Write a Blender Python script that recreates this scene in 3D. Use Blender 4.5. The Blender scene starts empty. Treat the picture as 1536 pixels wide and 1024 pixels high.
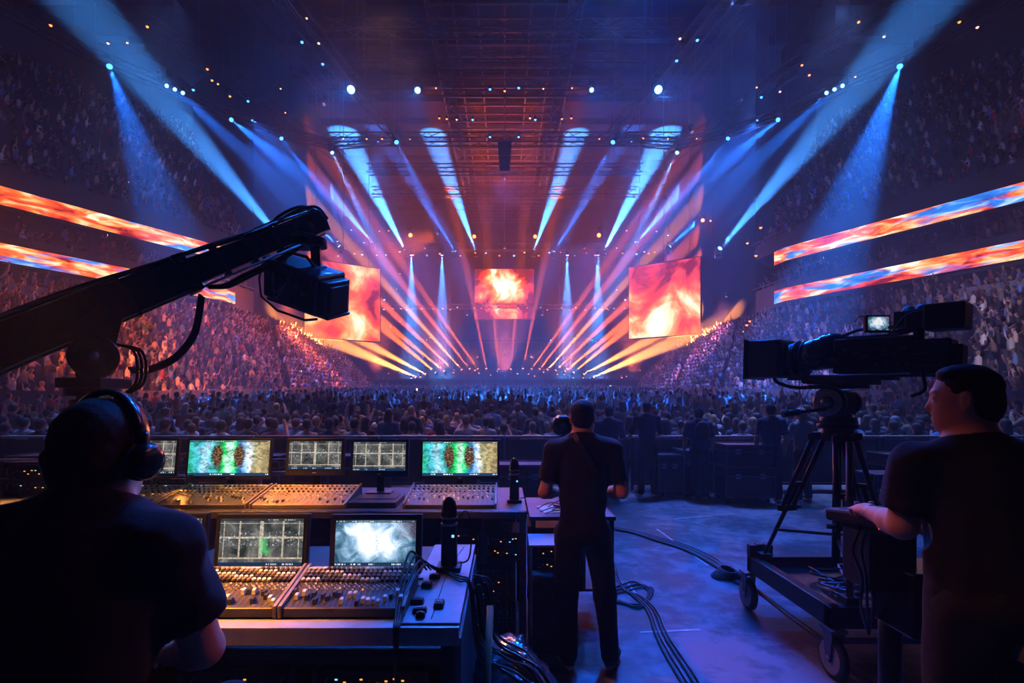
import bpy, math, random
import numpy as np
from mathutils import Vector, Matrix, Euler

# ---------------------------------------------------------------- camera, world, haze, exposure
SC = bpy.context.scene
COL = SC.collection
PI = math.pi
R = math.radians
EYE = 1.79
FPX = 768.0            # focal length in pixels of the 1536 wide frame
CX, CY = 757.0, 600.0  # vanishing point of the depth axis

cam_data = bpy.data.cameras.new('camera')
cam = bpy.data.objects.new('camera', cam_data)
COL.objects.link(cam)
SC.camera = cam
cam.location = (0, 0, EYE)
cam.rotation_euler = (PI / 2, 0, 0)
cam_data.sensor_width = 36.0
cam_data.lens = 36.0 * FPX / 1536.0
cam_data.shift_x = (768 - CX) / 1536.0
cam_data.shift_y = (CY - 512) / 1536.0
cam_data.clip_start = 0.05
cam_data.clip_end = 400

SC.view_settings.view_transform = 'Standard'
SC.view_settings.look = 'None'
SC.view_settings.gamma = 1.0
SC.view_settings.use_curve_mapping = False
SC.view_settings.exposure = 0.12
cy = SC.cycles
cy.use_denoising = True
cy.max_bounces = 4
cy.diffuse_bounces = 2
cy.glossy_bounces = 2
cy.transmission_bounces = 2
cy.transparent_max_bounces = 8
cy.volume_bounces = 0
cy.sample_clamp_indirect = 4.0
cy.caustics_reflective = False
cy.caustics_refractive = False
cy.use_light_tree = True

w = bpy.data.worlds.new('world')
SC.world = w
w.use_nodes = True
w.node_tree.nodes['Background'].inputs[0].default_value = (0.10, 0.16, 0.5, 1)
w.node_tree.nodes['Background'].inputs[1].default_value = 0.012

HAZE_DENSITY = 0.0045
HAZE_G = 0.25
BLUE = (0.01, 0.17, 1.0)
PALE = (0.05, 0.30, 1.0)
ORANGE = (1.0, 0.125, 0.004)
WARM = (1.0, 0.30, 0.06)
RED = (1.0, 0.10, 0.03)
PURPLE = (0.35, 0.10, 1.0)
rng = random.Random(7)
nr = np.random.default_rng(11)


def at(px, py, d):
    """world point seen at pixel (px,py) of the photograph at depth d in metres"""
    return Vector(((px - CX) / FPX * d, d, EYE + (CY - py) / FPX * d))


def atz(px, py, z):
    d = (EYE - z) * FPX / (py - CY)
    return Vector(((px - CX) / FPX * d, d, z))


def floor_z(d):
    return max(0.0, (d - 11.0) * 0.036)


# ---------------------------------------------------------------- materials
class NT:
    def __init__(self, name):
        self.m = bpy.data.materials.new(name)
        self.m.use_nodes = True
        self.t = self.m.node_tree
        self.t.nodes.clear()
        self.out = self.t.nodes.new('ShaderNodeOutputMaterial')

    def n(self, typ, ins=None, **props):
        nd = self.t.nodes.new(typ)
        for k, v in props.items():
            setattr(nd, k, v)
        for k, v in (ins or {}).items():
            self.put(nd.inputs[k], v)
        return nd

    def put(self, sock, v):
        if isinstance(v, bpy.types.NodeSocket):
            self.t.links.new(v, sock)
        elif isinstance(v, bpy.types.Node):
            self.t.links.new(v.outputs[0], sock)
        else:
            if isinstance(v, (tuple, list)) and len(v) == 3 and sock.type == 'RGBA':
                v = (*v, 1)
            sock.default_value = v

    def math(self, op, a, b=0.0, c=None, clamp=False):
        nd = self.t.nodes.new('ShaderNodeMath')
        nd.operation = op
        nd.use_clamp = clamp
        self.put(nd.inputs[0], a)
        self.put(nd.inputs[1], b)
        if c is not None:
            self.put(nd.inputs[2], c)
        return nd.outputs[0]

    def ramp(self, fac, stops, interp='LINEAR'):
        nd = self.t.nodes.new('ShaderNodeValToRGB')
        nd.color_ramp.interpolation = interp
        el = nd.color_ramp.elements
        while len(el) < len(stops):
            el.new(0.5)
        for e, (p, c) in zip(el, stops):
            e.position = p
            e.color = (*c, 1) if len(c) == 3 else c
        self.put(nd.inputs[0], fac)
        return nd.outputs[0]

    def mix(self, fac, a, b, mode='MIX'):
        nd = self.t.nodes.new('ShaderNodeMix')
        nd.data_type = 'RGBA'
        nd.blend_type = mode
        self.put(nd.inputs[0], fac)
        self.put(nd.inputs[6], a)
        self.put(nd.inputs[7], b)
        return nd.outputs[2]

    def noise(self, vec=None, scale=5.0, detail=3.0, rough=0.5, dist=0.0, dim='3D', col=False):
        nd = self.t.nodes.new('ShaderNodeTexNoise')
        nd.noise_dimensions = dim
        nd.inputs['Scale'].default_value = scale
        nd.inputs['Detail'].default_value = detail
        nd.inputs['Roughness'].default_value = rough
        nd.inputs['Distortion'].default_value = dist
        if vec is not None:
            self.put(nd.inputs['Vector'], vec)
        return nd.outputs[1 if col else 0]

    def coord(self, which='Object'):
        return self.n('ShaderNodeTexCoord').outputs[which]

    def mapping(self, vec, scale=(1, 1, 1), loc=(0, 0, 0), rot=(0, 0, 0)):
        nd = self.n('ShaderNodeMapping')
        self.put(nd.inputs['Vector'], vec)
        nd.inputs['Scale'].default_value = scale
        nd.inputs['Location'].default_value = loc
        nd.inputs['Rotation'].default_value = rot
        return nd.outputs[0]

    def surf(self, s):
        self.t.links.new(s if isinstance(s, bpy.types.NodeSocket) else s.outputs[0], self.out.inputs['Surface'])
        return self.m


def pbr(name, col, rough=0.5, metal=0.0, var=0.25, scale=12.0, bump=0.0, bscale=60.0, spec=0.5, sheen=0.0, coat=0.0):
    nt = NT(name)
    tc = nt.coord('Object')
    ns = nt.noise(tc, scale, 4, 0.6)
    dark = tuple(c * (1 - var) for c in col)
    lite = tuple(min(1, c * (1 + var)) for c in col)
    c = nt.ramp(ns, [(0.3, dark), (0.7, lite)])
    rg = nt.math('MULTIPLY_ADD', ns, 0.25, rough - 0.12, clamp=True)
    b = nt.n('ShaderNodeBsdfPrincipled', {'Base Color': c, 'Roughness': rg, 'Metallic': metal})
    b.inputs['Specular IOR Level'].default_value = spec
    if sheen:
        b.inputs['Sheen Weight'].default_value = sheen
    if coat:
        b.inputs['Coat Weight'].default_value = coat
        b.inputs['Coat Roughness'].default_value = 0.15
    if bump:
        h = nt.noise(tc, bscale, 3, 0.6)
        bp = nt.n('ShaderNodeBump', {'Strength': bump, 'Height': h, 'Distance': 0.01})
        nt.put(b.inputs['Normal'], bp)
    return nt.surf(b)


def glow(name, col, strength, sample=False):
    nt = NT(name)
    e = nt.n('ShaderNodeEmission', {'Color': col, 'Strength': strength})
    m = nt.surf(e)
    m.cycles.emission_sampling = 'AUTO' if sample else 'NONE'
    return m


def tinted(name, rough=0.8, sheen=0.0):
    """cloth / hair whose colour is the object's own colour"""
    nt = NT(name)
    oi = nt.n('ShaderNodeObjectInfo')
    ns = nt.noise(nt.coord('Object'), 14, 3)
    f = nt.math('MULTIPLY_ADD', ns, 0.7, 0.65)
    c = nt.mix(1.0, oi.outputs['Color'], nt.n('ShaderNodeCombineColor', {0: f, 1: f, 2: f}).outputs[0], 'MULTIPLY')
    b = nt.n('ShaderNodeBsdfPrincipled', {'Base Color': c, 'Roughness': rough})
    b.inputs['Sheen Weight'].default_value = sheen
    return nt.surf(b)


M = {}
M['black_metal'] = pbr('black_metal', (0.012, 0.013, 0.016), 0.34, 0.6, 0.4, 20)
M['satin_black'] = pbr('satin_black', (0.010, 0.010, 0.012), 0.45, 0.0, 0.4, 20, 0.15)
M['gloss_black'] = pbr('gloss_black', (0.006, 0.006, 0.008), 0.20, 0.0, 0.3, 8)
M['rubber'] = pbr('rubber', (0.012, 0.012, 0.012), 0.65, 0.0, 0.3, 30, 0.2)
M['steel'] = pbr('steel', (0.32, 0.33, 0.36), 0.32, 0.9, 0.25, 25)
M['dull_steel'] = pbr('dull_steel', (0.10, 0.105, 0.12), 0.42, 0.8, 0.3, 10)
M['truss_metal'] = pbr('truss_metal', (0.06, 0.06, 0.066), 0.5, 0.7, 0.3, 4)
M['dark_truss'] = pbr('dark_truss', (0.035, 0.035, 0.04), 0.55, 0.5, 0.3, 4)
M['desk_trim'] = pbr('desk_trim', (0.34, 0.33, 0.38), 0.42, 0.3, 0.18, 6)
M['panel_grey'] = pbr('panel_grey', (0.24, 0.26, 0.31), 0.42, 0.2, 0.3, 5)
M['desk_black'] = pbr('desk_black', (0.013, 0.012, 0.013), 0.5, 0.0, 0.4, 9)
M['console_body'] = pbr('console_body', (0.035, 0.032, 0.032), 0.42, 0.2, 0.3, 14)
M['console_tan'] = pbr('console_tan', (0.16, 0.12, 0.09), 0.48, 0.1, 0.35, 10)
M['knob_light'] = pbr('knob_light', (0.55, 0.50, 0.44), 0.35, 0.1, 0.3, 60)
M['knob_dark'] = pbr('knob_dark', (0.03, 0.03, 0.032), 0.35, 0.0, 0.3, 60)
M['paper'] = pbr('paper', (0.55, 0.50, 0.50), 0.7, 0.0, 0.3, 20)
M['wood'] = pbr('wood', (0.20, 0.11, 0.06), 0.5, 0.0, 0.35, 6)
M['skin'] = pbr('skin', (0.52, 0.27, 0.19), 0.5, 0.0, 0.12, 9, 0.12, 120)
M['dark_skin'] = pbr('dark_skin', (0.22, 0.11, 0.07), 0.5, 0.0, 0.12, 9, 0.1, 120)
M['hair'] = pbr('hair', (0.016, 0.010, 0.007), 0.7, 0.0, 0.4, 60, 0.25, 160, 0.2)
M['brown_hair'] = pbr('brown_hair', (0.020, 0.011, 0.007), 0.7, 0.0, 0.4, 60, 0.25, 160, 0.2)
M['black_cloth'] = pbr('black_cloth', (0.008, 0.009, 0.014), 0.9, 0.0, 0.3, 7, 0.5, 14, 0.25, 0.05)
M['denim'] = pbr('denim', (0.008, 0.009, 0.014), 0.9, 0.0, 0.3, 9, 0.5, 16, 0.25, 0.06)
M['sole'] = pbr('sole', (0.55, 0.52, 0.50), 0.6, 0.0, 0.15, 20)
M['tire_grey'] = pbr('tire_grey', (0.22, 0.22, 0.25), 0.5, 0.1, 0.2, 20)
M['glass_dark'] = pbr('glass_dark', (0.004, 0.004, 0.008), 0.05, 0.0, 0.1, 5, coat=1.0)
M['plastic_sheet'] = pbr('plastic_sheet', (0.010, 0.014, 0.030), 0.16, 0.0, 0.4, 6, 0.9, 9, 0.8, coat=0.6)
M['concrete'] = pbr('concrete', (0.055, 0.055, 0.065), 0.8, 0.0, 0.3, 0.6, 0.1, 4)
M['fascia'] = pbr('fascia', (0.04, 0.04, 0.055), 0.55, 0.1, 0.3, 0.4)
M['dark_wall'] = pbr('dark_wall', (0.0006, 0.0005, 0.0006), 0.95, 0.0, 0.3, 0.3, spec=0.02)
M['barrier_wall'] = pbr('barrier_wall', (0.30, 0.24, 0.22), 0.6, 0.0, 0.2, 1.0)
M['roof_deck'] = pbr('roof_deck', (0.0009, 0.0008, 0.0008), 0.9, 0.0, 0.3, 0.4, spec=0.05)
M['white_line'] = pbr('white_line', (0.5, 0.5, 0.52), 0.5, 0.0, 0.4, 8)
M['cloth_tint'] = tinted('cloth_tint', 0.85, 0.1)
M['hair_tint'] = tinted('hair_tint', 0.7)
M['blue_lens'] = glow('blue_lens', (0.04, 0.30, 1.0), 6)
M['pale_lens'] = glow('pale_lens', (0.16, 0.46, 1.0), 6)
M['amber_lens'] = glow('amber_lens', (1.0, 0.20, 0.02), 4)
M['orange_lens'] = glow('orange_lens', (1.0, 0.20, 0.03), 6)
M['white_lens'] = glow('white_lens', (1.0, 0.62, 0.40), 2.2)
M['dim_amber'] = glow('dim_amber', (1.0, 0.36, 0.08), 3.5)
M['phone_glow'] = glow('phone_glow', (1.0, 0.78, 0.62), 2.2)
M['amber_led'] = glow('amber_led', (1.0, 0.36, 0.05), 1.3)
M['cyan_led'] = glow('cyan_led', (0.25, 0.7, 1.0), 1.2)
M['red_led'] = glow('red_led', (1.0, 0.06, 0.03), 4.0)
M['lamp_warm'] = glow('lamp_warm', (1.0, 0.42, 0.10), 4.0)


def floor_mat():
    nt = NT('arena_floor')
    tc = nt.coord('Object')
    big = nt.noise(tc, 0.9, 6, 0.62, 0.6)
    fine = nt.noise(tc, 5.5, 5, 0.6)
    scr = nt.noise(nt.mapping(tc, (1.2, 22, 1), rot=(0, 0, 0.5)), 1.6, 4, 0.6)
    f = nt.math('MULTIPLY_ADD', fine, 0.35, nt.math('MULTIPLY', big, 0.8))
    c = nt.ramp(f, [(0.42, (0.015, 0.015, 0.020)), (0.54, (0.055, 0.055, 0.065)), (0.66, (0.21, 0.20, 0.21))])
    rg = nt.ramp(nt.math('MULTIPLY_ADD', scr, 0.4, nt.math('MULTIPLY', big, 0.6)), [(0.35, (0.34,) * 3), (0.7, (0.68,) * 3)])
    b = nt.n('ShaderNodeBsdfPrincipled', {'Base Color': c, 'Roughness': rg, 'Specular IOR Level': 0.25})
    bp = nt.n('ShaderNodeBump', {'Strength': 0.15, 'Height': fine, 'Distance': 0.01})
    nt.put(b.inputs['Normal'], bp)
    return nt.surf(b)


M['floor'] = floor_mat()


def crowd_mat():
    nt = NT('crowd_cloth')
    a = nt.n('ShaderNodeVertexColor', layer_name='Col')
    b = nt.n('ShaderNodeBsdfPrincipled', {'Base Color': a.outputs[0], 'Roughness': 0.75})
    return nt.surf(b)


M['crowd'] = crowd_mat()

FIRE = [(0.30, (0.22, 0.008, 0.008)), (0.42, (0.85, 0.05, 0.015)), (0.52, (1.0, 0.17, 0.03)), (0.60, (1.0, 0.42, 0.13)), (0.68, (1.0, 0.72, 0.42)), (0.78, (1.0, 0.95, 0.82))]


def led_mat(name, strength, seed=0.0, scale=3.0, radial=None, blue=False, gain=1.0, sample=True):
    nt = NT(name)
    uv = nt.coord('UV')
    v = nt.mapping(uv, (1, 1, 1), (seed * 3.1, seed * 1.7, 0))
    n1 = nt.noise(v, scale, 9, 0.58, 0.9)
    n2 = nt.noise(v, scale * 0.35, 3, 0.5, 0.6)
    f = nt.math('MULTIPLY_ADD', n1, 1.35 * gain, nt.math('MULTIPLY_ADD', n2, 0.45, -0.36))
    if radial:
        sp = nt.n('ShaderNodeSeparateXYZ', {0: uv})
        dx = nt.math('SUBTRACT', sp.outputs[0], radial[0])
        dy = nt.math('SUBTRACT', sp.outputs[1], radial[1])
        r = nt.math('SQRT', nt.math('ADD', nt.math('MULTIPLY', dx, dx), nt.math('MULTIPLY', dy, dy)))
        g = nt.math('SUBTRACT', radial[3], nt.math('MULTIPLY', r, radial[2]))
        f = nt.math('ADD', f, g)
    c = nt.ramp(f, FIRE)
    if blue:
        m = nt.ramp(nt.noise(nt.mapping(uv, (1, 1, 1), (seed * 5.3, 0, 0)), 0.9, 3, 0.5, 0.5), [(0.53, (0, 0, 0)), (0.60, (1, 1, 1))])
        bl = nt.ramp(n1, [(0.35, (0.01, 0.05, 0.35)), (0.5, (0.03, 0.25, 0.9)), (0.62, (0.35, 0.6, 1.0)), (0.7, (0.95, 0.8, 0.75))])
        c = nt.mix(m, c, bl)
    m = nt.surf(nt.n('ShaderNodeEmission', {'Color': c, 'Strength': strength}))
    m.cycles.emission_sampling = 'AUTO' if sample else 'NONE'
    return m


# ---------------------------------------------------------------- object helpers
def tag(o, label=None, cat=None, group=None, kind=None):
    if label:
        o['label'] = label
    if cat:
        o['category'] = cat
    if group:
        o['group'] = group
    if kind:
        o['kind'] = kind
    return o


def empty(name, loc=(0, 0, 0), rz=0.0, label=None, cat=None, group=None):
    o = bpy.data.objects.new(name, None)
    o.empty_display_size = 0.1
    COL.objects.link(o)
    o.location = loc
    o.rotation_euler = (0, 0, rz)
    return tag(o, label, cat, group)


def link(name, me, parent=None, loc=(0, 0, 0), rot=(0, 0, 0)):
    o = bpy.data.objects.new(name, me)
    COL.objects.link(o)
    o.location = loc
    o.rotation_euler = rot
    if parent is not None:
        o.parent = parent
    return o


def copy_tree(o, parent=None):
    c = o.copy()
    COL.objects.link(c)
    c.parent = parent
    for ch in list(o.children):
        copy_tree(ch, c)
    return c


def ortho(d):
    d = Vector(d).normalized()
    u = d.cross(Vector((0, 0, 1)))
    if u.length < 1e-4:
        u = Vector((1, 0, 0))
    u.normalize()
    return d, u, d.cross(u).normalized()


class MB:
    """collects shapes that make ONE mesh"""

    def __init__(self):
        self.v, self.f, self.s, self.mi, self.uv = [], [], [], [], {}
        self.cur = 0

    def mat(self, i):
        self.cur = i
        return self

    def face(self, idx, smooth=False, uv=None):
        if uv is not None:
            self.uv[len(self.f)] = uv
        self.f.append(tuple(idx))
        self.s.append(smooth)
        self.mi.append(self.cur)

    def quad(self, a, b, c, d, uv=None):
        n = len(self.v)
        self.v += [Vector(a), Vector(b), Vector(c), Vector(d)]
        self.face((n, n + 1, n + 2, n + 3), uv=uv)
        return self

    def box(self, c, s, rot=None, taper=(1, 1)):
        n = len(self.v)
        c = Vector(c)
        for z in (-1, 1):
            tx, ty = taper if z > 0 else (1, 1)
            for x, y in ((-1, -1), (1, -1), (1, 1), (-1, 1)):
                p = Vector((x * s[0] / 2 * tx, y * s[1] / 2 * ty, z * s[2] / 2))
                if rot is not None:
                    p = rot @ p
                self.v.append(c + p)
        for q in ((3, 2, 1, 0), (4, 5, 6, 7), (0, 1, 5, 4), (1, 2, 6, 5), (2, 3, 7, 6), (3, 0, 4, 7)):
            self.face([n + i for i in q])
        return self

    def bar(self, p0, p1, w, h=None):
        """square bar between two points"""
        h = h or w
        p0, p1 = Vector(p0), Vector(p1)
        d, u, v = ortho(p1 - p0)
        n = len(self.v)
        for p in (p0, p1):
            for a, b in ((-1, -1), (1, -1), (1, 1), (-1, 1)):
                self.v.append(p + u * a * w / 2 + v * b * h / 2)
        for q in ((3, 2, 1, 0), (4, 5, 6, 7), (0, 1, 5, 4), (1, 2, 6, 5), (2, 3, 7, 6), (3, 0, 4, 7)):
            self.face([n + i for i in q])
        return self

    def rings(self, rings, cap=True, smooth=True, close=True):
        n0 = len(self.v)
        k = len(rings[0])
        for r in rings:
            self.v += [Vector(p) for p in r]
        for i in range(len(rings) - 1):
            for j in range(k if close else k - 1):
                a = n0 + i * k + j
                b = n0 + i * k + (j + 1) % k
                self.face((a, b, b + k, a + k), smooth)
        if cap:
            self.face([n0 + j for j in range(k)][::-1])
            self.face([n0 + (len(rings) - 1) * k + j for j in range(k)])
        return self

    def cyl(self, p0, p1, r0, r1=None, n=16, cap=True):
        r1 = r0 if r1 is None else r1
        p0, p1 = Vector(p0), Vector(p1)
        d, u, v = ortho(p1 - p0)
        f = lambda p, r: [p + (u * math.cos(2 * PI * i / n) + v * math.sin(2 * PI * i / n)) * r for i in range(n)]
        return self.rings([f(p0, r0), f(p1, r1)], cap)

    def lathe(self, p0, axis, prof, n=20):
        """prof: (distance along axis, radius) pairs"""
        p0 = Vector(p0)
        d, u, v = ortho(axis)
        rs = [[p0 + d * t + (u * math.cos(2 * PI * i / n) + v * math.sin(2 * PI * i / n)) * max(r, 1e-4) for i in range(n)] for t, r in prof]
        return self.rings(rs, True)

    def tube(self, pts, r, n=6):
        pts = [Vector(p) for p in pts]
        rs = []
        u = None
        for i, p in enumerate(pts):
            d = (pts[min(i + 1, len(pts) - 1)] - pts[max(i - 1, 0)]).normalized()
            if u is None:
                _, u, v = ortho(d)
            else:
                u = (u - d * u.dot(d))
                u = u.normalized() if u.length > 1e-5 else ortho(d)[1]
                v = d.cross(u).normalized()
            rr = r[i] if isinstance(r, (list, tuple)) else r
            rs.append([p + (u * math.cos(2 * PI * k / n) + v * math.sin(2 * PI * k / n)) * rr for k in range(n)])
        return self.rings(rs, True)

    def ball(self, c, r, n=12, m=8, sc=(1, 1, 1)):
        c = Vector(c)
        rs = []
        for i in range(m + 1):
            t = PI * i / m
            rr = max(math.sin(t), 0.02) * r
            z = -math.cos(t) * r
            rs.append([c + Vector((rr * math.cos(2 * PI * k / n) * sc[0], rr * math.sin(2 * PI * k / n) * sc[1], z * sc[2])) for k in range(n)])
        return self.rings(rs, True)

    def mesh(self, name, mats):
        me = bpy.data.meshes.new(name)
        me.from_pydata([tuple(p) for p in self.v], [], self.f)
        mats = mats if isinstance(mats, (list, tuple)) else [mats]
        for m in mats:
            me.materials.append(M[m] if isinstance(m, str) else m)
        me.polygons.foreach_set('use_smooth', self.s)
        me.polygons.foreach_set('material_index', self.mi)
        if self.uv:
            ul = me.uv_layers.new(name='UVMap')
            for fi, co in self.uv.items():
                p = me.polygons[fi]
                for k, li in enumerate(p.loop_indices):
                    ul.data[li].uv = co[k]
        me.update()
        return me

    def build(self, name, mats, parent=None, loc=(0, 0, 0), rot=(0, 0, 0), bevel=0.0):
        o = link(name, self.mesh(name, mats), parent, loc, rot)
        if bevel:
            b = o.modifiers.new('bevel', 'BEVEL')
            b.width = bevel
            b.segments = 2
            b.limit_method = 'ANGLE'
            b.angle_limit = R(40)
        return o


def curve_pts(pts, n=8):
    """catmull-rom through the points"""
    pts = [Vector(p) for p in pts]
    P = [pts[0] * 2 - pts[1]] + pts + [pts[-1] * 2 - pts[-2]]
    out = []
    for i in range(1, len(P) - 2):
        for k in range(n):
            t = k / n
            a, b, c, d = P[i - 1], P[i], P[i + 1], P[i + 2]
            out.append(0.5 * ((2 * b) + (c - a) * t + (2 * a - 5 * b + 4 * c - d) * t * t + (3 * b - a - 3 * c + d) * t ** 3))
    out.append(pts[-1])
    return out


def ordinal(n):
    return f"{n}{'th' if 10 <= n % 100 <= 20 else {1: 'st', 2: 'nd', 3: 'rd'}.get(n % 10, 'th')}"


def spot(parent, direction, col, watts, ang, size=0.12, blend=0.5, offset=0.0, lightname='beam'):
    l = bpy.data.lights.new(lightname, 'SPOT')
    l.energy = watts
    l.color = col
    l.spot_size = R(ang)
    l.spot_blend = blend
    l.shadow_soft_size = size
    o = bpy.data.objects.new(lightname, l)
    COL.objects.link(o)
    d = Vector(direction).normalized()
    o.parent = parent
    o.location = d * offset
    o.rotation_euler = d.to_track_quat('-Z', 'Y').to_euler()
    return o
# ---------------------------------------------------------------- smooth bodies: signed distance field -> mesh
class Field:
    def __init__(self, lo, hi, h):
        self.lo = np.array(lo, dtype=np.float32)
        self.h = h
        self.n = np.ceil((np.array(hi) - self.lo) / h).astype(int) + 1
        self.a = np.full(self.n, 1.0, dtype=np.float32)

    def _sub(self, lo, hi):
        i0 = np.clip(np.floor((lo - self.lo) / self.h).astype(int), 0, self.n - 1)
        i1 = np.clip(np.ceil((hi - self.lo) / self.h).astype(int) + 1, 1, self.n)
        if np.any(i1 <= i0):
            return None, None
        sl = tuple(slice(a, b) for a, b in zip(i0, i1))
        ax = [(self.lo[k] + self.h * np.arange(i0[k], i1[k])).astype(np.float32) for k in range(3)]
        return sl, np.meshgrid(*ax, indexing='ij')

    def _join(self, sl, d, k, op='add'):
        a = self.a[sl]
        if op == 'add':
            hh = np.maximum(k - np.abs(a - d), 0) / k
            self.a[sl] = np.minimum(a, d) - hh * hh * k * 0.25
        else:  # carve
            d = -d
            hh = np.maximum(k - np.abs(a - d), 0) / k
            self.a[sl] = np.maximum(a, d) + hh * hh * k * 0.25

    def cap(self, p0, p1, r0, r1=None, k=0.03, op='add'):
        r1 = r0 if r1 is None else r1
        p0, p1 = np.array(p0, dtype=np.float32), np.array(p1, dtype=np.float32)
        m = max(r0, r1) + k + 2 * self.h
        sl, g = self._sub(np.minimum(p0, p1) - m, np.maximum(p0, p1) + m)
        if sl is None:
            return self
        v = p1 - p0
        L = float(v @ v) + 1e-9
        q = [g[i] - p0[i] for i in range(3)]
        t = np.clip((q[0] * v[0] + q[1] * v[1] + q[2] * v[2]) / L, 0, 1)
        d = np.sqrt((q[0] - t * v[0]) ** 2 + (q[1] - t * v[1]) ** 2 + (q[2] - t * v[2]) ** 2) - (r0 + (r1 - r0) * t)
        self._join(sl, d, k, op)
        return self

    def ell(self, c, r, rot=None, k=0.03, op='add'):
        c = np.array(c, dtype=np.float32)
        r = np.array(r, dtype=np.float32)
        m = float(r.max()) + k + 2 * self.h
        sl, g = self._sub(c - m, c + m)
        if sl is None:
            return self
        q = np.stack([g[i] - c[i] for i in range(3)], -1)
        if rot is not None:
            q = q @ np.array(rot.to_3x3(), dtype=np.float32)   # inverse rotation of row vectors
        k0 = np.sqrt(((q / r) ** 2).sum(-1)) + 1e-6
        k1 = np.sqrt(((q / (r * r)) ** 2).sum(-1)) + 1e-6
        self._join(sl, k0 * (k0 - 1) / k1, k, op)
        return self

    def half(self, p, n, k=0.01):
        """keep only the side of the plane the normal points away from"""
        n = np.array(n, dtype=np.float32)
        n /= np.linalg.norm(n)
        p = np.array(p, dtype=np.float32)
        sl, g = self._sub(self.lo, self.lo + self.n * self.h)
        d = sum((g[i] - p[i]) * n[i] for i in range(3))
        self._join(sl, -d, k, 'carve')
        return self

    def cut(self, p, n, rad, k=0.004):
        """carve away what lies beyond a plane, within a ball"""
        n = np.array(Vector(n).normalized(), dtype=np.float32)
        p = np.array(p, dtype=np.float32)
        c = p + n * rad * 0.75
        sl, g = self._sub(c - rad - 2 * self.h, c + rad + 2 * self.h)
        if sl is None:
            return self
        pl = -sum((g[i] - p[i]) * n[i] for i in range(3))
        ba = np.sqrt(sum((g[i] - c[i]) ** 2 for i in range(3))) - rad
        self._join(sl, np.maximum(pl, ba), k, 'carve')
        return self

    def wobble(self, amp, scale, seed=0):
        """cloth folds"""
        r_ = np.random.default_rng(seed)
        sl, g = self._sub(self.lo, self.lo + self.n * self.h)
        acc = 0
        for i in range(7):
            w_ = r_.normal(size=3) * scale * (0.6 + 0.25 * i)
            acc = acc + np.sin(g[0] * w_[0] + g[1] * w_[1] + g[2] * w_[2] + r_.uniform(0, 6)) / (1 + 0.4 * i)
        self.a += (amp * acc / 3).astype(np.float32)
        return self

    def mesh(self, name, mats):
        a, n, h = self.a, self.n, self.h
        a[0], a[-1], a[:, 0], a[:, -1], a[:, :, 0], a[:, :, -1] = [np.maximum(x, h) for x in (a[0], a[-1], a[:, 0], a[:, -1], a[:, :, 0], a[:, :, -1])]
        s = a < 0
        cnt = np.zeros(tuple(n - 1), dtype=np.int8)
        for i in (0, 1):
            for j in (0, 1):
                for k in (0, 1):
                    cnt += s[i:n[0] - 1 + i, j:n[1] - 1 + j, k:n[2] - 1 + k]
        ids = np.argwhere((cnt > 0) & (cnt < 8))
        if len(ids) == 0:
            ids = np.zeros((1, 3), dtype=int)
        index = np.full(tuple(n - 1), -1, dtype=np.int64)
        index[ids[:, 0], ids[:, 1], ids[:, 2]] = np.arange(len(ids))
        acc = np.zeros((len(ids), 3))
        num = np.zeros(len(ids))
        C = [(i, j, k) for i in (0, 1) for j in (0, 1) for k in (0, 1)]
        for c0 in C:
            for ax in range(3):
                if c0[ax]:
                    continue
                c1 = list(c0)
                c1[ax] = 1
                v0 = a[ids[:, 0] + c0[0], ids[:, 1] + c0[1], ids[:, 2] + c0[2]]
                v1 = a[ids[:, 0] + c1[0], ids[:, 1] + c1[1], ids[:, 2] + c1[2]]
                cr = (v0 < 0) != (v1 < 0)
                t = np.where(cr, v0 / np.where(v0 - v1 == 0, 1, v0 - v1), 0)
                p = np.tile(np.array(c0, dtype=float), (len(ids), 1))
                p[:, ax] += t
                acc += p * cr[:, None]
                num += cr
        co = (ids + acc / np.maximum(num, 1)[:, None]) * h + self.lo
        quads = []
        for ax in range(3):
            b, c = (ax + 1) % 3, (ax + 2) % 3
            s0 = [slice(1, n[i] - 1) for i in range(3)]
            s1 = list(s0)
            s0[ax] = slice(0, n[ax] - 1)
            s1[ax] = slice(1, n[ax])
            A, B = s[tuple(s0)], s[tuple(s1)]
            e = np.argwhere(A != B)
            if len(e) == 0:
                continue
            off = np.array([1, 1, 1])
            off[ax] = 0
            e = e + off
            flip = ~s[e[:, 0], e[:, 1], e[:, 2]]
            eb, ec = np.zeros(3, int), np.zeros(3, int)
            eb[b], ec[c] = 1, 1
            q = [index[tuple((e + o_).T)] for o_ in (-eb - ec, -ec, np.zeros(3, int), -eb)]
            q = np.stack(q, 1)
            q[flip] = q[flip][:, ::-1]
            quads.append(q)
        quads = np.concatenate(quads)
        quads = quads[(quads >= 0).all(1)]
        me = bpy.data.meshes.new(name)
        me.vertices.add(len(co))
        me.vertices.foreach_set('co', co.astype(np.float32).ravel())
        me.loops.add(quads.size)
        me.loops.foreach_set('vertex_index', quads.ravel().astype(np.int32))
        me.polygons.add(len(quads))
        me.polygons.foreach_set('loop_start', np.arange(0, quads.size, 4, dtype=np.int32))
        me.polygons.foreach_set('use_smooth', np.ones(len(quads), dtype=bool))
        me.update(calc_edges=True)
        me.validate()
        mats = mats if isinstance(mats, (list, tuple)) else [mats]
        for m in mats:
            me.materials.append(M[m] if isinstance(m, str) else m)
        return me

    def build(self, name, mats, parent=None):
        return link(name, self.mesh(name, mats), parent)


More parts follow.
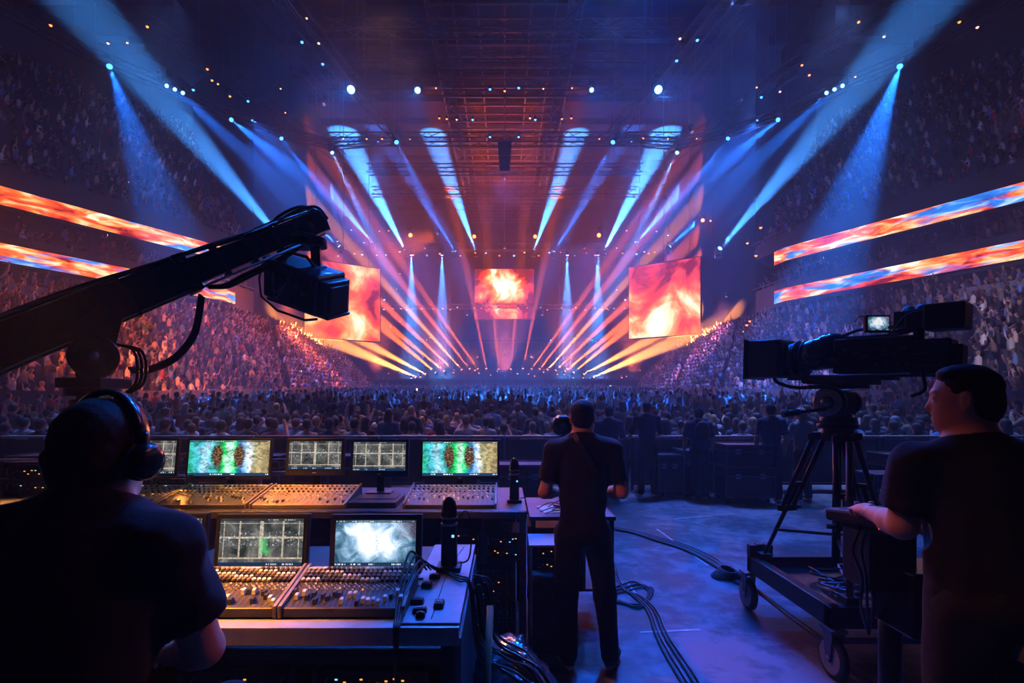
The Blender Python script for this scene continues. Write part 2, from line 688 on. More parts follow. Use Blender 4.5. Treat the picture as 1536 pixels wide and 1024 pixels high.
def hand(F, wrist, direction, palm_n, curl=0.9, side=1, sc=1.0):
    """palm, four bent fingers and a thumb. palm_n: the way the palm faces"""
    w_ = Vector(wrist)
    d = Vector(direction).normalized()
    pn = Vector(palm_n)
    pn = (pn - d * pn.dot(d)).normalized()
    s_ = d.cross(pn).normalized() * side      # towards the little finger
    c = w_ + d * 0.05 * sc
    rot = Matrix((s_, d, pn)).transposed()
    F.ell(c, (0.041 * sc, 0.052 * sc, 0.017 * sc), rot, 0.012)
    F.cap(w_ - d * 0.03, w_ + d * 0.03, 0.026 * sc, 0.027 * sc, 0.02)
    for i, (L, o) in enumerate(((0.070, -0.030), (0.080, -0.010), (0.074, 0.011), (0.058, 0.031))):
        b = w_ + d * (0.088 - 0.004 * abs(i - 1)) * sc + s_ * o * sc
        a = curl * (0.75 + 0.12 * i)
        p = b
        dd = d
        for seg, f in ((0, 0.45), (1, 0.32), (2, 0.23)):
            ang = a * (0.35 if seg == 0 else 0.62 + 0.18 * seg)
            dd = (d * math.cos(ang) + pn * math.sin(ang)).normalized()
            q = p + dd * L * f * sc
            F.cap(p, q, (0.0088 - 0.0008 * seg) * sc, (0.0083 - 0.0008 * seg) * sc, 0.004)
            p = q
            a += 0.5 * curl
    t0 = w_ + d * 0.03 * sc - s_ * 0.028 * sc + pn * 0.006
    t1 = t0 + (d * 0.6 - s_ * 0.7 + pn * 0.35).normalized() * 0.036 * sc
    t2 = t1 + (d * 0.95 - s_ * 0.2 + pn * 0.45 * curl).normalized() * 0.030 * sc
    F.cap(t0, t1, 0.0135 * sc, 0.0105 * sc, 0.008)
    F.cap(t1, t2, 0.0105 * sc, 0.0085 * sc, 0.004)


def bounds(pts, m):
    a = np.array([list(p) for p in pts])
    return a.min(0) - m, a.max(0) + m


def person(name, J, h=0.01, skin='skin', hair='hair', shirt='black_cloth', trousers='denim', label='', hair_style='short', collar=False,
           sleeve=0.72, hem=None, curl=0.9, feet=True, folds=0.0055, bulk=1.0, palm=None, group=None, wear_shoes=True, sleeve_w=1.0):
    """J: joints in world coordinates. Body is one continuous mesh, clothing and hair are its children."""
    V = {k: Vector(v) for k, v in J.items()}
    hd, face = V['head'], Vector(J['face']).normalized()
    del V['face']
    up = Vector(J.get('up', (0, 0, 1))).normalized()
    V.pop('up', None)
    face = (face - up * face.dot(up)).normalized()
    right = face.cross(up).normalized()
    HR = Matrix((right, face, up)).transposed()
    H = lambda x, y, z: hd + right * x + face * y + up * z
    b = bulk
    lat = (V['sr'] - V['sl']).normalized()
    spine = (V['neck'] - V['pelvis'])
    sp = spine.normalized()
    TR = Matrix((lat, sp.cross(lat).normalized(), sp)).transposed()
    lo, hi = bounds(V.values(), 0.24)
    chest = V['pelvis'].lerp(V['neck'], 0.68)
    belly = V['pelvis'].lerp(V['neck'], 0.34)

    # --- body
    F = Field(lo, hi, h)
    F.ell(H(0, -0.008, 0.035), (0.074, 0.094, 0.088), HR, 0.03)
    F.ell(H(0, 0.022, -0.035), (0.060, 0.072, 0.078), HR, 0.04)
    F.ell(H(0, 0.060, -0.082), (0.026, 0.024, 0.022), HR, 0.03)          # chin
    F.cap(H(0, 0.084, 0.012), H(0, 0.100, -0.024), 0.009, 0.012, 0.012)  # nose
    F.ell(H(0, 0.081, 0.032), (0.045, 0.012, 0.010), HR, 0.015)          # brow
    F.ell(H(0, 0.086, -0.050), (0.024, 0.009, 0.006), HR, 0.006)         # lips
    F.ell(H(0, 0.085, -0.062), (0.021, 0.009, 0.007), HR, 0.006)
    F.ell(H(0, 0.097, -0.0555), (0.022, 0.010, 0.0022), HR, 0.002, 'carve')
    for s_ in (-1, 1):
        F.ell(H(s_ * 0.030, 0.093, 0.012), (0.015, 0.012, 0.009), HR, 0.006, 'carve')
        F.ell(H(s_ * 0.030, 0.079, 0.012), (0.0125, 0.0125, 0.0125), HR, 0.003)
        F.ell(H(s_ * 0.079, -0.004, -0.004), (0.010, 0.019, 0.033), HR, 0.008)
        F.ell(H(s_ * 0.088, 0.002, -0.002), (0.006, 0.010, 0.018), HR, 0.004, 'carve')
        F.cap(H(s_ * 0.04, 0.01, -0.05), H(s_ * 0.012, 0.05, -0.085), 0.022, 0.018, 0.03)
    F.cap(H(0, -0.018, -0.04), V['neck'] + sp * 0.01, 0.052 * b, 0.058 * b, 0.03)
    F.cap(V['neck'] + sp * 0.015, V['sl'] + sp * 0.0, 0.045, 0.048, 0.05)
    F.cap(V['neck'] + sp * 0.015, V['sr'] + sp * 0.0, 0.045, 0.048, 0.05)
    F.ell(chest, (0.148 * b, 0.095 * b, 0.19), TR, 0.06)
    F.ell(belly, (0.130 * b, 0.088 * b, 0.17), TR, 0.06)
    F.ell(V['pelvis'], (0.145 * b, 0.10 * b, 0.12), TR, 0.05)
    for s_ in 'lr':
        F.cap(V['s' + s_], V['e' + s_], 0.050 * b, 0.041 * b, 0.03)
        mid = V['e' + s_].lerp(V['w' + s_], 0.3)
        F.cap(V['e' + s_], mid, 0.040 * b, 0.041 * b, 0.02)
        F.cap(mid, V['w' + s_], 0.041 * b, 0.026, 0.02)
        d = Vector(J.get('h' + s_, V['w' + s_] - V['e' + s_]))
        if 'h' + s_ in V:
            d = V['h' + s_] - V['w' + s_]
        pn = (palm or {}).get(s_, (0, 0, -1))
        hand(F, V['w' + s_] + d.normalized() * 0.01, d, pn, curl, -1 if s_ == 'r' else 1)
        if feet:
            F.cap(V['p' + s_], V['k' + s_], 0.078 * b, 0.052, 0.03)
            F.cap(V['k' + s_], V['a' + s_], 0.050, 0.034, 0.03)
            F.cap(V['a' + s_], V['t' + s_], 0.034, 0.026, 0.03)
    body = F.build(name, skin)
    tag(body, label, 'person', group)

    # --- shirt
    hemt = -0.02 if hem is None else hem
    F = Field(lo, hi, h)
    F.ell(chest, (0.168 * b, 0.118 * b, 0.205), TR, 0.06)
    F.ell(belly, (0.156 * b, 0.112 * b, 0.20), TR, 0.07)
    F.ell(V['pelvis'], (0.165 * b, 0.122 * b, 0.16), TR, 0.06)
    F.cap(V['neck'] + sp * 0.002, V['neck'] - sp * 0.05, 0.066 * b, 0.09 * b, 0.03)
    for s_ in 'lr':
        F.cap(V['neck'] - sp * 0.004, V['s' + s_] + sp * 0.0, 0.058, 0.062, 0.05)
        e = V['s' + s_].lerp(V['e' + s_], sleeve)
        F.cap(V['s' + s_], e, 0.066 * b, 0.060 * b * sleeve_w, 0.04)
    F.wobble(folds, 26, 3)
    # open ends: hem, sleeve ends and neckline are cut clean
    F.half(V['pelvis'] + spine * hemt, -sp, 0.006)
    shirt_o = None
    for s_ in 'lr':
        e = V['s' + s_].lerp(V['e' + s_], sleeve)
        ad = (V['e' + s_] - V['s' + s_]).normalized()
        F.cut(e + ad * 0.012, ad, 0.10)
    F.cut(V['neck'] + sp * 0.03 + TR.col[1] * 0.0, (sp + TR.col[1] * 0.25), 0.16)
    shirt_o = F.build('shirt', shirt, body)
    shirt_o['label'] = 'short-sleeved dark shirt' if sleeve < 1 else 'dark long-sleeved top'
    if collar:
        c = MB()
        rs = []
        for k, (zz, rr) in enumerate(((-0.004, 0.076), (0.022, 0.070), (0.042, 0.066), (0.040, 0.060), (0.0, 0.062))):
            rs.append([V['neck'] + sp * zz + (lat * math.cos(2 * PI * i / 28) + TR.col[1] * math.sin(2 * PI * i / 28) * 1.02) * rr for i in range(28)])
        c.rings(rs, False)
        c.build('collar', shirt, body)
    # --- trousers
    if feet:
        F = Field(lo, hi, h)
        F.ell(V['pelvis'] + sp * 0.01, (0.158 * b, 0.114 * b, 0.13), TR, 0.05)
        for s_ in 'lr':
            F.cap(V['p' + s_], V['k' + s_], 0.100 * b, 0.076, 0.02)
            F.cap(V['k' + s_], V['a' + s_], 0.076, 0.060, 0.03)
        F.ell(V['pelvis'] - sp * 0.02 - TR.col[1] * 0.0, (0.15 * b, 0.12 * b, 0.10), TR, 0.04)
        F.wobble(folds * 1.1, 24, 5)
        for s_ in 'lr':
            ad = (V['a' + s_] - V['k' + s_]).normalized()
            F.cut(V['a' + s_] + ad * 0.035, ad, 0.10)
        F.build('trousers', trousers, body)
        if wear_shoes:
            for s_ in 'lr':
                a_, t_ = V['a' + s_], V['t' + s_]
                dd = (t_ - a_)
                dd.z = 0
                dd.normalize()
                S = Field(*bounds([a_, t_], 0.14), h=min(h, 0.008))
                z0 = t_.z - 0.02
                rt = Matrix((Vector((dd.y, -dd.x, 0)), dd, Vector((0, 0, 1)))).transposed()
                g = Vector((t_.x, t_.y, z0))
                heel = Vector((a_.x, a_.y, z0))
                S.ell(heel + Vector((0, 0, 0.035)) - dd * 0.01, (0.038, 0.055, 0.045), rt, 0.03)
                S.cap(heel + Vector((0, 0, 0.075)), heel + Vector((0, 0, 0.03)), 0.042, 0.040, 0.03)
                S.ell(heel.lerp(g, 0.55) + Vector((0, 0, 0.035)), (0.040, 0.095, 0.040), rt, 0.03)
                S.ell(g + Vector((0, 0, 0.022)) + dd * 0.02, (0.047, 0.070, 0.032), rt, 0.03)
                S.half(Vector((0, 0, z0 + 0.014)), (0, 0, -1), 0.004)
                sh = S.build('shoe', 'satin_black', body)
                so = MB()
                ring = []
                for k in range(24):
                    t = 2 * PI * k / 24
                    y = math.sin(t)
                    wd = 0.040 + 0.010 * max(0, y)
                    c_ = heel.lerp(g, 0.5)
                    L = (g - heel).length / 2 + 0.075
                    ring.append(c_ + rt.col[0] * math.cos(t) * wd + dd * y * L)
                so.rings([[p + Vector((0, 0, 0.001)) for p in ring], [p + Vector((0, 0, 0.021)) for p in ring]])
                so.build('sole', 'sole', sh)['label'] = 'white sole'
    # --- hair
    if hair_style:
        F = Field(*bounds([hd], 0.22 if hair_style != 'long' else 0.34), h=min(h, 0.012))
        F.ell(H(0, -0.018, 0.040), (0.081, 0.094, 0.090), HR, 0.02)
        F.ell(H(0, -0.036, -0.010), (0.070, 0.068, 0.080), HR, 0.02)
        if hair_style == 'full':
            F.ell(H(0, 0.036, 0.100), (0.055, 0.038, 0.022), HR, 0.03)
            F.ell(H(0, -0.040, -0.02), (0.074, 0.070, 0.084), HR, 0.02)
        if hair_style == 'long':
            F.ell(H(0, -0.05, -0.08), (0.095, 0.062, 0.15), HR, 0.03)
        F.wobble(0.003, 70, 9)
        F.ell(H(0, 0.130, -0.020), (0.115, 0.108, 0.105), HR, 0.008, 'carve')
        F.cap(H(-0.12, 0.045, -0.055), H(0.12, 0.045, -0.055), 0.062, 0.062, 0.01, 'carve')   # face
        if hair_style != 'long':
            F.ell(H(0, 0.02, -0.125), (0.13, 0.13, 0.062), HR, 0.01, 'carve')       # nape
            for s_ in (-1, 1):
                F.ell(H(s_ * 0.088, 0.004, -0.012), (0.030, 0.028, 0.042), HR, 0.006, 'carve')
        link('hair', F.mesh('hair', hair), body)
    return body, V, H, TR
# ---------------------------------------------------------------- the haze in the air
def haze():
    nt = NT('stage_haze')
    v = nt.n('ShaderNodeVolumeScatter', {'Density': HAZE_DENSITY, 'Anisotropy': HAZE_G})
    nt.t.links.new(v.outputs[0], nt.out.inputs['Volume'])
    b = MB().box((0, 42, 18.2), (150, 108, 37.5))
    o = b.build('stage_haze', nt.m)
    tag(o, 'thin smoke haze filling the whole arena air', 'haze', kind='stuff')


haze()

# ---------------------------------------------------------------- floor, bowl, roof
fl = MB()
fl.quad((-70, -12, 0), (70, -12, 0), (70, 11, 0), (-70, 11, 0))
fl.quad((-70, 11, 0), (70, 11, 0), (70, 96, floor_z(96)), (-70, 96, floor_z(96)))
tag(fl.build('floor', 'floor'), kind='structure')

# front edge and back edge of the lower bowl on the right; the left is its mirror
NODES = [((33, -4), (48, -1)), ((30, 4), (44.6, 7)), ((25.5, 12.5), (38.6, 16.8)), ((19.6, 24.5), (31, 30.7)),
         ((15.8, 36), (24.0, 43.4)), ((14.6, 50), (22.6, 56)), ((15.5, 72), (23.5, 74))]
NODES = [(Vector(a), Vector(b)) for a, b in NODES]
SEG = [(NODES[i + 1][0] - NODES[i][0]).length for i in range(len(NODES) - 1)]


def bowl(t, o):
    """plan point: t along the bowl (0..6), o = 0 front .. 1 lower ribbon .. beyond, upper tier"""
    i = min(int(t), len(NODES) - 2)
    f = t - i
    a = NODES[i][0].lerp(NODES[i + 1][0], f)
    b = NODES[i][1].lerp(NODES[i + 1][1], f)
    return a.lerp(b, o)


def ts(i0, i1, n):
    return [i0 + (i1 - i0) * k / n for k in range(n + 1)]


def strip(mb, t0, t1, n, prof, side, smooth=False):
    """extrude a profile of (offset, height) along the bowl"""
    tt = ts(t0, t1, n)
    rows = []
    for t in tt:
        rows.append([Vector((side * bowl(t, o).x, bowl(t, o).y, z)) for o, z in prof])
    n0 = len(mb.v)
    k = len(prof)
    for r in rows:
        mb.v += r
    for i in range(len(rows) - 1):
        for j in range(k - 1):
            a = n0 + i * k + j
            q = (a, a + 1, a + k + 1, a + k)
            mb.face(q if side < 0 else q[::-1])


LOW_ROWS = 19
LOW = [(0.0, 0.0), (0.0, 2.2)] + [p for r in range(LOW_ROWS) for p in ((0.03 + r * 0.94 / LOW_ROWS, 1.35 + r * 0.40), (0.03 + (r + 1) * 0.94 / LOW_ROWS, 1.35 + r * 0.40))]
LOW += [(1.0, 1.35 + LOW_ROWS * 0.40), (1.0, 8.9)]
CLUB_ROWS = 5
CLUB = [(0.985, 9.9), (0.985, 11.9), (1.0, 11.9)] + [p for r in range(CLUB_ROWS) for p in ((1.0 + r * 0.06, 11.4 + r * 0.45), (1.06 + r * 0.06, 11.4 + r * 0.45))]
CLUB += [(1.32, 14.0), (1.32, 14.6)]
UP_ROWS = 24
UP = [(0.985, 15.2), (0.985, 16.1), (1.01, 16.1)] + [p for r in range(UP_ROWS) for p in ((1.02 + r * 0.058, 15.7 + r * 0.66), (1.078 + r * 0.058, 15.7 + r * 0.66))]
UP += [(2.42, 15.7 + UP_ROWS * 0.66), (2.42, 38)]
for side, nm in ((-1, 'left'), (1, 'right')):
    m = MB()
    strip(m, 0, 6, 24, LOW, side)
    tag(m.build('seating_terrace_' + nm, 'concrete'), kind='structure', label='lower concrete seating terrace')
    m = MB()
    strip(m, 0, 4.35, 20, CLUB, side)
    strip(m, 0, 4.35, 20, [(0.985, 8.9), (1.0, 8.9)], side)
    tag(m.build('club_terrace_' + nm, 'fascia'), kind='structure')
    m = MB()
    strip(m, 0, 4.35, 20, UP, side)
    strip(m, 0, 4.35, 20, [(1.32, 14.6), (0.985, 14.8), (0.985, 15.2)], side)
    tag(m.build('upper_terrace_' + nm, 'concrete'), kind='structure')
    # dark end wall past the ribbons
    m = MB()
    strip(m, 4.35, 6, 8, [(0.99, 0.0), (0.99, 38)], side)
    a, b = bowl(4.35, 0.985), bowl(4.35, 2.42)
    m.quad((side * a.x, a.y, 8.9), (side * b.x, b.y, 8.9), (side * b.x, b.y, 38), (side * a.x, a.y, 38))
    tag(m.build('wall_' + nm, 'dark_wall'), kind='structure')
    # handrail and white fascia over the lower bowl's mid aisle
    m = MB()
    for k in range(30):
        t = 0.2 + k * 0.14
        p0, p1 = bowl(t, 0.985), bowl(t + 0.14, 0.985)
        for z in (12.15, 16.35):
            m.bar((side * p0.x, p0.y, z), (side * p1.x, p1.y, z), 0.05)
            m.bar((side * p0.x, p0.y, z - 0.5), (side * p0.x, p0.y, z), 0.04)
    tag(m.build('trim_1' if side < 0 else 'trim_2', 'dull_steel'), kind='structure')
    m = MB()
    strip(m, 1.6, 3.15, 10, [(0.80, 1.35 + 15 * 0.4 + 0.5), (0.80, 1.35 + 15 * 0.4 + 1.25), (0.806, 1.35 + 15 * 0.4 + 1.25)], side)
    tag(m.build('trim_3' if side < 0 else 'trim_4', 'panel_grey'), kind='structure')
    # barrier in front of the lower bowl, long orange lit panels
    for k in range(9):
        t0 = 3.1 + k * 0.2
        p0, p1 = bowl(t0, -0.03), bowl(t0 + 0.18, -0.03)
        m = MB()
        z = floor_z(p0.y)
        a, b = Vector((side * p0.x, p0.y, z + 0.02)), Vector((side * p1.x, p1.y, z + 0.02))
        ht = 1.75
        d = (b - a).normalized()
        nrm = Vector((-d.y, d.x, 0)) * 0.08
        m.rings([[a - nrm, b - nrm, b + nrm, a + nrm], [p + Vector((0, 0, ht)) for p in (a - nrm, b - nrm, b + nrm, a + nrm)]], True, False)
        o = m.build('bowl_barrier', 'barrier_wall')
        tag(o, f"pale barrier panel at the foot of the {nm} stand, {ordinal(k + 1)} from near end", 'barrier', 'barrier panels round the floor')

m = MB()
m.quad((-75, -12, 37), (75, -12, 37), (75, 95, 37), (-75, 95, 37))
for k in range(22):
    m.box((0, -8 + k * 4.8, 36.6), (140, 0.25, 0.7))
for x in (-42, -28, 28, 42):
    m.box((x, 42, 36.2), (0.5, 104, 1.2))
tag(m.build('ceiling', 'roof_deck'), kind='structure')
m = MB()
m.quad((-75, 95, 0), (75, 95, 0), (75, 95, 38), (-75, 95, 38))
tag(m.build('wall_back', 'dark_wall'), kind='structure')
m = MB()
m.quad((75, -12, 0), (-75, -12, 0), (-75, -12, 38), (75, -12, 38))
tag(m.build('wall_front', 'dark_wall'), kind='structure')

# ribbon boards
def ribbon(side, o, z, h, t0, t1, seed, name, label, strength=1.3):
    root = empty('ribbon_board', (0, 0, 0), 0, label, 'LED board', 'long LED ribbon boards on the stands')
    m = MB()
    n = 26
    tt = ts(t0, t1, n)
    L = 0
    prev = None
    off = o - 0.03
    for i in range(n):
        p0, p1 = bowl(tt[i], off), bowl(tt[i + 1], off)
        dl = (p1 - p0).length
        a, b = Vector((side * p0.x, p0.y, z)), Vector((side * p1.x, p1.y, z))
        u0, u1 = L / h * 0.22, (L + dl) / h * 0.22
        up = Vector((0, 0, h))
        m.quad(a, b, b + up, a + up, uv=[(u0, 0), (u1, 0), (u1, 1), (u0, 1)])
        L += dl
    m.build('screen', led_mat(name, strength, seed, 2.3, blue=True, sample=False), root)
    m = MB()
    strip(m, t0, t1, n, [(off + 0.002, z), (off + 0.002, z - 0.08), (off + 0.018, z - 0.08), (off + 0.018, z + h + 0.08), (off + 0.002, z + h + 0.08), (off + 0.002, z + h)], side)
    m.build('frame', 'black_metal', root)


ribbon(-1, 0.985, 13.55, 1.12, 1.2, 4.12, 1.0, 'fire_left_upper', 'long curved LED board with fiery clouds, upper of two on the left stand')
ribbon(-1, 0.985, 10.15, 1.10, 1.2, 4.12, 2.3, 'fire_left_lower', 'long curved LED board with fiery clouds, lower of two on the left stand')
ribbon(1, 0.985, 13.55, 1.12, 1.2, 4.12, 4.6, 'fire_right_upper', 'long curved LED board with fire and blue clouds, upper of two on the right stand')
ribbon(1, 0.985, 10.15, 1.10, 1.2, 4.12, 6.2, 'fire_right_lower', 'long curved LED board with fire and blue clouds, lower of two on the right stand')


# big hanging screens
def big_screen(name, corners, seed, label, radial=None, scale=2.2, strength=1.5, gain=1.0):
    a, b, c, d = [Vector(p) for p in corners]    # bottom left, bottom right, top right, top left
    ctr = (a + b + c + d) / 4
    root = empty('video_screen', ctr, 0, label, 'screen', 'large hanging video screens')
    m = MB()
    asp = (b - a).length / (d - a).length
    m.quad(a - ctr, b - ctr, c - ctr, d - ctr, uv=[(0, 0), (asp, 0), (asp, 1), (0, 1)])
    m.build('screen', led_mat(name, strength, seed, scale, radial, gain=gain, sample=False), root)
    nrm = (b - a).cross(d - a).normalized()
    back = -nrm * 0.35
    m = MB()
    P = [a, b, c, d]
    P = [p - ctr + (p - ctr).normalized() * 0.14 for p in P]
    m.rings([[p + back * 0.1 for p in P], [p + back for p in P]], True, False)
    m.build('cabinet', 'satin_black', root)
    for s in (0.15, 0.5, 0.85):
        q = d.lerp(c, s) - ctr + back * 0.5
        MB().cyl(q, Vector((q.x, q.y, 37 - ctr.z)), 0.03, n=5).build('hanging_cable', 'dull_steel', root)


def rect(px0, px1, yt0, yb0, yt1, yb1, d0, d1):
    return [at(px0, yb0, d0), at(px1, yb1, d1), at(px1, yt1, d1), at(px0, yt0, d0)]


def vrect(px0, d0, px1, d1, zb, zt):
    a = Vector(((px0 - CX) / FPX * d0, d0, 0))
    b = Vector(((px1 - CX) / FPX * d1, d1, 0))
    return [Vector((a.x, a.y, zb)), Vector((b.x, b.y, zb)), Vector((b.x, b.y, zt)), Vector((a.x, a.y, zt))]


big_screen('fire_centre', vrect(712, 74, 801, 74, 13.55, 20.75), 0.6, 'square video screen with a white hot fireball, hanging above the stage centre', radial=(0.55, 0.55, 0.85, 0.30), scale=2.6)
big_screen('fire_left', vrect(457, 56.3, 570, 61, 8.75, 17.4), 3.3, 'slanted video screen with orange fire, hanging left of stage behind the crane camera', radial=(0.75, 0.25, 0.28, 0.14), scale=1.7)
big_screen('fire_right', vrect(943.5, 61, 1050.5, 56.3, 9.1, 17.55), 7.1, 'slanted video screen with orange and red fire, hanging right of the stage', radial=(0.3, 0.2, 0.30, 0.14), scale=1.8)

# stage
st = empty('stage_platform', (0, 70, 0), 0, 'low black stage platform at the far end behind the crowd', 'stage')
m = MB()
m.box((0, 6, 2.3), (44, 20, 4.5))
m.build('deck', 'satin_black', st)
m = MB()
for k in range(21):
    m.box((-20 + k * 2, -4.04, 2.3), (1.9, 0.06, 4.2))
m.build('skirt_panel', 'dark_wall', st)
for (x0, x1, y0, hz) in ((-15, 15, 5, 1.0), (-10, 10, 8, 2.0)):
    m = MB()
    m.box(((x0 + x1) / 2, y0, 4.55 + hz / 2), (x1 - x0, 3, hz))
    m.build('riser', 'satin_black', st)
m = MB()
for k in range(15):
    m.box((-16.8 + k * 2.4, 14, 8.2), (2.2, 0.3, 7.4))
m.build('backdrop', 'dark_wall', st)

# ---------------------------------------------------------------- trusses
def truss_mesh(mb, p0, p1, s=0.55, chord=0.06, step=None, web=0.03):
    p0, p1 = Vector(p0), Vector(p1)
    d = p1 - p0
    L = d.length
    d.normalize()
    u = d.cross(Vector((0, 0, 1)))
    if u.length < 0.01:
        u = Vector((1, 0, 0))
    u.normalize()
    v = u.cross(d).normalized()
    step = step or s * 1.5
    n = max(2, int(L / step))
    C = [(u * a + v * b) * s / 2 for a, b in ((-1, -1), (1, -1), (1, 1), (-1, 1))]
    for c in C:
        mb.bar(p0 + c, p1 + c, chord)
    for i in range(n):
        a = p0 + d * (L * i / n)
        b = p0 + d * (L * (i + 1) / n)
        for k in range(4):
            c0, c1 = C[k], C[(k + 1) % 4]
            if i % 2:
                c0, c1 = c1, c0
            mb.bar(a + c0, b + c1, web)


def truss(label, pts, s=0.7, chord=0.09, mat='truss_metal', group='lighting trusses under the roof', web=0.045, step=None):
    root = empty('lighting_truss', pts[0], 0, label, 'truss', group)
    o = Vector(pts[0])
    m = MB()
    for a, b in zip(pts[:-1], pts[1:]):
        truss_mesh(m, Vector(a) - o, Vector(b) - o, s, chord, step, web)
    m.build('girder', mat, root)
    for a, b in zip(pts[:-1], pts[1:]):
        for f in (0.1, 0.9):
            q = Vector(a).lerp(Vector(b), f) - o
            MB().cyl(q + Vector((0, 0, s / 2)), Vector((q.x, q.y, 37 - o.z)), 0.02, n=4).build('hanging_cable', 'dull_steel', root)


ARC = [(-33, 30), (-30.2, 37), (-27, 41), (-24.3, 45), (-20.9, 48.2), (-16.8, 50.3), (-10.2, 49.2)]
for side, nm in ((-1, 'left'), (1, 'right')):
    sg = -side
    truss(f'curved truss carrying blue spotlights over the {nm} stand', [(sg * x, y, 26.9) for x, y in ARC])
    truss(f'long overhead truss running back towards the largest blue lamp on the {nm}', [(side * 14.6, 26, 26.6), (side * 12.1, 40.5, 26.8), (side * 10.2, 49, 26.9)], 0.9, 0.1)
    truss(f'thin lengthwise truss left of the roof centre' if side < 0 else 'thin lengthwise truss right of the roof centre', [(side * 5, 30, 30), (side * 5, 70, 30)], 0.8, 0.08, 'dark_truss')
    truss(f'high diagonal truss over the {nm} upper seats', [(side * 36, 24, 32), (side * 25, 46, 31), (side * 19, 60, 30)], 1.0, 0.1, 'dark_truss')
    truss(f'outer roof truss crossing above the {nm} stand', [(side * 22, 26, 33), (side * 18, 52, 33)], 1.0, 0.08, 'dark_truss')
for k, (y, z, hw) in enumerate(((37.5, 29.0, 13), (40.5, 28.6, 14), (44, 28.6, 15), (49.5, 27, 17), (56, 27, 15), (62, 27, 16))):
    truss(f'cross truss under the roof, {ordinal(k + 1)} from the camera', [(-hw, y, z), (hw, y, z)], 0.9, 0.09, 'truss_metal' if k % 2 == 0 else 'dark_truss')
truss('upper stage truss with the row of blue and orange lamps above the centre screen', [(-29, 71.5, 23.2), (29, 71.5, 23.2)], 0.9, 0.10)
truss('lower stage truss with small amber lamps level with the side screens', [(-24, 73.8, 15.3), (24, 73.8, 15.3)], 0.6, 0.08)
truss('third stage truss low above the stage floor', [(-19, 79.0, 11.0), (19, 79, 11.0)], 0.6, 0.08)
for x in (-22.0, -8.5, 8.5, 22.0):
    tr = empty('truss_tower', (x, 77, 4.5), 0, f"upright truss tower on the stage, {'far ' if abs(x) > 10 else ''}{'left' if x < 0 else 'right'} one", 'truss tower', 'truss towers on the stage')
    m = MB()
    truss_mesh(m, (0, 0, 0), (0, 0, 18.0), 0.6, 0.08)
    m.build('girder', 'truss_metal', tr)
    MB().box((0, 0, 0.06), (1.2, 1.2, 0.12)).build('base_plate', 'black_metal', tr)

# catwalk grid along the roof centre
cat = empty('ceiling_catwalk_grid', (0, 62, 34), 0, 'wide steel catwalk grid running along the middle of the roof', 'catwalk')
m = MB()
for k in range(34):
    y = -22 + k * 1.6
    m.bar((-6.5, y, 0), (6.5, y, 0), 0.16)
m.build('cross_bars', 'truss_metal', cat)
m = MB()
for x in (-6.5, -4.3, -2.2, 0, 2.2, 4.3, 6.5):
    m.bar((x, -22, 0.15), (x, 31, 0.15), 0.14)
m.build('long_bars', 'truss_metal', cat)
for k in range(11):
    y = -22 + k * 5.2
    for x in (-6.5, 6.5):
        MB().bar((x, y, 0), (x, y, 2.8), 0.1).bar((x, y, 2.6), (x * 0.4, y + 2.6, 0), 0.08).build('hanger', 'dark_truss', cat)
ch = empty('speaker_cluster', (0, 50, 26.5), 0, 'dark speaker cluster hanging on the roof centre line', 'loudspeaker')
for k in range(4):
    MB().box((0, 0, -0.7 * k), (1.3 - 0.1 * k, 0.8, 0.62), Euler((R(4 * k), 0, 0)).to_matrix()).build('speaker_cabinet', 'satin_black', ch)
m = MB()
m.cyl((0, 0, 0.3), (0, 0, 7.5), 0.05, n=6)
m.box((0, 0, 0.45), (1.5, 0.9, 0.12))
m.build('rigging', 'dull_steel', ch)
# ---------------------------------------------------------------- lamps
def fixture_meshes():
    b = MB()
    b.box((0, 0, 0.42), (0.42, 0.34, 0.16))
    b.cyl((0, 0, 0.5), (0, 0, 0.62), 0.05, n=8)
    base = b.mesh('fixture_base', 'satin_black')
    y = MB()
    for s in (-1, 1):
        y.box((s * 0.24, 0, 0.12), (0.05, 0.14, 0.5))
    y.box((0, 0, 0.33), (0.52, 0.14, 0.05))
    yoke = y.mesh('fixture_yoke', 'satin_black')
    h = MB()
    h.lathe((0, 0, 0.26), (0, 0, -1), [(0, 0.10), (0.05, 0.16), (0.25, 0.17), (0.5, 0.20), (0.52, 0.20), (0.52, 0.165)], 16)
    head = h.mesh('fixture_head', 'satin_black')
    return base, yoke, head


FB, FY, FH = fixture_meshes()
LENS = {}


def lens_mesh(mat):
    if mat not in LENS:
        m = MB()
        m.lathe((0, 0, -0.235), (0, 0, -1), [(0, 0.16), (0.03, 0.155), (0.055, 0.10), (0.065, 0.02)], 16)
        LENS[mat] = m.mesh('fixture_lens', mat)
    return LENS[mat]


def moving_head(pos, target, col, watts, ang, label, group, lens='blue_lens', size=1.0, extra=(), blend=0.6, soft=0.10):
    """a yoke lamp whose head points at the target, with its own beam"""
    pos, target = Vector(pos), Vector(target)
    root = empty('moving_head_light', pos, 0, label, 'stage light', group)
    root.scale = (size,) * 3
    d = (target - pos).normalized()
    fl_ = PI if d.z > 0.02 else 0.0
    link('base', FB, root, rot=(fl_, 0, 0))
    yk = link('yoke', FY, root)
    q = d.to_track_quat('-Z', 'Y').to_euler()
    yk.rotation_euler = (fl_, 0, q.z)
    hd = link('lamp_head', FH, root, rot=q)
    ln = link('lens', lens_mesh(lens), hd)
    s = spot(root, d, col, watts, ang, soft, blend, 0.36)
    for (t2, c2, w2, a2) in extra:
        spot(root, Vector(t2) - pos, c2, w2, a2, soft, blend, 0.42)
    return root


K = 2.0     # overall lamp power factor
KF = 0.06
GB = 'blue spotlights on the curved trusses'
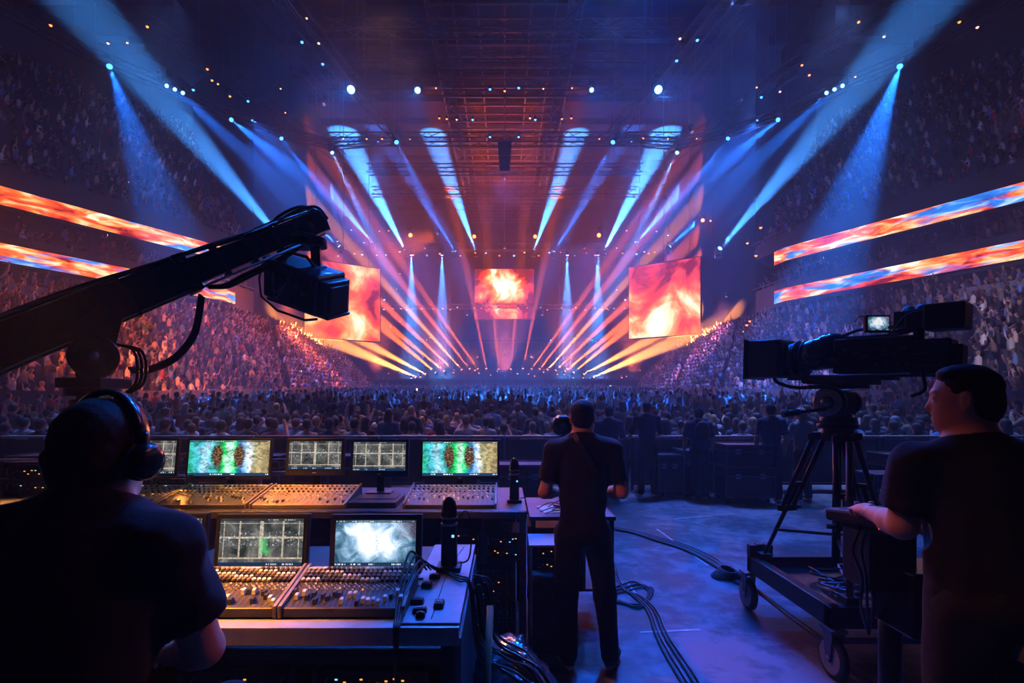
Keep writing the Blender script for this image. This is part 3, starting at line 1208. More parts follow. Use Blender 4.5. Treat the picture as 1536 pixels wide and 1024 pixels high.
# source pixel, beam end pixel, watts, cone, length depth change, lens scale
ARC_L = [
    ((163, 96), (215, 240), 37.0, 33.0, 323e3, 13, 1.2, 'blue_lens'),
    ((345, 178), (450, 262), 44.3, 38.0, 304e3, 8, 1.1, 'blue_lens'),
    ((420, 205), (530, 345), 47.2, 43.0, 380e3, 6, 1.1, 'blue_lens'),
    ((497, 226), (556, 350), 49.6, 45.0, 798e3, 4.5, 1.15, 'pale_lens'),
    ((593, 210), (655, 330), 48.6, 44.0, 266e3, 7, 1.3, 'blue_lens'),
]
for side, nm in ((-1, 'left'), (1, 'right')):
    mx = (lambda p: p) if side < 0 else (lambda p: 2 * CX - p)
    for k, (a, b, d0, d1, W, ang, sz, ln) in enumerate(ARC_L):
        moving_head(at(mx(a[0]), a[1], d0), at(mx(b[0]), b[1], d1), BLUE if ln == 'blue_lens' else PALE, W * K * (0.45 if side < 0 and k == 0 else 1), ang,
                    f'blue spotlight on the curved {nm} truss, {ordinal(k + 1)} from the outside', GB, ln, sz)
    # triple lamp
    t0 = at(mx(260), 132, 40.5)
    for j in range(3):
        p = t0 + Vector((0.42 * (j - 1), 0.35 * (j - 1) * -side, -0.07 * (j - 1) * side * -1))
        moving_head(p, at(mx(400), 260, 36), BLUE, 80e3 * K, 7, f"blue lamp of a row of three, {nm} truss, {('outer', 'middle', 'inner')[j if side < 0 else 2 - j]} one", GB, 'pale_lens', 0.95)
    # the big lamps that face the camera
    moving_head(at(mx(528), 133, 39.8), (side * 9, 8, 1), BLUE, 6e3 * K, 50, f'largest brightest blue lamp, hanging at the end of the long {nm} truss', 'large blue lamps facing the camera', 'pale_lens', 1.9, blend=0.9, soft=0.25)
    moving_head(at(mx(627), 134, 39.8), (side * 5, 10, 1), BLUE, 5e3 * K, 30, f'bright blue lamp facing the camera, just {nm} of the roof centre', 'large blue lamps facing the camera', 'pale_lens', 1.45 if side < 0 else 1.1, blend=0.9, soft=0.2)

# lamps on the upper stage truss: beams up and out over the crowd, and straight down
ST = 71.0
UPB = [   # source px, end px, end depth, watts, angle, source depth
    ((609, 378), (530, 225), 68, 4.8e6, 14, 71), ((714, 378), (664, 240), 68.5, 3.4e6, 13, 71), ((560, 366), (455, 240), 67, 3.0e6, 12, 71),
    ((512, 372), (400, 270), 58, 1.8e6, 9, 64), ((437, 376), (130, 15), 28, 0.9e6, 10, 46), ((685, 380), (615, 270), 68, 1.2e6, 8, 71),
]
for side, nm in ((-1, 'left'), (1, 'right')):
    mx = (lambda p: p) if side < 0 else (lambda p: 2 * CX - p)
    for k, (a, b, d1, W, ang, d0) in enumerate(UPB):
        moving_head(at(mx(a[0]), a[1], d0), at(mx(b[0]), b[1], d1), PALE if k in (0, 1, 4) else BLUE, W * K, ang,
                    f'blue beam lamp aimed up from the {nm} half of the upper stage truss, {ordinal(k + 1)}', 'blue beam lamps on the upper stage truss', 'pale_lens', 1.25)
    for k, (x, W) in enumerate(((617, 1000e3), (663, 850e3))):
        p = at(mx(x), 379, ST)
        moving_head(p, (p.x * 1.0, ST + 1, 0), PALE, W * K, 15, f"blue wash lamp shining straight down from the upper stage truss, {nm} {'outer' if k == 0 else 'inner'}", 'downlights on the upper stage truss', 'pale_lens', 1.25, blend=0.8)
    # orange blinders
    for k, (x, y, s) in enumerate(((615, 352, 1.7), (711, 354, 1.5))):
        moving_head(at(mx(x), y, ST - 1.5), (side * -3, 20, 1), ORANGE, 0.6e3 * K, 60, f"glaring orange lamp above the stage truss, {nm} {'outer' if k == 0 else 'inner'}", 'orange blinder lamps', 'orange_lens', s, blend=0.9, soft=0.3)
    # wide beams crossing low
    for k, (a, b, d1, W, ang, c) in enumerate((
            ((540, 400), (655, 572), 66, 90e3, 5, BLUE), ((575, 448), (668, 566), 68, 110e3, 5, BLUE), ((700, 470), (735, 560), 74, 80e3, 6, BLUE),
            ((520, 395), (640, 590), 60, 110e3, 5, BLUE), ((610, 462), (640, 560), 72, 90e3, 7, BLUE))):
        moving_head(at(mx(a[0]), a[1], 73), at(mx(b[0]), b[1], d1), c, W * K * 0.7, ang, f'small blue spotlight beside the stage towers, {nm} side, {ordinal(k + 1)} downwards', 'small blue spotlights beside the stage', 'blue_lens', 0.9)
    # orange fan from the stage floor
    FAN = [((640, 562), (430, 452), 58, 2.6e6, 8), ((655, 560), (500, 430), 62, 3.6e6, 7), ((668, 558), (530, 445), 63, 4.2e6, 6), ((682, 557), (548, 430), 64, 4.2e6, 5),
           ((694, 556), (590, 440), 65, 4.0e6, 4.5), ((706, 555), (615, 440), 66, 3.6e6, 4.2), ((718, 555), (650, 460), 67, 2.8e6, 4), ((730, 555), (715, 480), 68, 1.4e6, 4.5),
           ((625, 566), (440, 485), 54, 2.6e6, 8), ((748, 556), (743, 500), 69, 1.0e6, 4.5)]
    for k, (a, b, d1, W, ang) in enumerate(FAN):
        moving_head(at(mx(a[0]), a[1], 70.5), at(mx(b[0]), b[1], d1), ORANGE if k % 4 else WARM, W * K, ang,
                    f'orange beam lamp on the stage floor, {ordinal(k + 1)} of the {nm} half', 'orange beam lamps along the stage floor', 'orange_lens', 0.9)
p = at(1054, 330, 58)
moving_head(p, (4, 10, 1), ORANGE, 1.2e3 * K, 60, 'glaring orange lamp hanging above the right video screen', 'orange blinder lamps', 'orange_lens', 1.2, blend=0.9, soft=0.3)

# floods added to colour the haze and brighten the crowd
M['added_flood_lens'] = glow('added_flood_lens', (0.5, 0.25, 0.4), 0.8)


def flood(pos, target, col, watts, ang, label, group='added wash floods on the roof trusses', lens='added_flood_lens', size=0.9, blend=1.0, soft=0.5):  # lamp added for its wash of colour, not an existing fixture
    return moving_head(pos, target, col, watts * KF, ang, label, group, lens, size, blend=blend, soft=soft)


flood((-8, 62, 22), (-24, 34, 4), (1.0, 0.13, 0.03), 700e3 * K, 34, 'added orange red wash flood lighting the left stand')
flood((6, 66, 21), (32, 32, 4), (0.75, 0.16, 0.35), 60e3 * K, 45, 'added dim pink wash flood lighting the right stand')
flood((-14, 40, 25), (-22, 24, 3), (1.0, 0.18, 0.06), 25e3 * K, 60, 'added orange wash flood above the left lower seats')
flood((-8, 22, 24), (-26, 20, 5), (0.12, 0.25, 1.0), 15e3 * K, 70, 'added blue wash flood above the near left seats')
flood((10, 22, 24), (26, 20, 5), (0.22, 0.33, 1.0), 30e3 * K, 70, 'added pale blue wash flood above the near right seats')
flood((16, 44, 25), (24, 36, 3), (0.25, 0.22, 1.0), 35e3 * K, 60, 'added violet wash flood above the right lower seats')
flood((-12, 14, 25), (-40, 34, 20), (0.30, 0.35, 1.0), 16e3 * K, 60, 'added blue wash flood on the upper left seats')
flood((12, 14, 25), (40, 34, 20), (0.25, 0.35, 1.0), 22e3 * K, 60, 'added blue wash flood on the upper right seats')
flood((0, 56, 26), (0, 24, 1), (0.30, 0.16, 1.0), 40e3 * K, 60, 'added violet wash flood over the floor crowd')
flood((0, 79, 9), (0, 66, 36), (1.0, 0.08, 0.03), 120e3 * K, 45, 'added red uplight colouring the roof from behind the stage')
for k, x in enumerate((-18, -9, 0, 9, 18)):  # added floods that fill the air over the stage with colour
    flood((x, 72.5, 5.0), (x * 1.1, 70, 30), (1.0, 0.15, 0.08), 950e3 * K, 72, f'added red uplight standing on the stage deck, {ordinal(k + 1)} from the left', 'added red uplights on the stage deck')
    flood((x * 1.2, 69.5, 22.6), (x * 1.5, 62, 0), (0.34, 0.10, 0.9), 80e3 * K, 70, f'added violet flood on the upper stage truss, {ordinal(k + 1)} from the left', 'added violet floods on the upper stage truss')
for x in (-12, -4, 4, 12):  # added floods to warm the far crowd
    flood((x, 76, 8.2), (x * 2.2, 40, 3), (1.0, 0.20, 0.07), 60e3 * K, 50, f"added wide orange stage flood facing the crowd, {'far ' if abs(x) > 8 else ''}{'left' if x < 0 else 'right'} of stage centre", 'added orange floods on the stage')
def added_lamp(pos, target, col, watts, ang, label, lens='added_flood_lens', soft=0.25, blend=0.8):  # lamp added outside the view to light crew, desks
    o = moving_head(pos, target, col, watts, ang, label, 'added spotlights hung above the crew', lens, 0.9, blend=blend, soft=soft)
    MB().cyl((0, 0, 0.6), (0, 0, (37 - pos[2]) / 0.9), 0.03, n=8).build('added_pipe', 'dull_steel', o)  # pipe made up to hang the added lamp from
    return o


added_lamp((4.5, 14.5, 16), (2.4, 6.4, 0), (0.0, 0.09, 1.0), 11e3, 30, 'added blue spotlight on a drop pipe above the bare camera floor', 'blue_lens')
added_lamp((2.0, 12.5, 14), (1.4, 3.6, 0), (0.0, 0.10, 1.0), 8e3, 22, 'added blue spotlight on a drop pipe above the standing man', 'blue_lens')
added_lamp((6.0, 12, 14), (2.6, 4.0, 0.4), (0.0, 0.11, 1.0), 5e3, 22, 'added blue spotlight on a drop pipe above the camera dolly', 'blue_lens')
added_lamp((1.8, 10, 12), (-0.4, 2.4, 0.9), (0.01, 0.16, 1.0), 11e3, 20, 'added blue spotlight on a drop pipe above the control desks', 'blue_lens')
added_lamp((3.0, 7.5, 9), (-0.85, 1.15, 1.5), (0.02, 0.14, 1.0), 1.6e3, 14, 'added blue spotlight on a drop pipe above the seated person', 'blue_lens')
added_lamp((5.5, 4.2, 7), (-0.70, 1.25, 1.25), (1.0, 0.18, 0.08), 0.5e3, 9, 'added red spotlight on a drop pipe right of the seated person')
added_lamp((-7, 5, 8), (1.45, 1.98, 1.3), (1.0, 0.14, 0.05), 0.8e3, 6, 'added orange spotlight on a drop pipe left of the cameraman')
added_lamp((-5, 12, 13), (0.5, 3.45, 1.3), (1.0, 0.25, 0.10), 4.0e3, 12, 'added orange spotlight on a drop pipe in front of the standing man')
added_lamp((-7, 15.5, 15), (-4, 12.5, 1.0), (0.10, 0.22, 1.0), 2e3, 50, 'added blue wash lamp over the front rows left of centre')
added_lamp((7, 15.5, 15), (5, 11.5, 1.0), (0.10, 0.25, 1.0), 6e3, 50, 'added blue wash lamp over the front rows right of centre')
added_lamp((-3.5, 1.7, 5.0), (-1.08, 2.04, 1.0), (1.0, 0.32, 0.045), 7.5e3, 11, 'added amber spotlight on a drop pipe above the near consoles')
added_lamp((-3.2, 3.0, 6.0), (-1.75, 3.85, 1.0), (1.0, 0.32, 0.045), 9e3, 14, 'added amber spotlight on a drop pipe above the left rear consoles')
added_lamp((0.8, 3.0, 6.0), (-0.45, 3.85, 1.0), (1.0, 0.32, 0.045), 5e3, 8, 'added amber spotlight on a drop pipe above the right rear console')
added_lamp((-2.5, 0.6, 5.2), (1.9, 1.62, 1.0), (1.0, 0.45, 0.25), 0.35e3, 6, 'added amber spotlight on a drop pipe aimed at the gear cart')
added_lamp((-4.5, 0.8, 5.5), (0.55, 3.4, 1.15), (1.0, 0.20, 0.08), 0.45e3, 9, 'added amber spotlight on a drop pipe behind the desks')
for x, c_, nm_ in ((-10, (0.12, 0.26, 1.0), 'blue'), (-3.5, (1.0, 0.35, 0.22), 'pink'), (3.5, (0.35, 0.35, 1.0), 'violet'), (10, (0.15, 0.30, 1.0), 'blue')):
    added_lamp((x, 15.5, 15), (x * 0.9, 12.2, 1.2), c_, (7e3 if abs(x) > 5 else 4e3), 44, f"{nm_} added rim light on a drop pipe over the front rows, {'left' if x < 0 else 'right'} {'outer' if abs(x) > 5 else 'inner'} one")
for k, (y_, w_) in enumerate(((46, 2.2e3), (57, 7e3), (68, 18e3))):  # added uplights that redden the catwalk and roof
    moving_head((0, y_, 29.2), (0, y_ + 3, 36), (1.0, 0.10, 0.03), w_, 150, f'added red uplight under the catwalk grid, {ordinal(k + 1)} from the camera', 'added red uplights under the catwalk', 'added_flood_lens', 0.6, blend=1.0, soft=0.5)
added_lamp((-16, 3, 9), (-20.5, 36, 5), (1.0, 0.17, 0.04), 60e3, 26, 'added orange wash on a drop pipe aimed at the left lower seats')
added_lamp((-13, 2, 9), (-28, 20, 6), (0.55, 0.36, 0.8), 3.5e3, 30, 'added blue wash on a drop pipe aimed at the near left seats')
added_lamp((14, 2, 9), (26.5, 22, 6), (0.85, 0.60, 0.75), 13e3, 30, 'added pale wash on a drop pipe aimed at the near right seats')
added_lamp((16, 3, 9), (19, 42, 5), (0.40, 0.28, 1.0), 45e3, 22, 'added violet wash on a drop pipe aimed at the far right seats')
added_lamp((-17, 2, 14), (-41, 31, 22), (0.55, 0.40, 0.60), 3e3, 34, 'added dim wash on a drop pipe aimed at the upper left seats')
added_lamp((17, 2, 14), (41, 31, 22), (0.30, 0.40, 1.0), 5e3, 34, 'added dim wash on a drop pipe aimed at the upper right seats')
# wash lamps added past the ribbon boards to brighten the lower seats
for side, nm in ((-1, 'left'), (1, 'right')):
    for k, (t, cl, cr, wl_, wr_) in enumerate(((1.5, (0.35, 0.30, 1.0), (0.75, 0.58, 0.85), 4e3, 26e3), (2.1, (1.0, 0.20, 0.10), (0.65, 0.52, 0.95), 18e3, 24e3), (2.7, (1.0, 0.14, 0.03), (0.25, 0.30, 1.0), 70e3, 7e3),
                                            (3.3, (1.0, 0.13, 0.03), (0.30, 0.22, 0.9), 90e3, 7e3), (3.9, (1.0, 0.12, 0.03), (0.4, 0.2, 0.9), 50e3, 9e3), (4.7, (1.0, 0.13, 0.05), (0.8, 0.2, 0.5), 24e3, 10e3))):
        if t < 4.35:
            continue
        p, q = bowl(t, 0.93), bowl(t + 0.08, 0.45)
        o = moving_head((side * p.x, p.y, 12.4 if t > 4.35 else 9.6 - 0.9), (side * q.x, q.y, 2.6), cl if side < 0 else cr, (wl_ if side < 0 else wr_) * 2.4, 52,
                        f'added wash lamp past the lower ribbon board, {nm} stand, at its stage end', 'added wash lamps past the ribbon boards', 'added_flood_lens', 0.7, blend=1.0, soft=0.4)
    for k, t in enumerate((1.6, 2.3, 3.0, 3.7)):  # added lamps to bring out the upper crowd
        p, q = bowl(t, 1.15), bowl(t + 0.05, 1.6)
        moving_head((side * p.x, p.y, 27.5), (side * q.x, q.y, 21), (0.16, 0.28, 1.0) if k % 2 else (0.45, 0.28, 0.7), 1.3e3, 55,
                    f'added wash lamp above the upper seats of the {nm} stand, {ordinal(k + 1)} from the near end', 'added wash lamps above the upper seats', 'added_flood_lens', 0.7, blend=1.0, soft=0.4)
for side, nm in ((-1, 'left'), (1, 'right')):  # floods added to spread blue through the haze
    flood((side * 22, 44.5, 26.2), (side * 9, 40, 2), (0.02, 0.16, 1.0), 1000e3, 60, f'added deep blue flood on the curved {nm} truss', 'added deep blue floods on the curved trusses', 'blue_lens', 0.5)
    flood((side * 12, 48.5, 26.4), (side * 13, 50, 0), (0.02, 0.16, 1.0), 600e3, 55, f'added deep blue flood near the inner end of the curved {nm} truss', 'added deep blue floods on the curved trusses', 'blue_lens', 0.5)

# ---- the many small lamps
def small_lamp_mesh(mat, nm):
    m = MB()
    m.lathe((0, 0, 0.12), (0, 0, -1), [(0, 0.05), (0.03, 0.10), (0.22, 0.12), (0.24, 0.10)], 8)
    m.bar((0, 0, 0.1), (0, 0, 0.32), 0.04)
    l = MB()
    l.ball((0, 0, -0.12), 0.09, 8, 5)
    return m.mesh('small_lamp', 'satin_black'), l.mesh('small_lamp_bulb', mat)


SL = {k: small_lamp_mesh(m_, k) for k, m_ in (('amber', 'amber_lens'), ('blue', 'blue_lens'), ('white', 'white_lens'), ('dim', 'dim_amber'))}


def small_lamp(pos, kind, label, group, size=1.0):
    me, bl = SL[kind]
    o = link('small_stage_lamp', me, None, pos)
    o.scale = (size * 0.8,) * 3
    tag(o, label, 'lamp', group)
    link('bulb', bl, o)
    return o


rl = random.Random(3)
COLNAME = {'amber': 'amber', 'blue': 'blue', 'white': 'white', 'dim': 'dim orange'}
for k in range(34):      # upper stage truss row
    x = 455 + k * (1060 - 455) / 33 + rl.uniform(-5, 5)
    kind = ['blue', 'amber', 'blue', 'white', 'amber'][k % 5]
    small_lamp(at(x, 378 + rl.uniform(-3, 4), 70.6), kind, f'tiny {COLNAME[kind]} lamp in the row along the upper stage truss', f'tiny {COLNAME[kind]} lamps on the upper stage truss', rl.uniform(1.0, 2.0))
for k in range(26):      # lower stage truss
    x = 575 + k * (940 - 575) / 25 + rl.uniform(-6, 6)
    kind = 'amber' if k % 4 else 'blue'
    small_lamp(at(x, 461 + rl.uniform(-2, 3), 73.2), kind, f'tiny {COLNAME[kind]} lamp on the lower stage truss', f'tiny {COLNAME[kind]} lamps on the lower stage truss', rl.uniform(0.9, 1.6))
for k in range(34):      # along the stage front
    x = 530 + k * (985 - 530) / 33 + rl.uniform(-5, 5)
    kind = ('white', 'amber', 'amber')[k % 3]
    small_lamp(at(x, rl.uniform(553, 570), rl.uniform(66.6, 67.5)), kind, f'tiny {COLNAME[kind]} lamp along the stage front', f'tiny {COLNAME[kind]} lamps along the stage front', rl.uniform(0.9, 1.7))
PTS = [(76, 35, 'amber'), (221, 37, 'amber'), (162, 62, 'white'), (191, 62, 'dim'), (318, 118, 'amber'), (327, 124, 'dim'), (345, 142, 'amber'), (372, 149, 'blue'), (290, 132, 'blue'), (311, 101, 'amber'),
       (1288, 30, 'amber'), (1326, 52, 'white'), (1214, 110, 'amber'), (1203, 95, 'amber'), (1170, 135, 'white'), (1142, 143, 'blue'), (1135, 129, 'dim'), (1283, 113, 'dim'), (1439, 30, 'amber'), (1466, 38, 'white'),
       (453, 60, 'blue'), (478, 62, 'white'), (484, 93, 'blue'), (460, 25, 'dim'), (1020, 55, 'white'), (1046, 57, 'blue'), (1015, 88, 'blue'), (421, 131, 'dim'), (428, 167, 'dim'), (654, 130, 'dim'),
       (735, 131, 'blue'), (757, 134, 'amber'), (778, 129, 'blue'), (815, 131, 'dim'), (858, 130, 'dim'), (659, 175, 'amber'), (670, 176, 'amber'), (685, 177, 'white'), (709, 177, 'blue'), (795, 175, 'white'), (803, 177, 'blue'), (843, 176, 'amber'), (857, 175, 'amber'),
       (515, 206, 'dim'), (550, 206, 'amber'), (573, 206, 'amber'), (615, 207, 'dim'), (735, 203, 'blue'), (778, 203, 'blue'), (899, 206, 'amber'), (965, 205, 'amber'), (1002, 206, 'dim'), (1045, 206, 'dim'),
       (757, 240, 'amber'), (308, 326, 'amber'), (364, 451, 'amber'), (1203, 327, 'amber'), (1141, 338, 'amber'), (1066, 328, 'amber'), (1162, 348, 'blue'), (1091, 349, 'blue'), (1040, 355, 'blue'), (1056, 362, 'dim'),
       (1145, 450, 'amber'), (1092, 452, 'amber'), (1078, 409, 'amber'), (1084, 409, 'amber'), (1121, 362, 'dim'), (1125, 478, 'amber'), (1120, 484, 'amber'), (1138, 476, 'dim'), (1134, 380, 'amber'),
       (292, 458, 'dim'), (300, 461, 'dim'), (311, 463, 'dim'), (373, 478, 'amber'), (378, 482, 'amber'), (382, 477, 'dim'), (489, 335, 'amber'), (527, 343, 'white'), (546, 362, 'blue'), (506, 360, 'blue'), (583, 344, 'amber'), (569, 345, 'dim'),
       (940, 344, 'amber'), (925, 370, 'white'), (985, 345, 'amber'), (1002, 351, 'blue'), (953, 361, 'blue'), (973, 378, 'amber'), (1053, 307, 'dim'), (1040, 388, 'dim'), (600, 409, 'dim'), (602, 461, 'amber'), (910, 461, 'amber'),
       (645, 504, 'amber'), (862, 505, 'amber'), (640, 508, 'dim'), (888, 508, 'blue'), (826, 508, 'blue'), (600, 480, 'dim'), (586, 488, 'amber'), (595, 432, 'dim'), (925, 433, 'dim'), (1070, 450, 'amber'), (1105, 440, 'dim')]
for k, (x, y, kind) in enumerate(PTS):
    if y < 250:
        d = 768 * 24.4 / (600 - y)
        lab, g, s = f'small {COLNAME[kind]} lamp hanging among the roof trusses', f'small {COLNAME[kind]} lamps among the roof trusses', 1.25
        d = min(max(d, 31), 62)
        if kind == 'blue':
            s = 1.4
    elif 1060 < x or x < 440:
        d, lab, g, s = 58, f'{COLNAME[kind]} lamp beside the end of the stands', f'{COLNAME[kind]} lamps beside the ends of the stands', 1.9
        d = 47 if abs(x - CX) > 360 else 56
    else:
        d, lab, g, s = 69.5, f'small {COLNAME[kind]} lamp hanging around the stage screens', f'small {COLNAME[kind]} lamps around the stage screens', 1.5
    if kind == 'dim':
        s *= 0.8
    small_lamp(at(x, y, d), kind, lab, g, s)

by_group = {}
for o in bpy.data.objects:
    if o.name.startswith('small_stage_lamp') and o.parent is None:
        by_group.setdefault(o['group'], []).append(o)
for g, os_ in by_group.items():
    os_.sort(key=lambda o: o.location.x / o.location.y)
    for k, o in enumerate(os_):
        o['label'] = f"{o['label']}, {ordinal(k + 1)} from left"
# ---------------------------------------------------------------- the crowd
CLOTHES = [((0.018, 0.018, 0.024), 30, 'black'), ((0.03, 0.04, 0.09), 14, 'navy'), ((0.12, 0.12, 0.13), 9, 'dark grey'), ((0.55, 0.54, 0.56), 9, 'white'),
           ((0.28, 0.28, 0.30), 7, 'grey'), ((0.30, 0.03, 0.03), 5, 'red'), ((0.10, 0.18, 0.42), 7, 'blue'), ((0.38, 0.28, 0.20), 6, 'tan'),
           ((0.12, 0.07, 0.05), 8, 'brown'), ((0.05, 0.12, 0.09), 3, 'green'), ((0.45, 0.35, 0.38), 4, 'pink')]
SKINS = [(0.50, 0.28, 0.20), (0.42, 0.22, 0.15), (0.20, 0.10, 0.065), (0.58, 0.36, 0.27)]
HAIRS = [((0.012, 0.009, 0.008), 'black'), ((0.035, 0.02, 0.012), 'dark brown'), ((0.10, 0.055, 0.03), 'brown'), ((0.35, 0.24, 0.12), 'fair'), ((0.25, 0.24, 0.24), 'grey')]


def low_person(pose):
    """a small figure: vertices, quads, a colour index per vertex (0 shirt 1 skin 2 hair 3 trousers 4 phone)"""
    V, F, C = [], [], []

    def ring(c, rx, ry, n, ci, prev=None, tilt=0.0):
        b = len(V)
        for i in range(n):
            a = 2 * PI * (i + 0.5) / n
            V.append((c[0] + rx * math.cos(a), c[1] + ry * math.sin(a), c[2] + tilt * math.sin(a)))
            C.append(ci)
        if prev is not None:
            for i in range(n):
                F.append((prev + i, prev + (i + 1) % n, b + (i + 1) % n, b + i))
        return b

    lean = pose.get('lean', 0)
    p = ring((0, 0, 0.0), 0.19, 0.14, 6, 3)
    p = ring((0, lean * 0.1, 0.12), 0.175, 0.125, 6, 0, p)
    p = ring((0, lean * 0.5, 0.34), 0.205, 0.13, 6, 0, p)
    p = ring((0, lean * 0.8, 0.50), 0.20, 0.10, 6, 0, p)
    p = ring((0, lean * 0.9, 0.56), 0.075, 0.065, 6, 0, p)
    hx, hy = pose.get('head', (0, 0))
    p = ring((hx * 0.5, lean + hy * 0.5, 0.615), 0.055, 0.055, 6, 1, p)
    hd = (hx, lean + hy + 0.01)
    hc = pose.get('hairfront', 1)
    p = ring((hd[0], hd[1], 0.66), 0.075, 0.085, 6, 1, p)
    p = ring((hd[0], hd[1], 0.73), 0.088, 0.105, 6, 1, p)
    for i in (3, 4, 5):
        C[p + i] = 2
        C[p - 6 + i] = 2
    p = ring((hd[0], hd[1] - 0.005, 0.80), 0.078, 0.09, 6, 2, p)
    b = len(V)
    V.append((hd[0], hd[1] - 0.005, 0.84))
    C.append(2)
    for i in range(6):
        F.append((p + i, p + (i + 1) % 6, b, b))
    for s, arm in ((-1, pose['l']), (1, pose['r'])):
        pts = [(s * 0.19, lean * 0.8, 0.48)] + [(s * x, lean + y, z) for x, y, z in arm]
        pr = None
        for k, q in enumerate(pts):
            r = (0.06, 0.047, 0.036, 0.04)[k]
            bb = len(V)
            for i in range(4):
                a = 2 * PI * i / 4
                up = (0, 1, 0) if abs(q[2] - 0.3) > 0.2 else (0, 0, 1)
                V.append((q[0] + r * math.cos(a), q[1] + (r * math.sin(a) if up[1] else 0), q[2] + (r * math.sin(a) if up[2] else 0)))
                C.append(0 if k < 2 else 1)
            if pr is not None:
                for i in range(4):
                    F.append((pr + i, pr + (i + 1) % 4, bb + (i + 1) % 4, bb + i))
            pr = bb
    b = len(V)
    for z in (-0.45, 0.10):
        for x, y in ((-0.18, 0.08), (0.18, 0.08), (0.18, 0.30), (-0.18, 0.30)):
            V.append((x, y, z))
            C.append(3)
    for q in ((4, 5, 6, 7), (0, 1, 5, 4), (1, 2, 6, 5), (2, 3, 7, 6), (3, 0, 4, 7)):
        F.append(tuple(b + i for i in q))
    if pose.get('phone'):
        x, y, z = arm[-1]
        x, y, z = x, lean + y, z + 0.05
        b = len(V)
        for dx, dz in ((-0.035, -0.06), (0.035, -0.06), (0.035, 0.06), (-0.035, 0.06)):
            V.append((x + dx, y - 0.01, z + dz))
            C.append(4)
        F.append((b, b + 1, b + 2, b + 3))
        for dx, dz in ((-0.035, -0.06), (0.035, -0.06), (0.035, 0.06), (-0.035, 0.06)):
            V.append((x + dx, y + 0.01, z + dz))
            C.append(3)
        F.append((b + 7, b + 6, b + 5, b + 4))
    return np.array(V, dtype=np.float32), np.array(F, dtype=np.int32), np.array(C)


DOWN = [(0.25, 0.02, 0.25), (0.20, 0.20, 0.12), (0.12, 0.28, 0.12)]
FWD = [(0.24, 0.08, 0.28), (0.17, 0.26, 0.38), (0.10, 0.32, 0.46)]
UPA = [(0.30, 0.05, 0.70), (0.28, 0.10, 0.98), (0.27, 0.10, 1.06)]
WAVE = [(0.36, 0.05, 0.52), (0.50, 0.08, 0.80), (0.52, 0.08, 0.88)]
CLAP = [(0.24, 0.12, 0.36), (0.10, 0.30, 0.62), (0.03, 0.33, 0.68)]
HOLD = [(0.24, 0.12, 0.42), (0.13, 0.30, 0.72), (0.10, 0.32, 0.80)]
POSES = [low_person(p) for p in (
    {'l': DOWN, 'r': DOWN}, {'l': DOWN, 'r': DOWN, 'lean': 0.10, 'head': (0.03, 0)}, {'l': FWD, 'r': DOWN, 'head': (-0.02, 0.02)}, {'l': CLAP, 'r': CLAP},
    {'l': UPA, 'r': UPA}, {'l': DOWN, 'r': WAVE}, {'l': FWD, 'r': HOLD, 'phone': True}, {'l': WAVE, 'r': DOWN, 'lean': 0.05}, {'l': HOLD, 'r': HOLD, 'phone': True})]
POSE_W = np.array([20, 16, 12, 12, 8, 9, 0.35, 8, 0.2], dtype=float)
POSE_W /= POSE_W.sum()


def inside(x, y, z, m=150):
    if y < 3:
        return False
    px = CX + x / y * FPX
    py = CY - (z - EYE) / y * FPX
    return -m < px < 1536 + m and py > -260


spots_ = []          # x, y, z(seat), heading


def add_tier(rows, t1, off, zf, gap=0.60, skip=0.10, t0=0.3):
    for side in (-1, 1):
        for r_ in range(rows):
            t = t0
            while t < t1:
                i = min(int(t), len(NODES) - 2)
                p = bowl(t, off(r_))
                q = bowl(t + 0.01, off(r_))
                sp_ = (q - p).length / 0.01
                t += gap / max(sp_, 1) * rl.uniform(0.85, 1.2)
                if abs((t * sp_ / 9.0) % 1.0 - 0.5) < 0.05 or rl.random() < skip:
                    continue
                x, y, z = side * p.x, p.y, zf(r_)
                if inside(x, y, z):
                    n_ = Vector((-side * 0.6, 0.8))
                    spots_.append((x, y, z, math.atan2(-x * 1.0, 72 - y) + rl.uniform(-0.2, 0.2)))


add_tier(LOW_ROWS, 5.6, lambda r_: 0.03 + (r_ + 0.45) * 0.94 / LOW_ROWS, lambda r_: 1.35 + r_ * 0.40 + 0.42)
add_tier(CLUB_ROWS - 1, 4.3, lambda r_: 1.0 + (r_ + 0.45) * 0.06, lambda r_: 11.4 + r_ * 0.45 + 0.42, 0.75, 0.35)
add_tier(UP_ROWS, 4.3, lambda r_: 1.02 + (r_ + 0.5) * 0.058, lambda r_: 15.7 + r_ * 0.66 + 0.42, 0.72, 0.22)

# floor crowd: rows behind the rail
floor_seats = []
row = 0
y = 11.3
while y < 64:
    half = 0
    for t in range(600):
        pt = bowl(t * 0.01, -0.06)
        if pt.y >= y:
            half = pt.x
            break
    half = min(half, 24)
    x = -half + rl.uniform(0, 0.3)
    seat = 0
    while x < half:
        aisle = abs(abs(x) - 9.5) < 0.5 if y > 20 else False
        if not aisle and rl.random() > 0.06 and inside(x, y, 1, 90 if y > 24 else 40):
            floor_seats.append([x + rl.uniform(-0.08, 0.08), y + rl.uniform(-0.14, 0.14), floor_z(y) + 0.45, math.atan2(-x * 0.6, 78 - y) + rl.uniform(-0.2, 0.2), row])
        x += rl.uniform(0.54, 0.66)
    y += 0.92 if y < 30 else 0.98
    row += 1
near_seats = floor_seats[:300]
far_seats = floor_seats[300:]
for s in far_seats:
    stand = rl.random() < (0.25 if s[1] < 40 else 0.8)
    spots_.append((s[0], s[1], s[2] + (0.42 if stand else 0), s[3]))

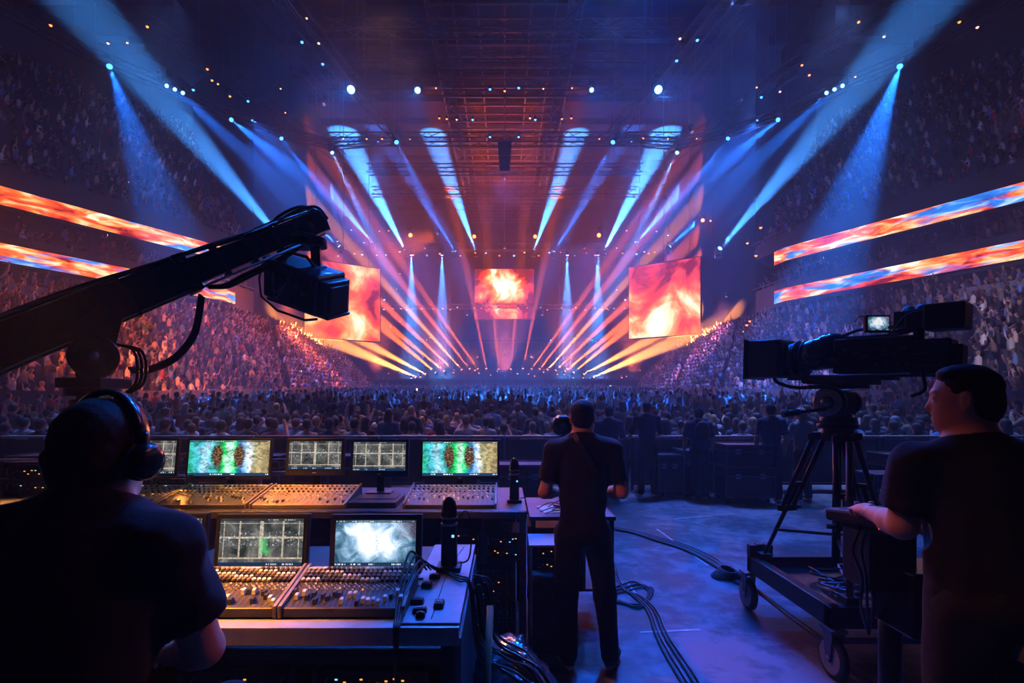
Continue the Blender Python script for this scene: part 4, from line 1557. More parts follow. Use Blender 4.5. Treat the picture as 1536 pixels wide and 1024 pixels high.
S = np.array(spots_, dtype=np.float32)
N = len(S)
print('crowd', N)
pose_id = nr.choice(len(POSES), N, p=POSE_W)
cw = np.array([c[1] for c in CLOTHES], dtype=float)
cw /= cw.sum()
cloth = np.array([c[0] for c in CLOTHES])[nr.choice(len(CLOTHES), N, p=cw)] * nr.uniform(0.9, 2.0, (N, 1))
skin_ = np.array(SKINS)[nr.choice(4, N)]
hair_ = np.array([h[0] for h in HAIRS])[nr.choice(5, N, p=[.38, .26, .18, .12, .06])]
trs = np.array([[0.02, 0.02, 0.03]]) * nr.uniform(0.5, 2.5, (N, 1))
scale = nr.uniform(0.93, 1.10, N)
VV, FF, CC, MI = [], [], [], []
base = 0
for pid, (v, f, c) in enumerate(POSES):
    idx = np.where(pose_id == pid)[0]
    if not len(idx):
        continue
    s = S[idx]
    k = len(v)
    mir = np.where(nr.random(len(idx)) < 0.5, 1.0, 1.0)
    ca, sa = np.cos(-s[:, 3]), np.sin(-s[:, 3])
    # heading: local +y turned towards the stage
    x = v[None, :, 0] * ca[:, None] - v[None, :, 1] * sa[:, None]
    yy = v[None, :, 0] * sa[:, None] + v[None, :, 1] * ca[:, None]
    sc = scale[idx][:, None]
    P = np.stack([x * sc + s[:, 0:1], yy * sc + s[:, 1:2], v[None, :, 2] * sc + s[:, 2:3]], -1)
    pal = np.stack([cloth[idx], skin_[idx], hair_[idx], trs[idx], np.zeros((len(idx), 3))], 1)
    cc = pal[:, c, :]
    VV.append(P.reshape(-1, 3))
    CC.append(cc.reshape(-1, 3))
    fo = f[None] + (np.arange(len(idx)) * k)[:, None, None] + base
    FF.append(fo.reshape(-1, 4))
    isp = (c[f] == 4).all(1)
    MI.append(np.tile(isp.astype(np.int32), len(idx)))
    base += k * len(idx)
VV, FF, CC, MI = np.concatenate(VV), np.concatenate(FF), np.concatenate(CC), np.concatenate(MI)
me = bpy.data.meshes.new('seated_crowd')
me.vertices.add(len(VV))
me.vertices.foreach_set('co', VV.astype(np.float32).ravel())
tri = FF[:, 2] == FF[:, 3]
cnt_ = np.where(tri, 3, 4).astype(np.int32)
start = np.concatenate([[0], np.cumsum(cnt_)[:-1]]).astype(np.int32)
flat = FF.ravel()[np.stack([np.ones_like(tri), np.ones_like(tri), np.ones_like(tri), ~tri], 1).ravel()]
me.loops.add(len(flat))
me.loops.foreach_set('vertex_index', flat.astype(np.int32))
me.polygons.add(len(FF))
me.polygons.foreach_set('loop_start', start)
me.polygons.foreach_set('use_smooth', np.ones(len(FF), dtype=bool))
me.polygons.foreach_set('material_index', MI)
me.update(calc_edges=True)
ca_ = me.color_attributes.new('Col', 'FLOAT_COLOR', 'POINT')
ca_.data.foreach_set('color', np.concatenate([CC, np.ones((len(CC), 1))], 1).astype(np.float32).ravel())
me.materials.append(M['crowd'])
me.materials.append(M['phone_glow'])
cr = link('audience_crowd', me)
tag(cr, 'dense seated audience filling the stands and the far part of the floor', 'crowd', kind='stuff')


# ---- the nearest 300 one by one
def spectator_meshes(k, arms, lean=0.0, headx=0.0, long=False):
    """body, top and hair meshes of a seated or standing figure, origin at the seat"""
    h = 0.026
    lo, hi = (-0.55, -0.35, -0.47), (0.55, 0.50, 1.12)
    F = Field(lo, hi, h)
    hd = Vector((headx, lean + 0.02, 0.735))
    F.ell(hd + Vector((0, -0.005, 0.02)), (0.078, 0.096, 0.095), None, 0.03)
    F.ell(hd + Vector((0, 0.025, -0.045)), (0.062, 0.070, 0.07), None, 0.03)
    F.cap(hd, (0, lean * 0.9, 0.55), 0.055, 0.06, 0.03)
    for s_, A in zip((-1, 1), arms):
        pts = [Vector((s_ * 0.18, lean * 0.85, 0.49))] + [Vector((s_ * x, lean + y_, z_)) for x, y_, z_ in A]
        for a, b, r0, r1 in zip(pts[:-1], pts[1:], (0.046, 0.040, 0.034), (0.040, 0.034, 0.036)):
            F.cap(a, b, r0, r1, 0.02)
        F.cap((s_ * 0.09, 0, 0.03), (s_ * 0.12, 0.42, 0.03), 0.08, 0.06, 0.03)
        F.cap((s_ * 0.12, 0.42, 0.03), (s_ * 0.12, 0.40, -0.40), 0.055, 0.04, 0.03)
    F.ell((0, lean * 0.5, 0.28), (0.15, 0.10, 0.30), None, 0.05)
    body = F.mesh('spectator_body', 'skin')
    F = Field(lo, hi, h)
    F.ell((0, lean * 0.75, 0.42), (0.185, 0.125, 0.17), None, 0.06)
    F.ell((0, lean * 0.4, 0.20), (0.175, 0.135, 0.24), None, 0.06)
    for s_, A in zip((-1, 1), arms):
        sh = Vector((s_ * 0.175, lean * 0.85, 0.495))
        F.cap((0, lean * 0.85, 0.545), sh, 0.062, 0.068, 0.04)
        e = Vector((s_ * A[0][0], lean + A[0][1], A[0][2]))
        F.cap(sh, e, 0.068, 0.056, 0.04)
        if k % 2:
            w_ = Vector((s_ * A[1][0], lean + A[1][1], A[1][2]))
            F.cap(e, e.lerp(w_, 0.85), 0.054, 0.046, 0.02)
    F.wobble(0.006, 22, k)
    top = F.mesh('spectator_top', 'cloth_tint')
    F = Field(lo, hi, 0.022)
    F.ell(hd + Vector((0, -0.018, 0.03)), (0.088, 0.104, 0.103), None, 0.02)
    F.ell(hd + Vector((0, -0.045, -0.02)), (0.078, 0.068, 0.08), None, 0.02)
    if long:
        F.ell(hd + Vector((0, -0.07, -0.12)), (0.10, 0.06, 0.17), None, 0.03)
    F.ell(hd + Vector((0, 0.12, -0.04)), (0.10, 0.10, 0.11), None, 0.01, 'carve')
    hr = F.mesh('spectator_hair', 'hair_tint')
    return body, top, hr


SPM = [spectator_meshes(0, (DOWN, DOWN)), spectator_meshes(1, (DOWN, DOWN), 0.06, 0.02), spectator_meshes(2, (FWD, DOWN), 0.0, -0.02, True), spectator_meshes(3, (CLAP, CLAP), 0.04),
       spectator_meshes(4, (UPA, UPA)), spectator_meshes(5, (DOWN, WAVE), 0.0, 0.0, True), spectator_meshes(6, (FWD, HOLD)), spectator_meshes(7, (DOWN, DOWN), 0.10, 0.0, True)]
DO = ['hands in lap', 'leaning forward', 'one hand forward', 'clapping', 'both arms up', 'one arm waving', 'one hand raised', 'leaning forward']
ct = M['skin']
count_in_row = {}
for x, y, z, hdg, row in near_seats:
    k = rl.choices(range(8), (20, 16, 12, 12, 4, 6, 6, 12))[0]
    if row < 2 and k in (4, 5):
        k = 0
    count_in_row[row] = count_in_row.get(row, 0) + 1
    c = rl.choices(CLOTHES, [q[1] for q in CLOTHES])[0]
    hc = rl.choices(HAIRS, (38, 26, 18, 12, 6))[0]
    long = k in (2, 5, 7)
    r_name = 'row against the rail' if row == 0 else f'{ordinal(row + 1)} row from the rail'
    lab = f"spectator in {c[2]}, {'long ' if long else 'short '}{hc[1]} hair, {r_name}, {ordinal(count_in_row[row])} from left"
    b, t, h_ = SPM[k]
    o = link('spectator', b, None, (x, y, z + (0.0 if rl.random() < 0.9 else 0.3)), (0, 0, -hdg))
    sc = rl.uniform(0.95, 1.10)
    o.scale = (sc, sc, sc)
    tag(o, lab, 'person', 'seated spectators nearest the rail')
    tp = link('top', t, o)
    f = rl.uniform(0.75, 1.25)
    tp.color = (*[min(1, q * f) for q in c[0]], 1)
    hr = link('hair', h_, o)
    hr.color = (*hc[0], 1)

# rail between the floor crowd and the crew, in lengths
for k in range(12):
    x0 = -15 + k * 2.5
    yr = 10.25
    root = empty('crowd_barrier', (x0 + 1.25, yr, 0), 0, f'black crowd barrier with a steel top rail, {ordinal(k + 1)} length from the left', 'barrier', 'crowd barriers in front of the audience')
    m = MB()
    m.box((0, 0, 1.06), (2.48, 0.12, 0.045))
    m.build('top_rail', 'desk_trim', root, bevel=0.008)
    m = MB()
    for i in range(2):
        m.bar((-1.2 + 2.4 * i, 0, 0), (-1.2 + 2.4 * i, 0, 1.04), 0.05)
    m.bar((-1.2, 0, 0.12), (1.2, 0, 0.12), 0.04)
    m.bar((-1.2, 0.5, 0.03), (-1.2, 0, 0.9), 0.04)
    m.bar((1.2, 0.5, 0.03), (1.2, 0, 0.9), 0.04)
    m.build('frame', 'black_metal', root)
    m = MB()
    m.box((0, 0.0, 0.58), (2.36, 0.02, 0.86))
    m.build('panel', 'satin_black', root)
# ---------------------------------------------------------------- screens' pictures
def screen_mat(kind, seed=0.0, strength=1.0):
    nt = NT('monitor_picture_' + kind)
    uv = nt.coord('UV')
    sp = nt.n('ShaderNodeSeparateXYZ', {0: uv})
    x, y = sp.outputs[0], sp.outputs[1]
    m = nt.math

    def band(v, a, b, soft=0.004):
        lo = m('DIVIDE', m('SUBTRACT', v, a - soft), soft * 2, clamp=True)
        hi = m('DIVIDE', m('SUBTRACT', b + soft, v), soft * 2, clamp=True)
        return m('MULTIPLY', lo, hi)

    nv = nt.mapping(uv, (1.7, 1, 1), (seed, seed * 0.7, 0))
    n1 = nt.noise(nv, 3.0, 7, 0.6, 0.8)
    n2 = nt.noise(nv, 11, 6, 0.7, 0.4, col=True)
    n3 = nt.noise(nv, 22, 4, 0.7)
    if kind == 'stage':
        xd = m('ADD', x, m('MULTIPLY', m('SUBTRACT', n1, 0.5), 0.26))
        c = nt.ramp(xd, [(0.0, (0.02, 0.45, 0.22)), (0.12, (0.08, 0.60, 0.75)), (0.2, (0.45, 0.80, 1.0)), (0.29, (0.06, 0.55, 0.60)), (0.36, (0.01, 0.25, 0.08)), (0.43, (0.02, 0.90, 0.20)),
                         (0.50, (0.65, 1.0, 0.85)), (0.57, (0.02, 0.90, 0.25)), (0.64, (0.03, 0.20, 0.65)), (0.70, (0.35, 0.65, 1.0)), (0.75, (0.9, 0.95, 1.0)), (0.80, (0.45, 0.42, 0.22)), (0.9, (0.55, 0.42, 0.20)), (1.0, (0.30, 0.24, 0.12))])
        lum = nt.ramp(nt.noise(nv, 7.0, 7, 0.65, 1.2), [(0.36, (0.25,) * 3), (0.60, (1.0,) * 3)])
        c = nt.mix(1.0, c, lum, 'MULTIPLY')
        for cx_ in (0.355, 0.625):
            ex = m('DIVIDE', m('SUBTRACT', x, cx_), 0.075)
            ey = m('DIVIDE', m('SUBTRACT', y, 0.56), 0.36)
            r = m('ADD', m('MULTIPLY', ex, ex), m('MULTIPLY', ey, ey))
            r = m('ADD', r, m('MULTIPLY', m('SUBTRACT', n3, 0.5), 2.2))
            k = m('SUBTRACT', 1.0, m('DIVIDE', m('SUBTRACT', r, 0.5), 0.7, clamp=True), clamp=True)
            dk = nt.mix(1.0, nt.ramp(n3, [(0.42, (0.01, 0.01, 0.01)), (0.56, (0.30, 0.12, 0.05)), (0.68, (0.8, 0.75, 0.5))]), n2, 'MULTIPLY')
            c = nt.mix(k, c, dk)
    elif kind == 'rig':
        c = nt.ramp(n1, [(0.35, (0.025, 0.03, 0.03)), (0.55, (0.12, 0.12, 0.115)), (0.7, (0.36, 0.33, 0.28))])
        g = None
        for a, w_ in ((0.05, 0.005), (0.24, 0.010), (0.50, 0.022), (0.76, 0.010), (0.95, 0.005)):
            b_ = m('MULTIPLY', band(x, a - w_, a + w_), band(y, 0.16, 0.95))
            g = b_ if g is None else m('MAXIMUM', g, b_)
        for a, w_ in ((0.17, 0.016), (0.60, 0.020), (0.90, 0.006)):
            g = m('MAXIMUM', g, band(y, a - w_, a + w_))
        g = m('MULTIPLY', g, m('MULTIPLY_ADD', n3, 2.8, -0.85, clamp=True))
        c = nt.mix(g, c, (0.95, 0.80, 0.60, 1))
        sparks = m('MULTIPLY', band(y, 0.42, 0.72), m('DIVIDE', m('SUBTRACT', n3, 0.58), 0.06, clamp=True))
        c = nt.mix(sparks, c, (0.75, 0.88, 1.0, 1))
        gr = m('MULTIPLY', band(x, 0.49, 0.60, 0.03), m('MULTIPLY', band(y, 0.25, 0.6, 0.05), m('DIVIDE', m('SUBTRACT', n1, 0.45), 0.1, clamp=True)))
        c = nt.mix(m('MULTIPLY', gr, 0.6 if seed > 4 else 0.1), c, (0.05, 0.75, 0.2, 1))
    else:
        dx = m('SUBTRACT', x, 0.48)
        dy = m('SUBTRACT', y, 0.6)
        r = m('SQRT', m('ADD', m('MULTIPLY', dx, dx), m('MULTIPLY', m('MULTIPLY', dy, dy), 0.6)))
        f = m('ADD', m('SUBTRACT', m('MULTIPLY', n1, 1.1), m('MULTIPLY', r, 1.3)), 0.26)
        c = nt.ramp(f, [(0.05, (0.02, 0.06, 0.12)), (0.22, (0.10, 0.22, 0.33)), (0.36, (0.30, 0.48, 0.68)), (0.5, (0.72, 0.86, 1.0)), (0.62, (1, 1, 1))])
        fig = m('MULTIPLY', band(x, 0.49, 0.55, 0.03), band(y, 0.30, 0.72, 0.05))
        fig = m('MULTIPLY', fig, m('DIVIDE', m('SUBTRACT', n3, 0.45), 0.08, clamp=True))
        c = nt.mix(m('MULTIPLY', fig, 0.6), c, (0.30, 0.42, 0.60, 1))
        rd = m('MULTIPLY', band(x, 0.80, 1.0, 0.05), m('MULTIPLY', band(y, 0.62, 0.95, 0.08), m('DIVIDE', m('SUBTRACT', n3, 0.48), 0.1, clamp=True)))
        c = nt.mix(m('MULTIPLY', rd, 0.6), c, (0.45, 0.10, 0.06, 1))
    # status bars with tiny marks
    tx = nt.noise(nt.mapping(uv, (1, 0.001, 1), (seed, 0, 0)), 55, 1, 0.5)
    grp = nt.noise(nt.mapping(uv, (1, 0.001, 1), (seed + 3, 0, 0)), 6, 0, 0.5)
    marks = m('MULTIPLY', m('GREATER_THAN', tx, 0.5), m('GREATER_THAN', grp, 0.52))
    c = nt.mix(band(y, -0.1, 0.085, 0.002), c, (0.010, 0.035, 0.09, 1))
    c = nt.mix(m('MULTIPLY', marks, band(y, 0.03, 0.06)), c, (0.8, 0.9, 1.0, 1))
    c = nt.mix(m('MULTIPLY', band(y, 0.945, 1.1, 0.002), 0.75), c, (0.02, 0.03, 0.04, 1))
    c = nt.mix(m('MULTIPLY', marks, band(y, 0.962, 0.982)), c, (0.6, 0.7, 0.75, 1))
    return nt.surf(nt.n('ShaderNodeEmission', {'Color': c, 'Strength': strength}))


def monitor(px0, px1, py0, py1, d, mat, label, tilt=-8, stand=0.1, group='video monitors on the desks', bez=0.022, chin=0.03):
    """px/py: the outer housing in the photograph, d its distance"""
    a, b = at(px0, py1, d), at(px1, py0, d)
    w_, h_ = b.x - a.x, b.z - a.z
    root = empty('video_monitor', ((a.x + b.x) / 2, d, a.z - stand), 0, label, 'monitor', group)
    rot = (R(tilt), 0, 0)
    z0 = stand
    m = MB()
    m.box((0, 0.018, h_ / 2), (w_, 0.032, h_))
    m.box((0, 0.045, h_ / 2), (w_ * 0.7, 0.04, h_ * 0.6))
    hs = m.build('housing', 'satin_black', root, (0, 0, z0), rot, bevel=0.004)
    m = MB()
    x0, x1, y0, y1 = -w_ / 2 + bez, w_ / 2 - bez, chin, h_ - bez
    m.quad((x0, -0.0005, y0), (x1, -0.0005, y0), (x1, -0.0005, y1), (x0, -0.0005, y1), uv=[(0, 0), (1, 0), (1, 1), (0, 1)])
    m.build('screen', mat, root, (0, 0, z0), rot)
    m = MB()
    m.box((0, -0.001, chin * 0.45), (0.028, 0.003, 0.006))
    m.build('badge', 'knob_light', hs, bevel=0)
    m = MB()
    m.box((0, 0.07, z0 / 2 + 0.03), (0.06, 0.03, z0 + 0.06))
    m.box((0, 0.05, 0.007), (w_ * 0.42, 0.16, 0.014))
    m.build('stand', 'black_metal', root, bevel=0.003)
    return root


# ---------------------------------------------------------------- mixing consoles
kb = MB()
kb.cyl((0, 0, 0), (0, 0, 0.014), 0.0092, 0.0075, 10)
kb.box((0, 0.003, 0.0125), (0.0015, 0.006, 0.002))
KNOB_L = kb.mesh('knob', 'knob_light')
KNOB_D = KNOB_L.copy()
KNOB_D.materials[0] = M['knob_dark']
KNOB_A = KNOB_L.copy()
KNOB_A.materials[0] = M['console_tan']
fb = MB()
fb.box((0, 0, 0.010), (0.014, 0.030, 0.016), taper=(0.9, 0.6))
fb.box((0, 0, 0.003), (0.003, 0.006, 0.006))
FADER = fb.mesh('fader', 'knob_light')
FADER_D = FADER.copy()
FADER_D.materials[0] = M['knob_dark']


def mixer(loc, w_, dep, nch, label, rz=0.0, h0=0.035, h1=0.10, nk=5, detail=True, body='console_body', seed=1, knobs=True):
    r_ = random.Random(seed)
    root = empty('mixing_console', loc, rz, label, 'mixing console', 'mixing consoles on the desks')
    sl = math.atan2(h1 - h0, dep)
    P = lambda u, v, o=0.0: Vector(((u - 0.5) * w_, v * dep - math.sin(sl) * o, h0 + (h1 - h0) * v + math.cos(sl) * o))
    m = MB()
    x = w_ / 2
    pr = [(0, 0), (dep, 0), (dep, h1), (0, h0)]
    m.rings([[Vector((-x, a, b)) for a, b in pr], [Vector((x, a, b)) for a, b in pr]], True, False)
    m.build('body', body, root, bevel=0.004)
    for s in (-1, 1):
        m = MB()
        m.rings([[Vector((s * (x + 0.001) + dx, a, b)) for a, b in ((-0.008, -0.001), (dep + 0.005, -0.001), (dep + 0.005, h1 + 0.012), (-0.008, h0 + 0.012))] for dx in (0, s * 0.014)], True, False)
        m.build('side_cheek', 'console_tan' if seed % 2 else 'panel_grey', root, bevel=0.003)
    # engraved channel strips: slots, dividers, buttons in one panel
    m = MB()
    rot = Euler((sl, 0, 0)).to_matrix()
    for c in range(nch):
        u = (c + 0.5) / nch
        if c:
            m.mat(1).box(P(c / nch, 0.5, 0.0006), (0.0012, dep * 0.94, 0.001), rot)
        m.mat(0).box(P(u, 0.21, 0.0006), (0.004, dep * 0.30, 0.0012), rot)
        for k in range(5):
            v = 0.40 + 0.035 * k
            q = r_.random()
            m.mat(2 if q < 0.55 else (3 if q < 0.60 else 1)).box(P(u + (0.18 / nch if k % 2 else -0.18 / nch), v, 0.002), (w_ / nch * 0.28, 0.007, 0.004), rot)
        for k in range(3):
            m.mat(4 if r_.random() < 0.06 else 2).box(P(u, 0.9 + 0.025 * k, 0.002), (w_ / nch * 0.5, 0.005, 0.003), rot)
    m.build('channel_strip_panel', ['satin_black', 'console_tan', 'knob_light', 'amber_led', 'cyan_led'], root)
    for c in range(nch):
        u = (c + 0.5) / nch
        o = link('fader', FADER if r_.random() < 0.6 else FADER_D, root, P(u, 0.08 + 0.26 * r_.random(), 0.001), (sl, 0, 0))
    if knobs:
        n = 0
        for k in range(nk):
            for c in range(nch):
                if n >= 100:
                    break
                u = (c + 0.5) / nch
                me_ = (KNOB_L, KNOB_D, KNOB_A)[(k + (c // 4)) % 3]
                link('knob', me_, root, P(u, 0.60 + 0.27 * k / max(nk - 1, 1), 0.001), (sl, 0, 0))
                n += 1
    return root


# ---------------------------------------------------------------- near control desk
DZ = 0.98
desk = empty('control_desk', (-0.88, 2.34, 0), 0, 'near control desk with a pale metal edge and a grey side panel', 'desk')
m = MB()
m.box((0, 0, DZ - 0.02), (1.43, 1.02, 0.036))
m.build('worktop', 'desk_black', desk, bevel=0.004)
MB().box((0, -0.516, DZ - 0.032), (1.435, 0.012, 0.062)).box((0, -0.487, DZ - 0.0005), (1.435, 0.07, 0.005)).build('front_trim', 'desk_trim', desk, bevel=0.002)
MB().box((0.605, 0, DZ + 0.004), (0.225, 1.0, 0.012)).build('grey_side_panel', 'panel_grey', desk, bevel=0.003)
MB().box((0.712, 0, DZ / 2 - 0.02), (0.022, 1.0, DZ - 0.05)).build('side_panel', 'dull_steel', desk)
MB().box((-0.70, 0, DZ / 2 - 0.02), (0.03, 1.0, DZ - 0.05)).build('side_panel', 'desk_black', desk)
MB().box((0, 0.2, 0.62), (1.38, 0.5, 0.025)).build('shelf', 'desk_black', desk)
MB().box((0, 0.47, 0.45), (1.38, 0.02, 0.85)).build('back_panel', 'desk_black', desk)
m = MB()
m.box((0.676, -0.485, DZ / 2 - 0.03), (0.05, 0.05, DZ - 0.07))
m.build('leg', 'desk_black', desk)
m = MB()
m.tube([(0.612, -0.47, DZ + 0.012), (0.614, 0.1, DZ + 0.012), (0.66, 0.46, DZ + 0.012)], 0.0015, 4)
m.build('panel_groove', 'satin_black', desk)
# switches on the grey panel
for k, (x, y_, w_, h_) in enumerate(((-0.345, 2.02, 0.055, 0.035), (-0.255, 1.99, 0.04, 0.06), (-0.32, 1.93, 0.055, 0.03), (-0.335, 2.20, 0.045, 0.05), (-0.315, 2.30, 0.05, 0.03), (-0.31, 1.885, 0.035, 0.022))):
    o = MB().box((0, 0, 0.010), (w_, h_, 0.020), taper=(0.85, 0.8)).build('control_switch', 'satin_black', None, (x, y_, DZ + 0.0105), bevel=0.003)
    tag(o, f"black rocker switch block set in the grey desk panel, {ordinal(k + 1)} listed from the front left", 'switch', 'switch blocks on the grey desk panel')
    MB().box((0, 0, 0.0215), (w_ * 0.45, h_ * 0.45, 0.003)).build('rocker', 'dull_steel', o)

mixer((-1.065, 1.90, DZ + 0.002), 0.41, 0.29, 20, 'left of the two mixing consoles on the near desk, glowing amber, beside the seated operator', seed=3, nk=5)
mixer((-0.605, 1.90, DZ + 0.002), 0.44, 0.29, 22, 'right of the two mixing consoles on the near desk, next to the grey panel', seed=5, nk=4)
rigm = [screen_mat('rig', s, 0.9) for s in (1.3, 5.1, 2.7)]
stg = [screen_mat('stage', s, 1.35) for s in (0.4, 3.9)]
monitor(318, 459, 772, 861, 2.30, rigm[1], 'near desk monitor with a green spot in its rig picture, left of the cloud picture', stand=0.03, bez=0.022, chin=0.034)
monitor(492, 631, 773, 861, 2.30, screen_mat('cloud', 2.0, 1.1), 'near desk monitor showing a glowing white cloud', stand=0.03, bez=0.026, chin=0.034)
monitor(165, 304, 771, 861, 2.30, rigm[0], 'near desk monitor half hidden behind the seated operator', stand=0.03, bez=0.022, chin=0.034)
for k, (x0, x1) in enumerate(((-1.30, -0.86), (-0.80, -0.36))):
    o = MB().box((0, 0, 0.010), (x1 - x0, 0.075, 0.014)).box((0, 0.03, 0.020), (x1 - x0, 0.014, 0.012)).build('keyboard_tray', 'panel_grey', None, ((x0 + x1) / 2, 2.235, DZ), bevel=0.003)
    tag(o, f"narrow grey tray under the {('rig picture', 'white cloud')[k]} monitor on the near desk", 'tray')


def paper(x, y_, z, w_, d_, rz, label, mat='paper'):
    m = MB()
    n = 6
    for j in range(n):
        f0, f1 = j / n, (j + 1) / n
        z0_ = 0.004 * math.sin(f0 * 3)
        z1_ = 0.004 * math.sin(f1 * 3)
        m.quad((-w_ / 2 + w_ * f0, -d_ / 2, z0_), (-w_ / 2 + w_ * f1, -d_ / 2, z1_), (-w_ / 2 + w_ * f1, d_ / 2, z1_), (-w_ / 2 + w_ * f0, d_ / 2, z0_))
    o = m.build('paper_sheet', mat, None, (x, y_, z + 0.001), (0, 0, rz))
    so = o.modifiers.new('thickness', 'SOLIDIFY')
    so.thickness = 0.001
    tag(o, label, 'paper')


# warm strip lamps over the consoles (the amber light on the desks)
def console_lamp(base, tip, label, watts=5.0, col=(1.0, 0.36, 0.06), ang=150, aim=(0, -0.45, -1)):
    base, tip = Vector(base), Vector(tip)
    root = empty('console_lamp', base, 0, label, 'lamp', 'gooseneck lamps on the desks')
    t = tip - base
    MB().cyl((0, 0, 0), (0, 0, 0.02), 0.014, n=10).build('base', 'black_metal', root)
    m = MB()
    m.tube(curve_pts([(0, 0, 0.01), (t.x * 0.1, t.y * 0.1, t.z * 0.75), (t.x * 0.6, t.y * 0.6, t.z * 1.12), t], 6), 0.003, 6)
    m.build('gooseneck', 'black_metal', root)
    MB().box(t, (0.11, 0.036, 0.010)).box(t + Vector((0, -0.017, -0.006)), (0.11, 0.003, 0.014)).build('shade', 'black_metal', root)
    MB().box(t + Vector((0, 0.002, -0.0065)), (0.07, 0.008, 0.003)).build('bulb', 'lamp_warm', root)
    l = bpy.data.lights.new('console_light', 'SPOT')
    l.energy = watts
    l.color = col
    l.spot_size = R(ang)
    l.spot_blend = 0.7
    l.shadow_soft_size = 0.012
    o = bpy.data.objects.new('console_light', l)
    COL.objects.link(o)
    o.parent = root
    o.location = t + Vector((0, 0.0, -0.016))
    o.rotation_euler = Vector(aim).to_track_quat('-Z', 'Y').to_euler()
    return root




# ---------------------------------------------------------------- rear control desk
RZ_ = 1.0
rd = empty('control_desk', (-1.55, 4.15, 0), 0, 'long rear control desk carrying five monitors, ending left of the standing man', 'desk')
MB().box((0, 0, RZ_ - 0.022), (3.42, 0.98, 0.044)).build('worktop', 'desk_black', rd, bevel=0.005)
MB().box((0, -0.49, RZ_ - 0.03), (3.42, 0.02, 0.05)).build('front_trim', 'dull_steel', rd, bevel=0.003)
for x in (-1.68, -0.55, 0.55, 1.68):
    MB().box((x, -0.44, (RZ_ - 0.045) / 2), (0.05, 0.05, RZ_ - 0.045)).build('leg', 'console_tan' if x > 1.6 else 'desk_black', rd)
    MB().box((x, 0.44, (RZ_ - 0.045) / 2), (0.05, 0.05, RZ_ - 0.045)).build('leg', 'desk_black', rd)
MB().box((0, 0.1, 0.56), (3.30, 0.6, 0.025)).build('shelf', 'desk_black', rd)
MB().box((0, 0.46, 0.5), (3.30, 0.02, 0.9)).build('back_panel', 'desk_black', rd)
monitor(277, 405, 657, 719, 4.25, stg[0], 'rear desk monitor with a green and blue stage picture, left one of two alike', bez=0.018, chin=0.03)
monitor(630, 749, 659, 719, 4.25, stg[1], 'rear desk monitor with green and blue stage picture, nearest the standing man', bez=0.018, chin=0.03)
monitor(427, 515, 657, 713, 4.25, rigm[0], 'rear desk monitor with a grey rig picture, left one of the middle pair', stand=0.14, bez=0.026, chin=0.05)
monitor(524, 612, 658, 715, 4.25, rigm[2], 'rear desk monitor with a grey rig picture, right one of the middle pair', stand=0.14, bez=0.026, chin=0.05)
monitor(176, 264, 657, 716, 4.25, rigm[0], 'rear desk monitor with a grey rig picture, leftmost, beside the operator headphones', stand=0.14, bez=0.020, chin=0.03)
for px0, px1, nch, lab, sd in ((238, 372, 18, 'rear desk console glowing amber, nearest the seated operator', 7), (378, 520, 18, 'broad tan rear desk console in the middle, with a raised back ledge', 9), (606, 744, 18, 'rear desk console glowing amber, in front of the right stage picture monitor', 11)):
    c = at((px0 + px1) / 2, 762, 3.75)
    mixer((c.x, 3.72, RZ_), (px1 - px0) / 205 * 0.97, 0.42, nch, lab, seed=sd, nk=3, h0=0.03, h1=0.11, body='console_tan' if sd == 9 else 'console_body')
o = MB().box((0, 0, 0.02), (0.36, 0.34, 0.04)).box((0, 0.05, 0.042), (0.30, 0.18, 0.006)).build('flat_panel_unit', 'satin_black', None, (at(562, 762, 3.85).x, 3.92, RZ_), bevel=0.004)
tag(o, 'flat black desk unit between the tan console and the right amber console', 'desk unit')
tag(MB().box((0, 0, 0.03), (0.5, 0.10, 0.05)).build('script_ledge', 'console_tan', None, (at(470, 735, 4.1).x + 0.05, 4.17, RZ_ + 0.004), bevel=0.004), 'tan ledge standing behind the middle rear console', 'ledge')


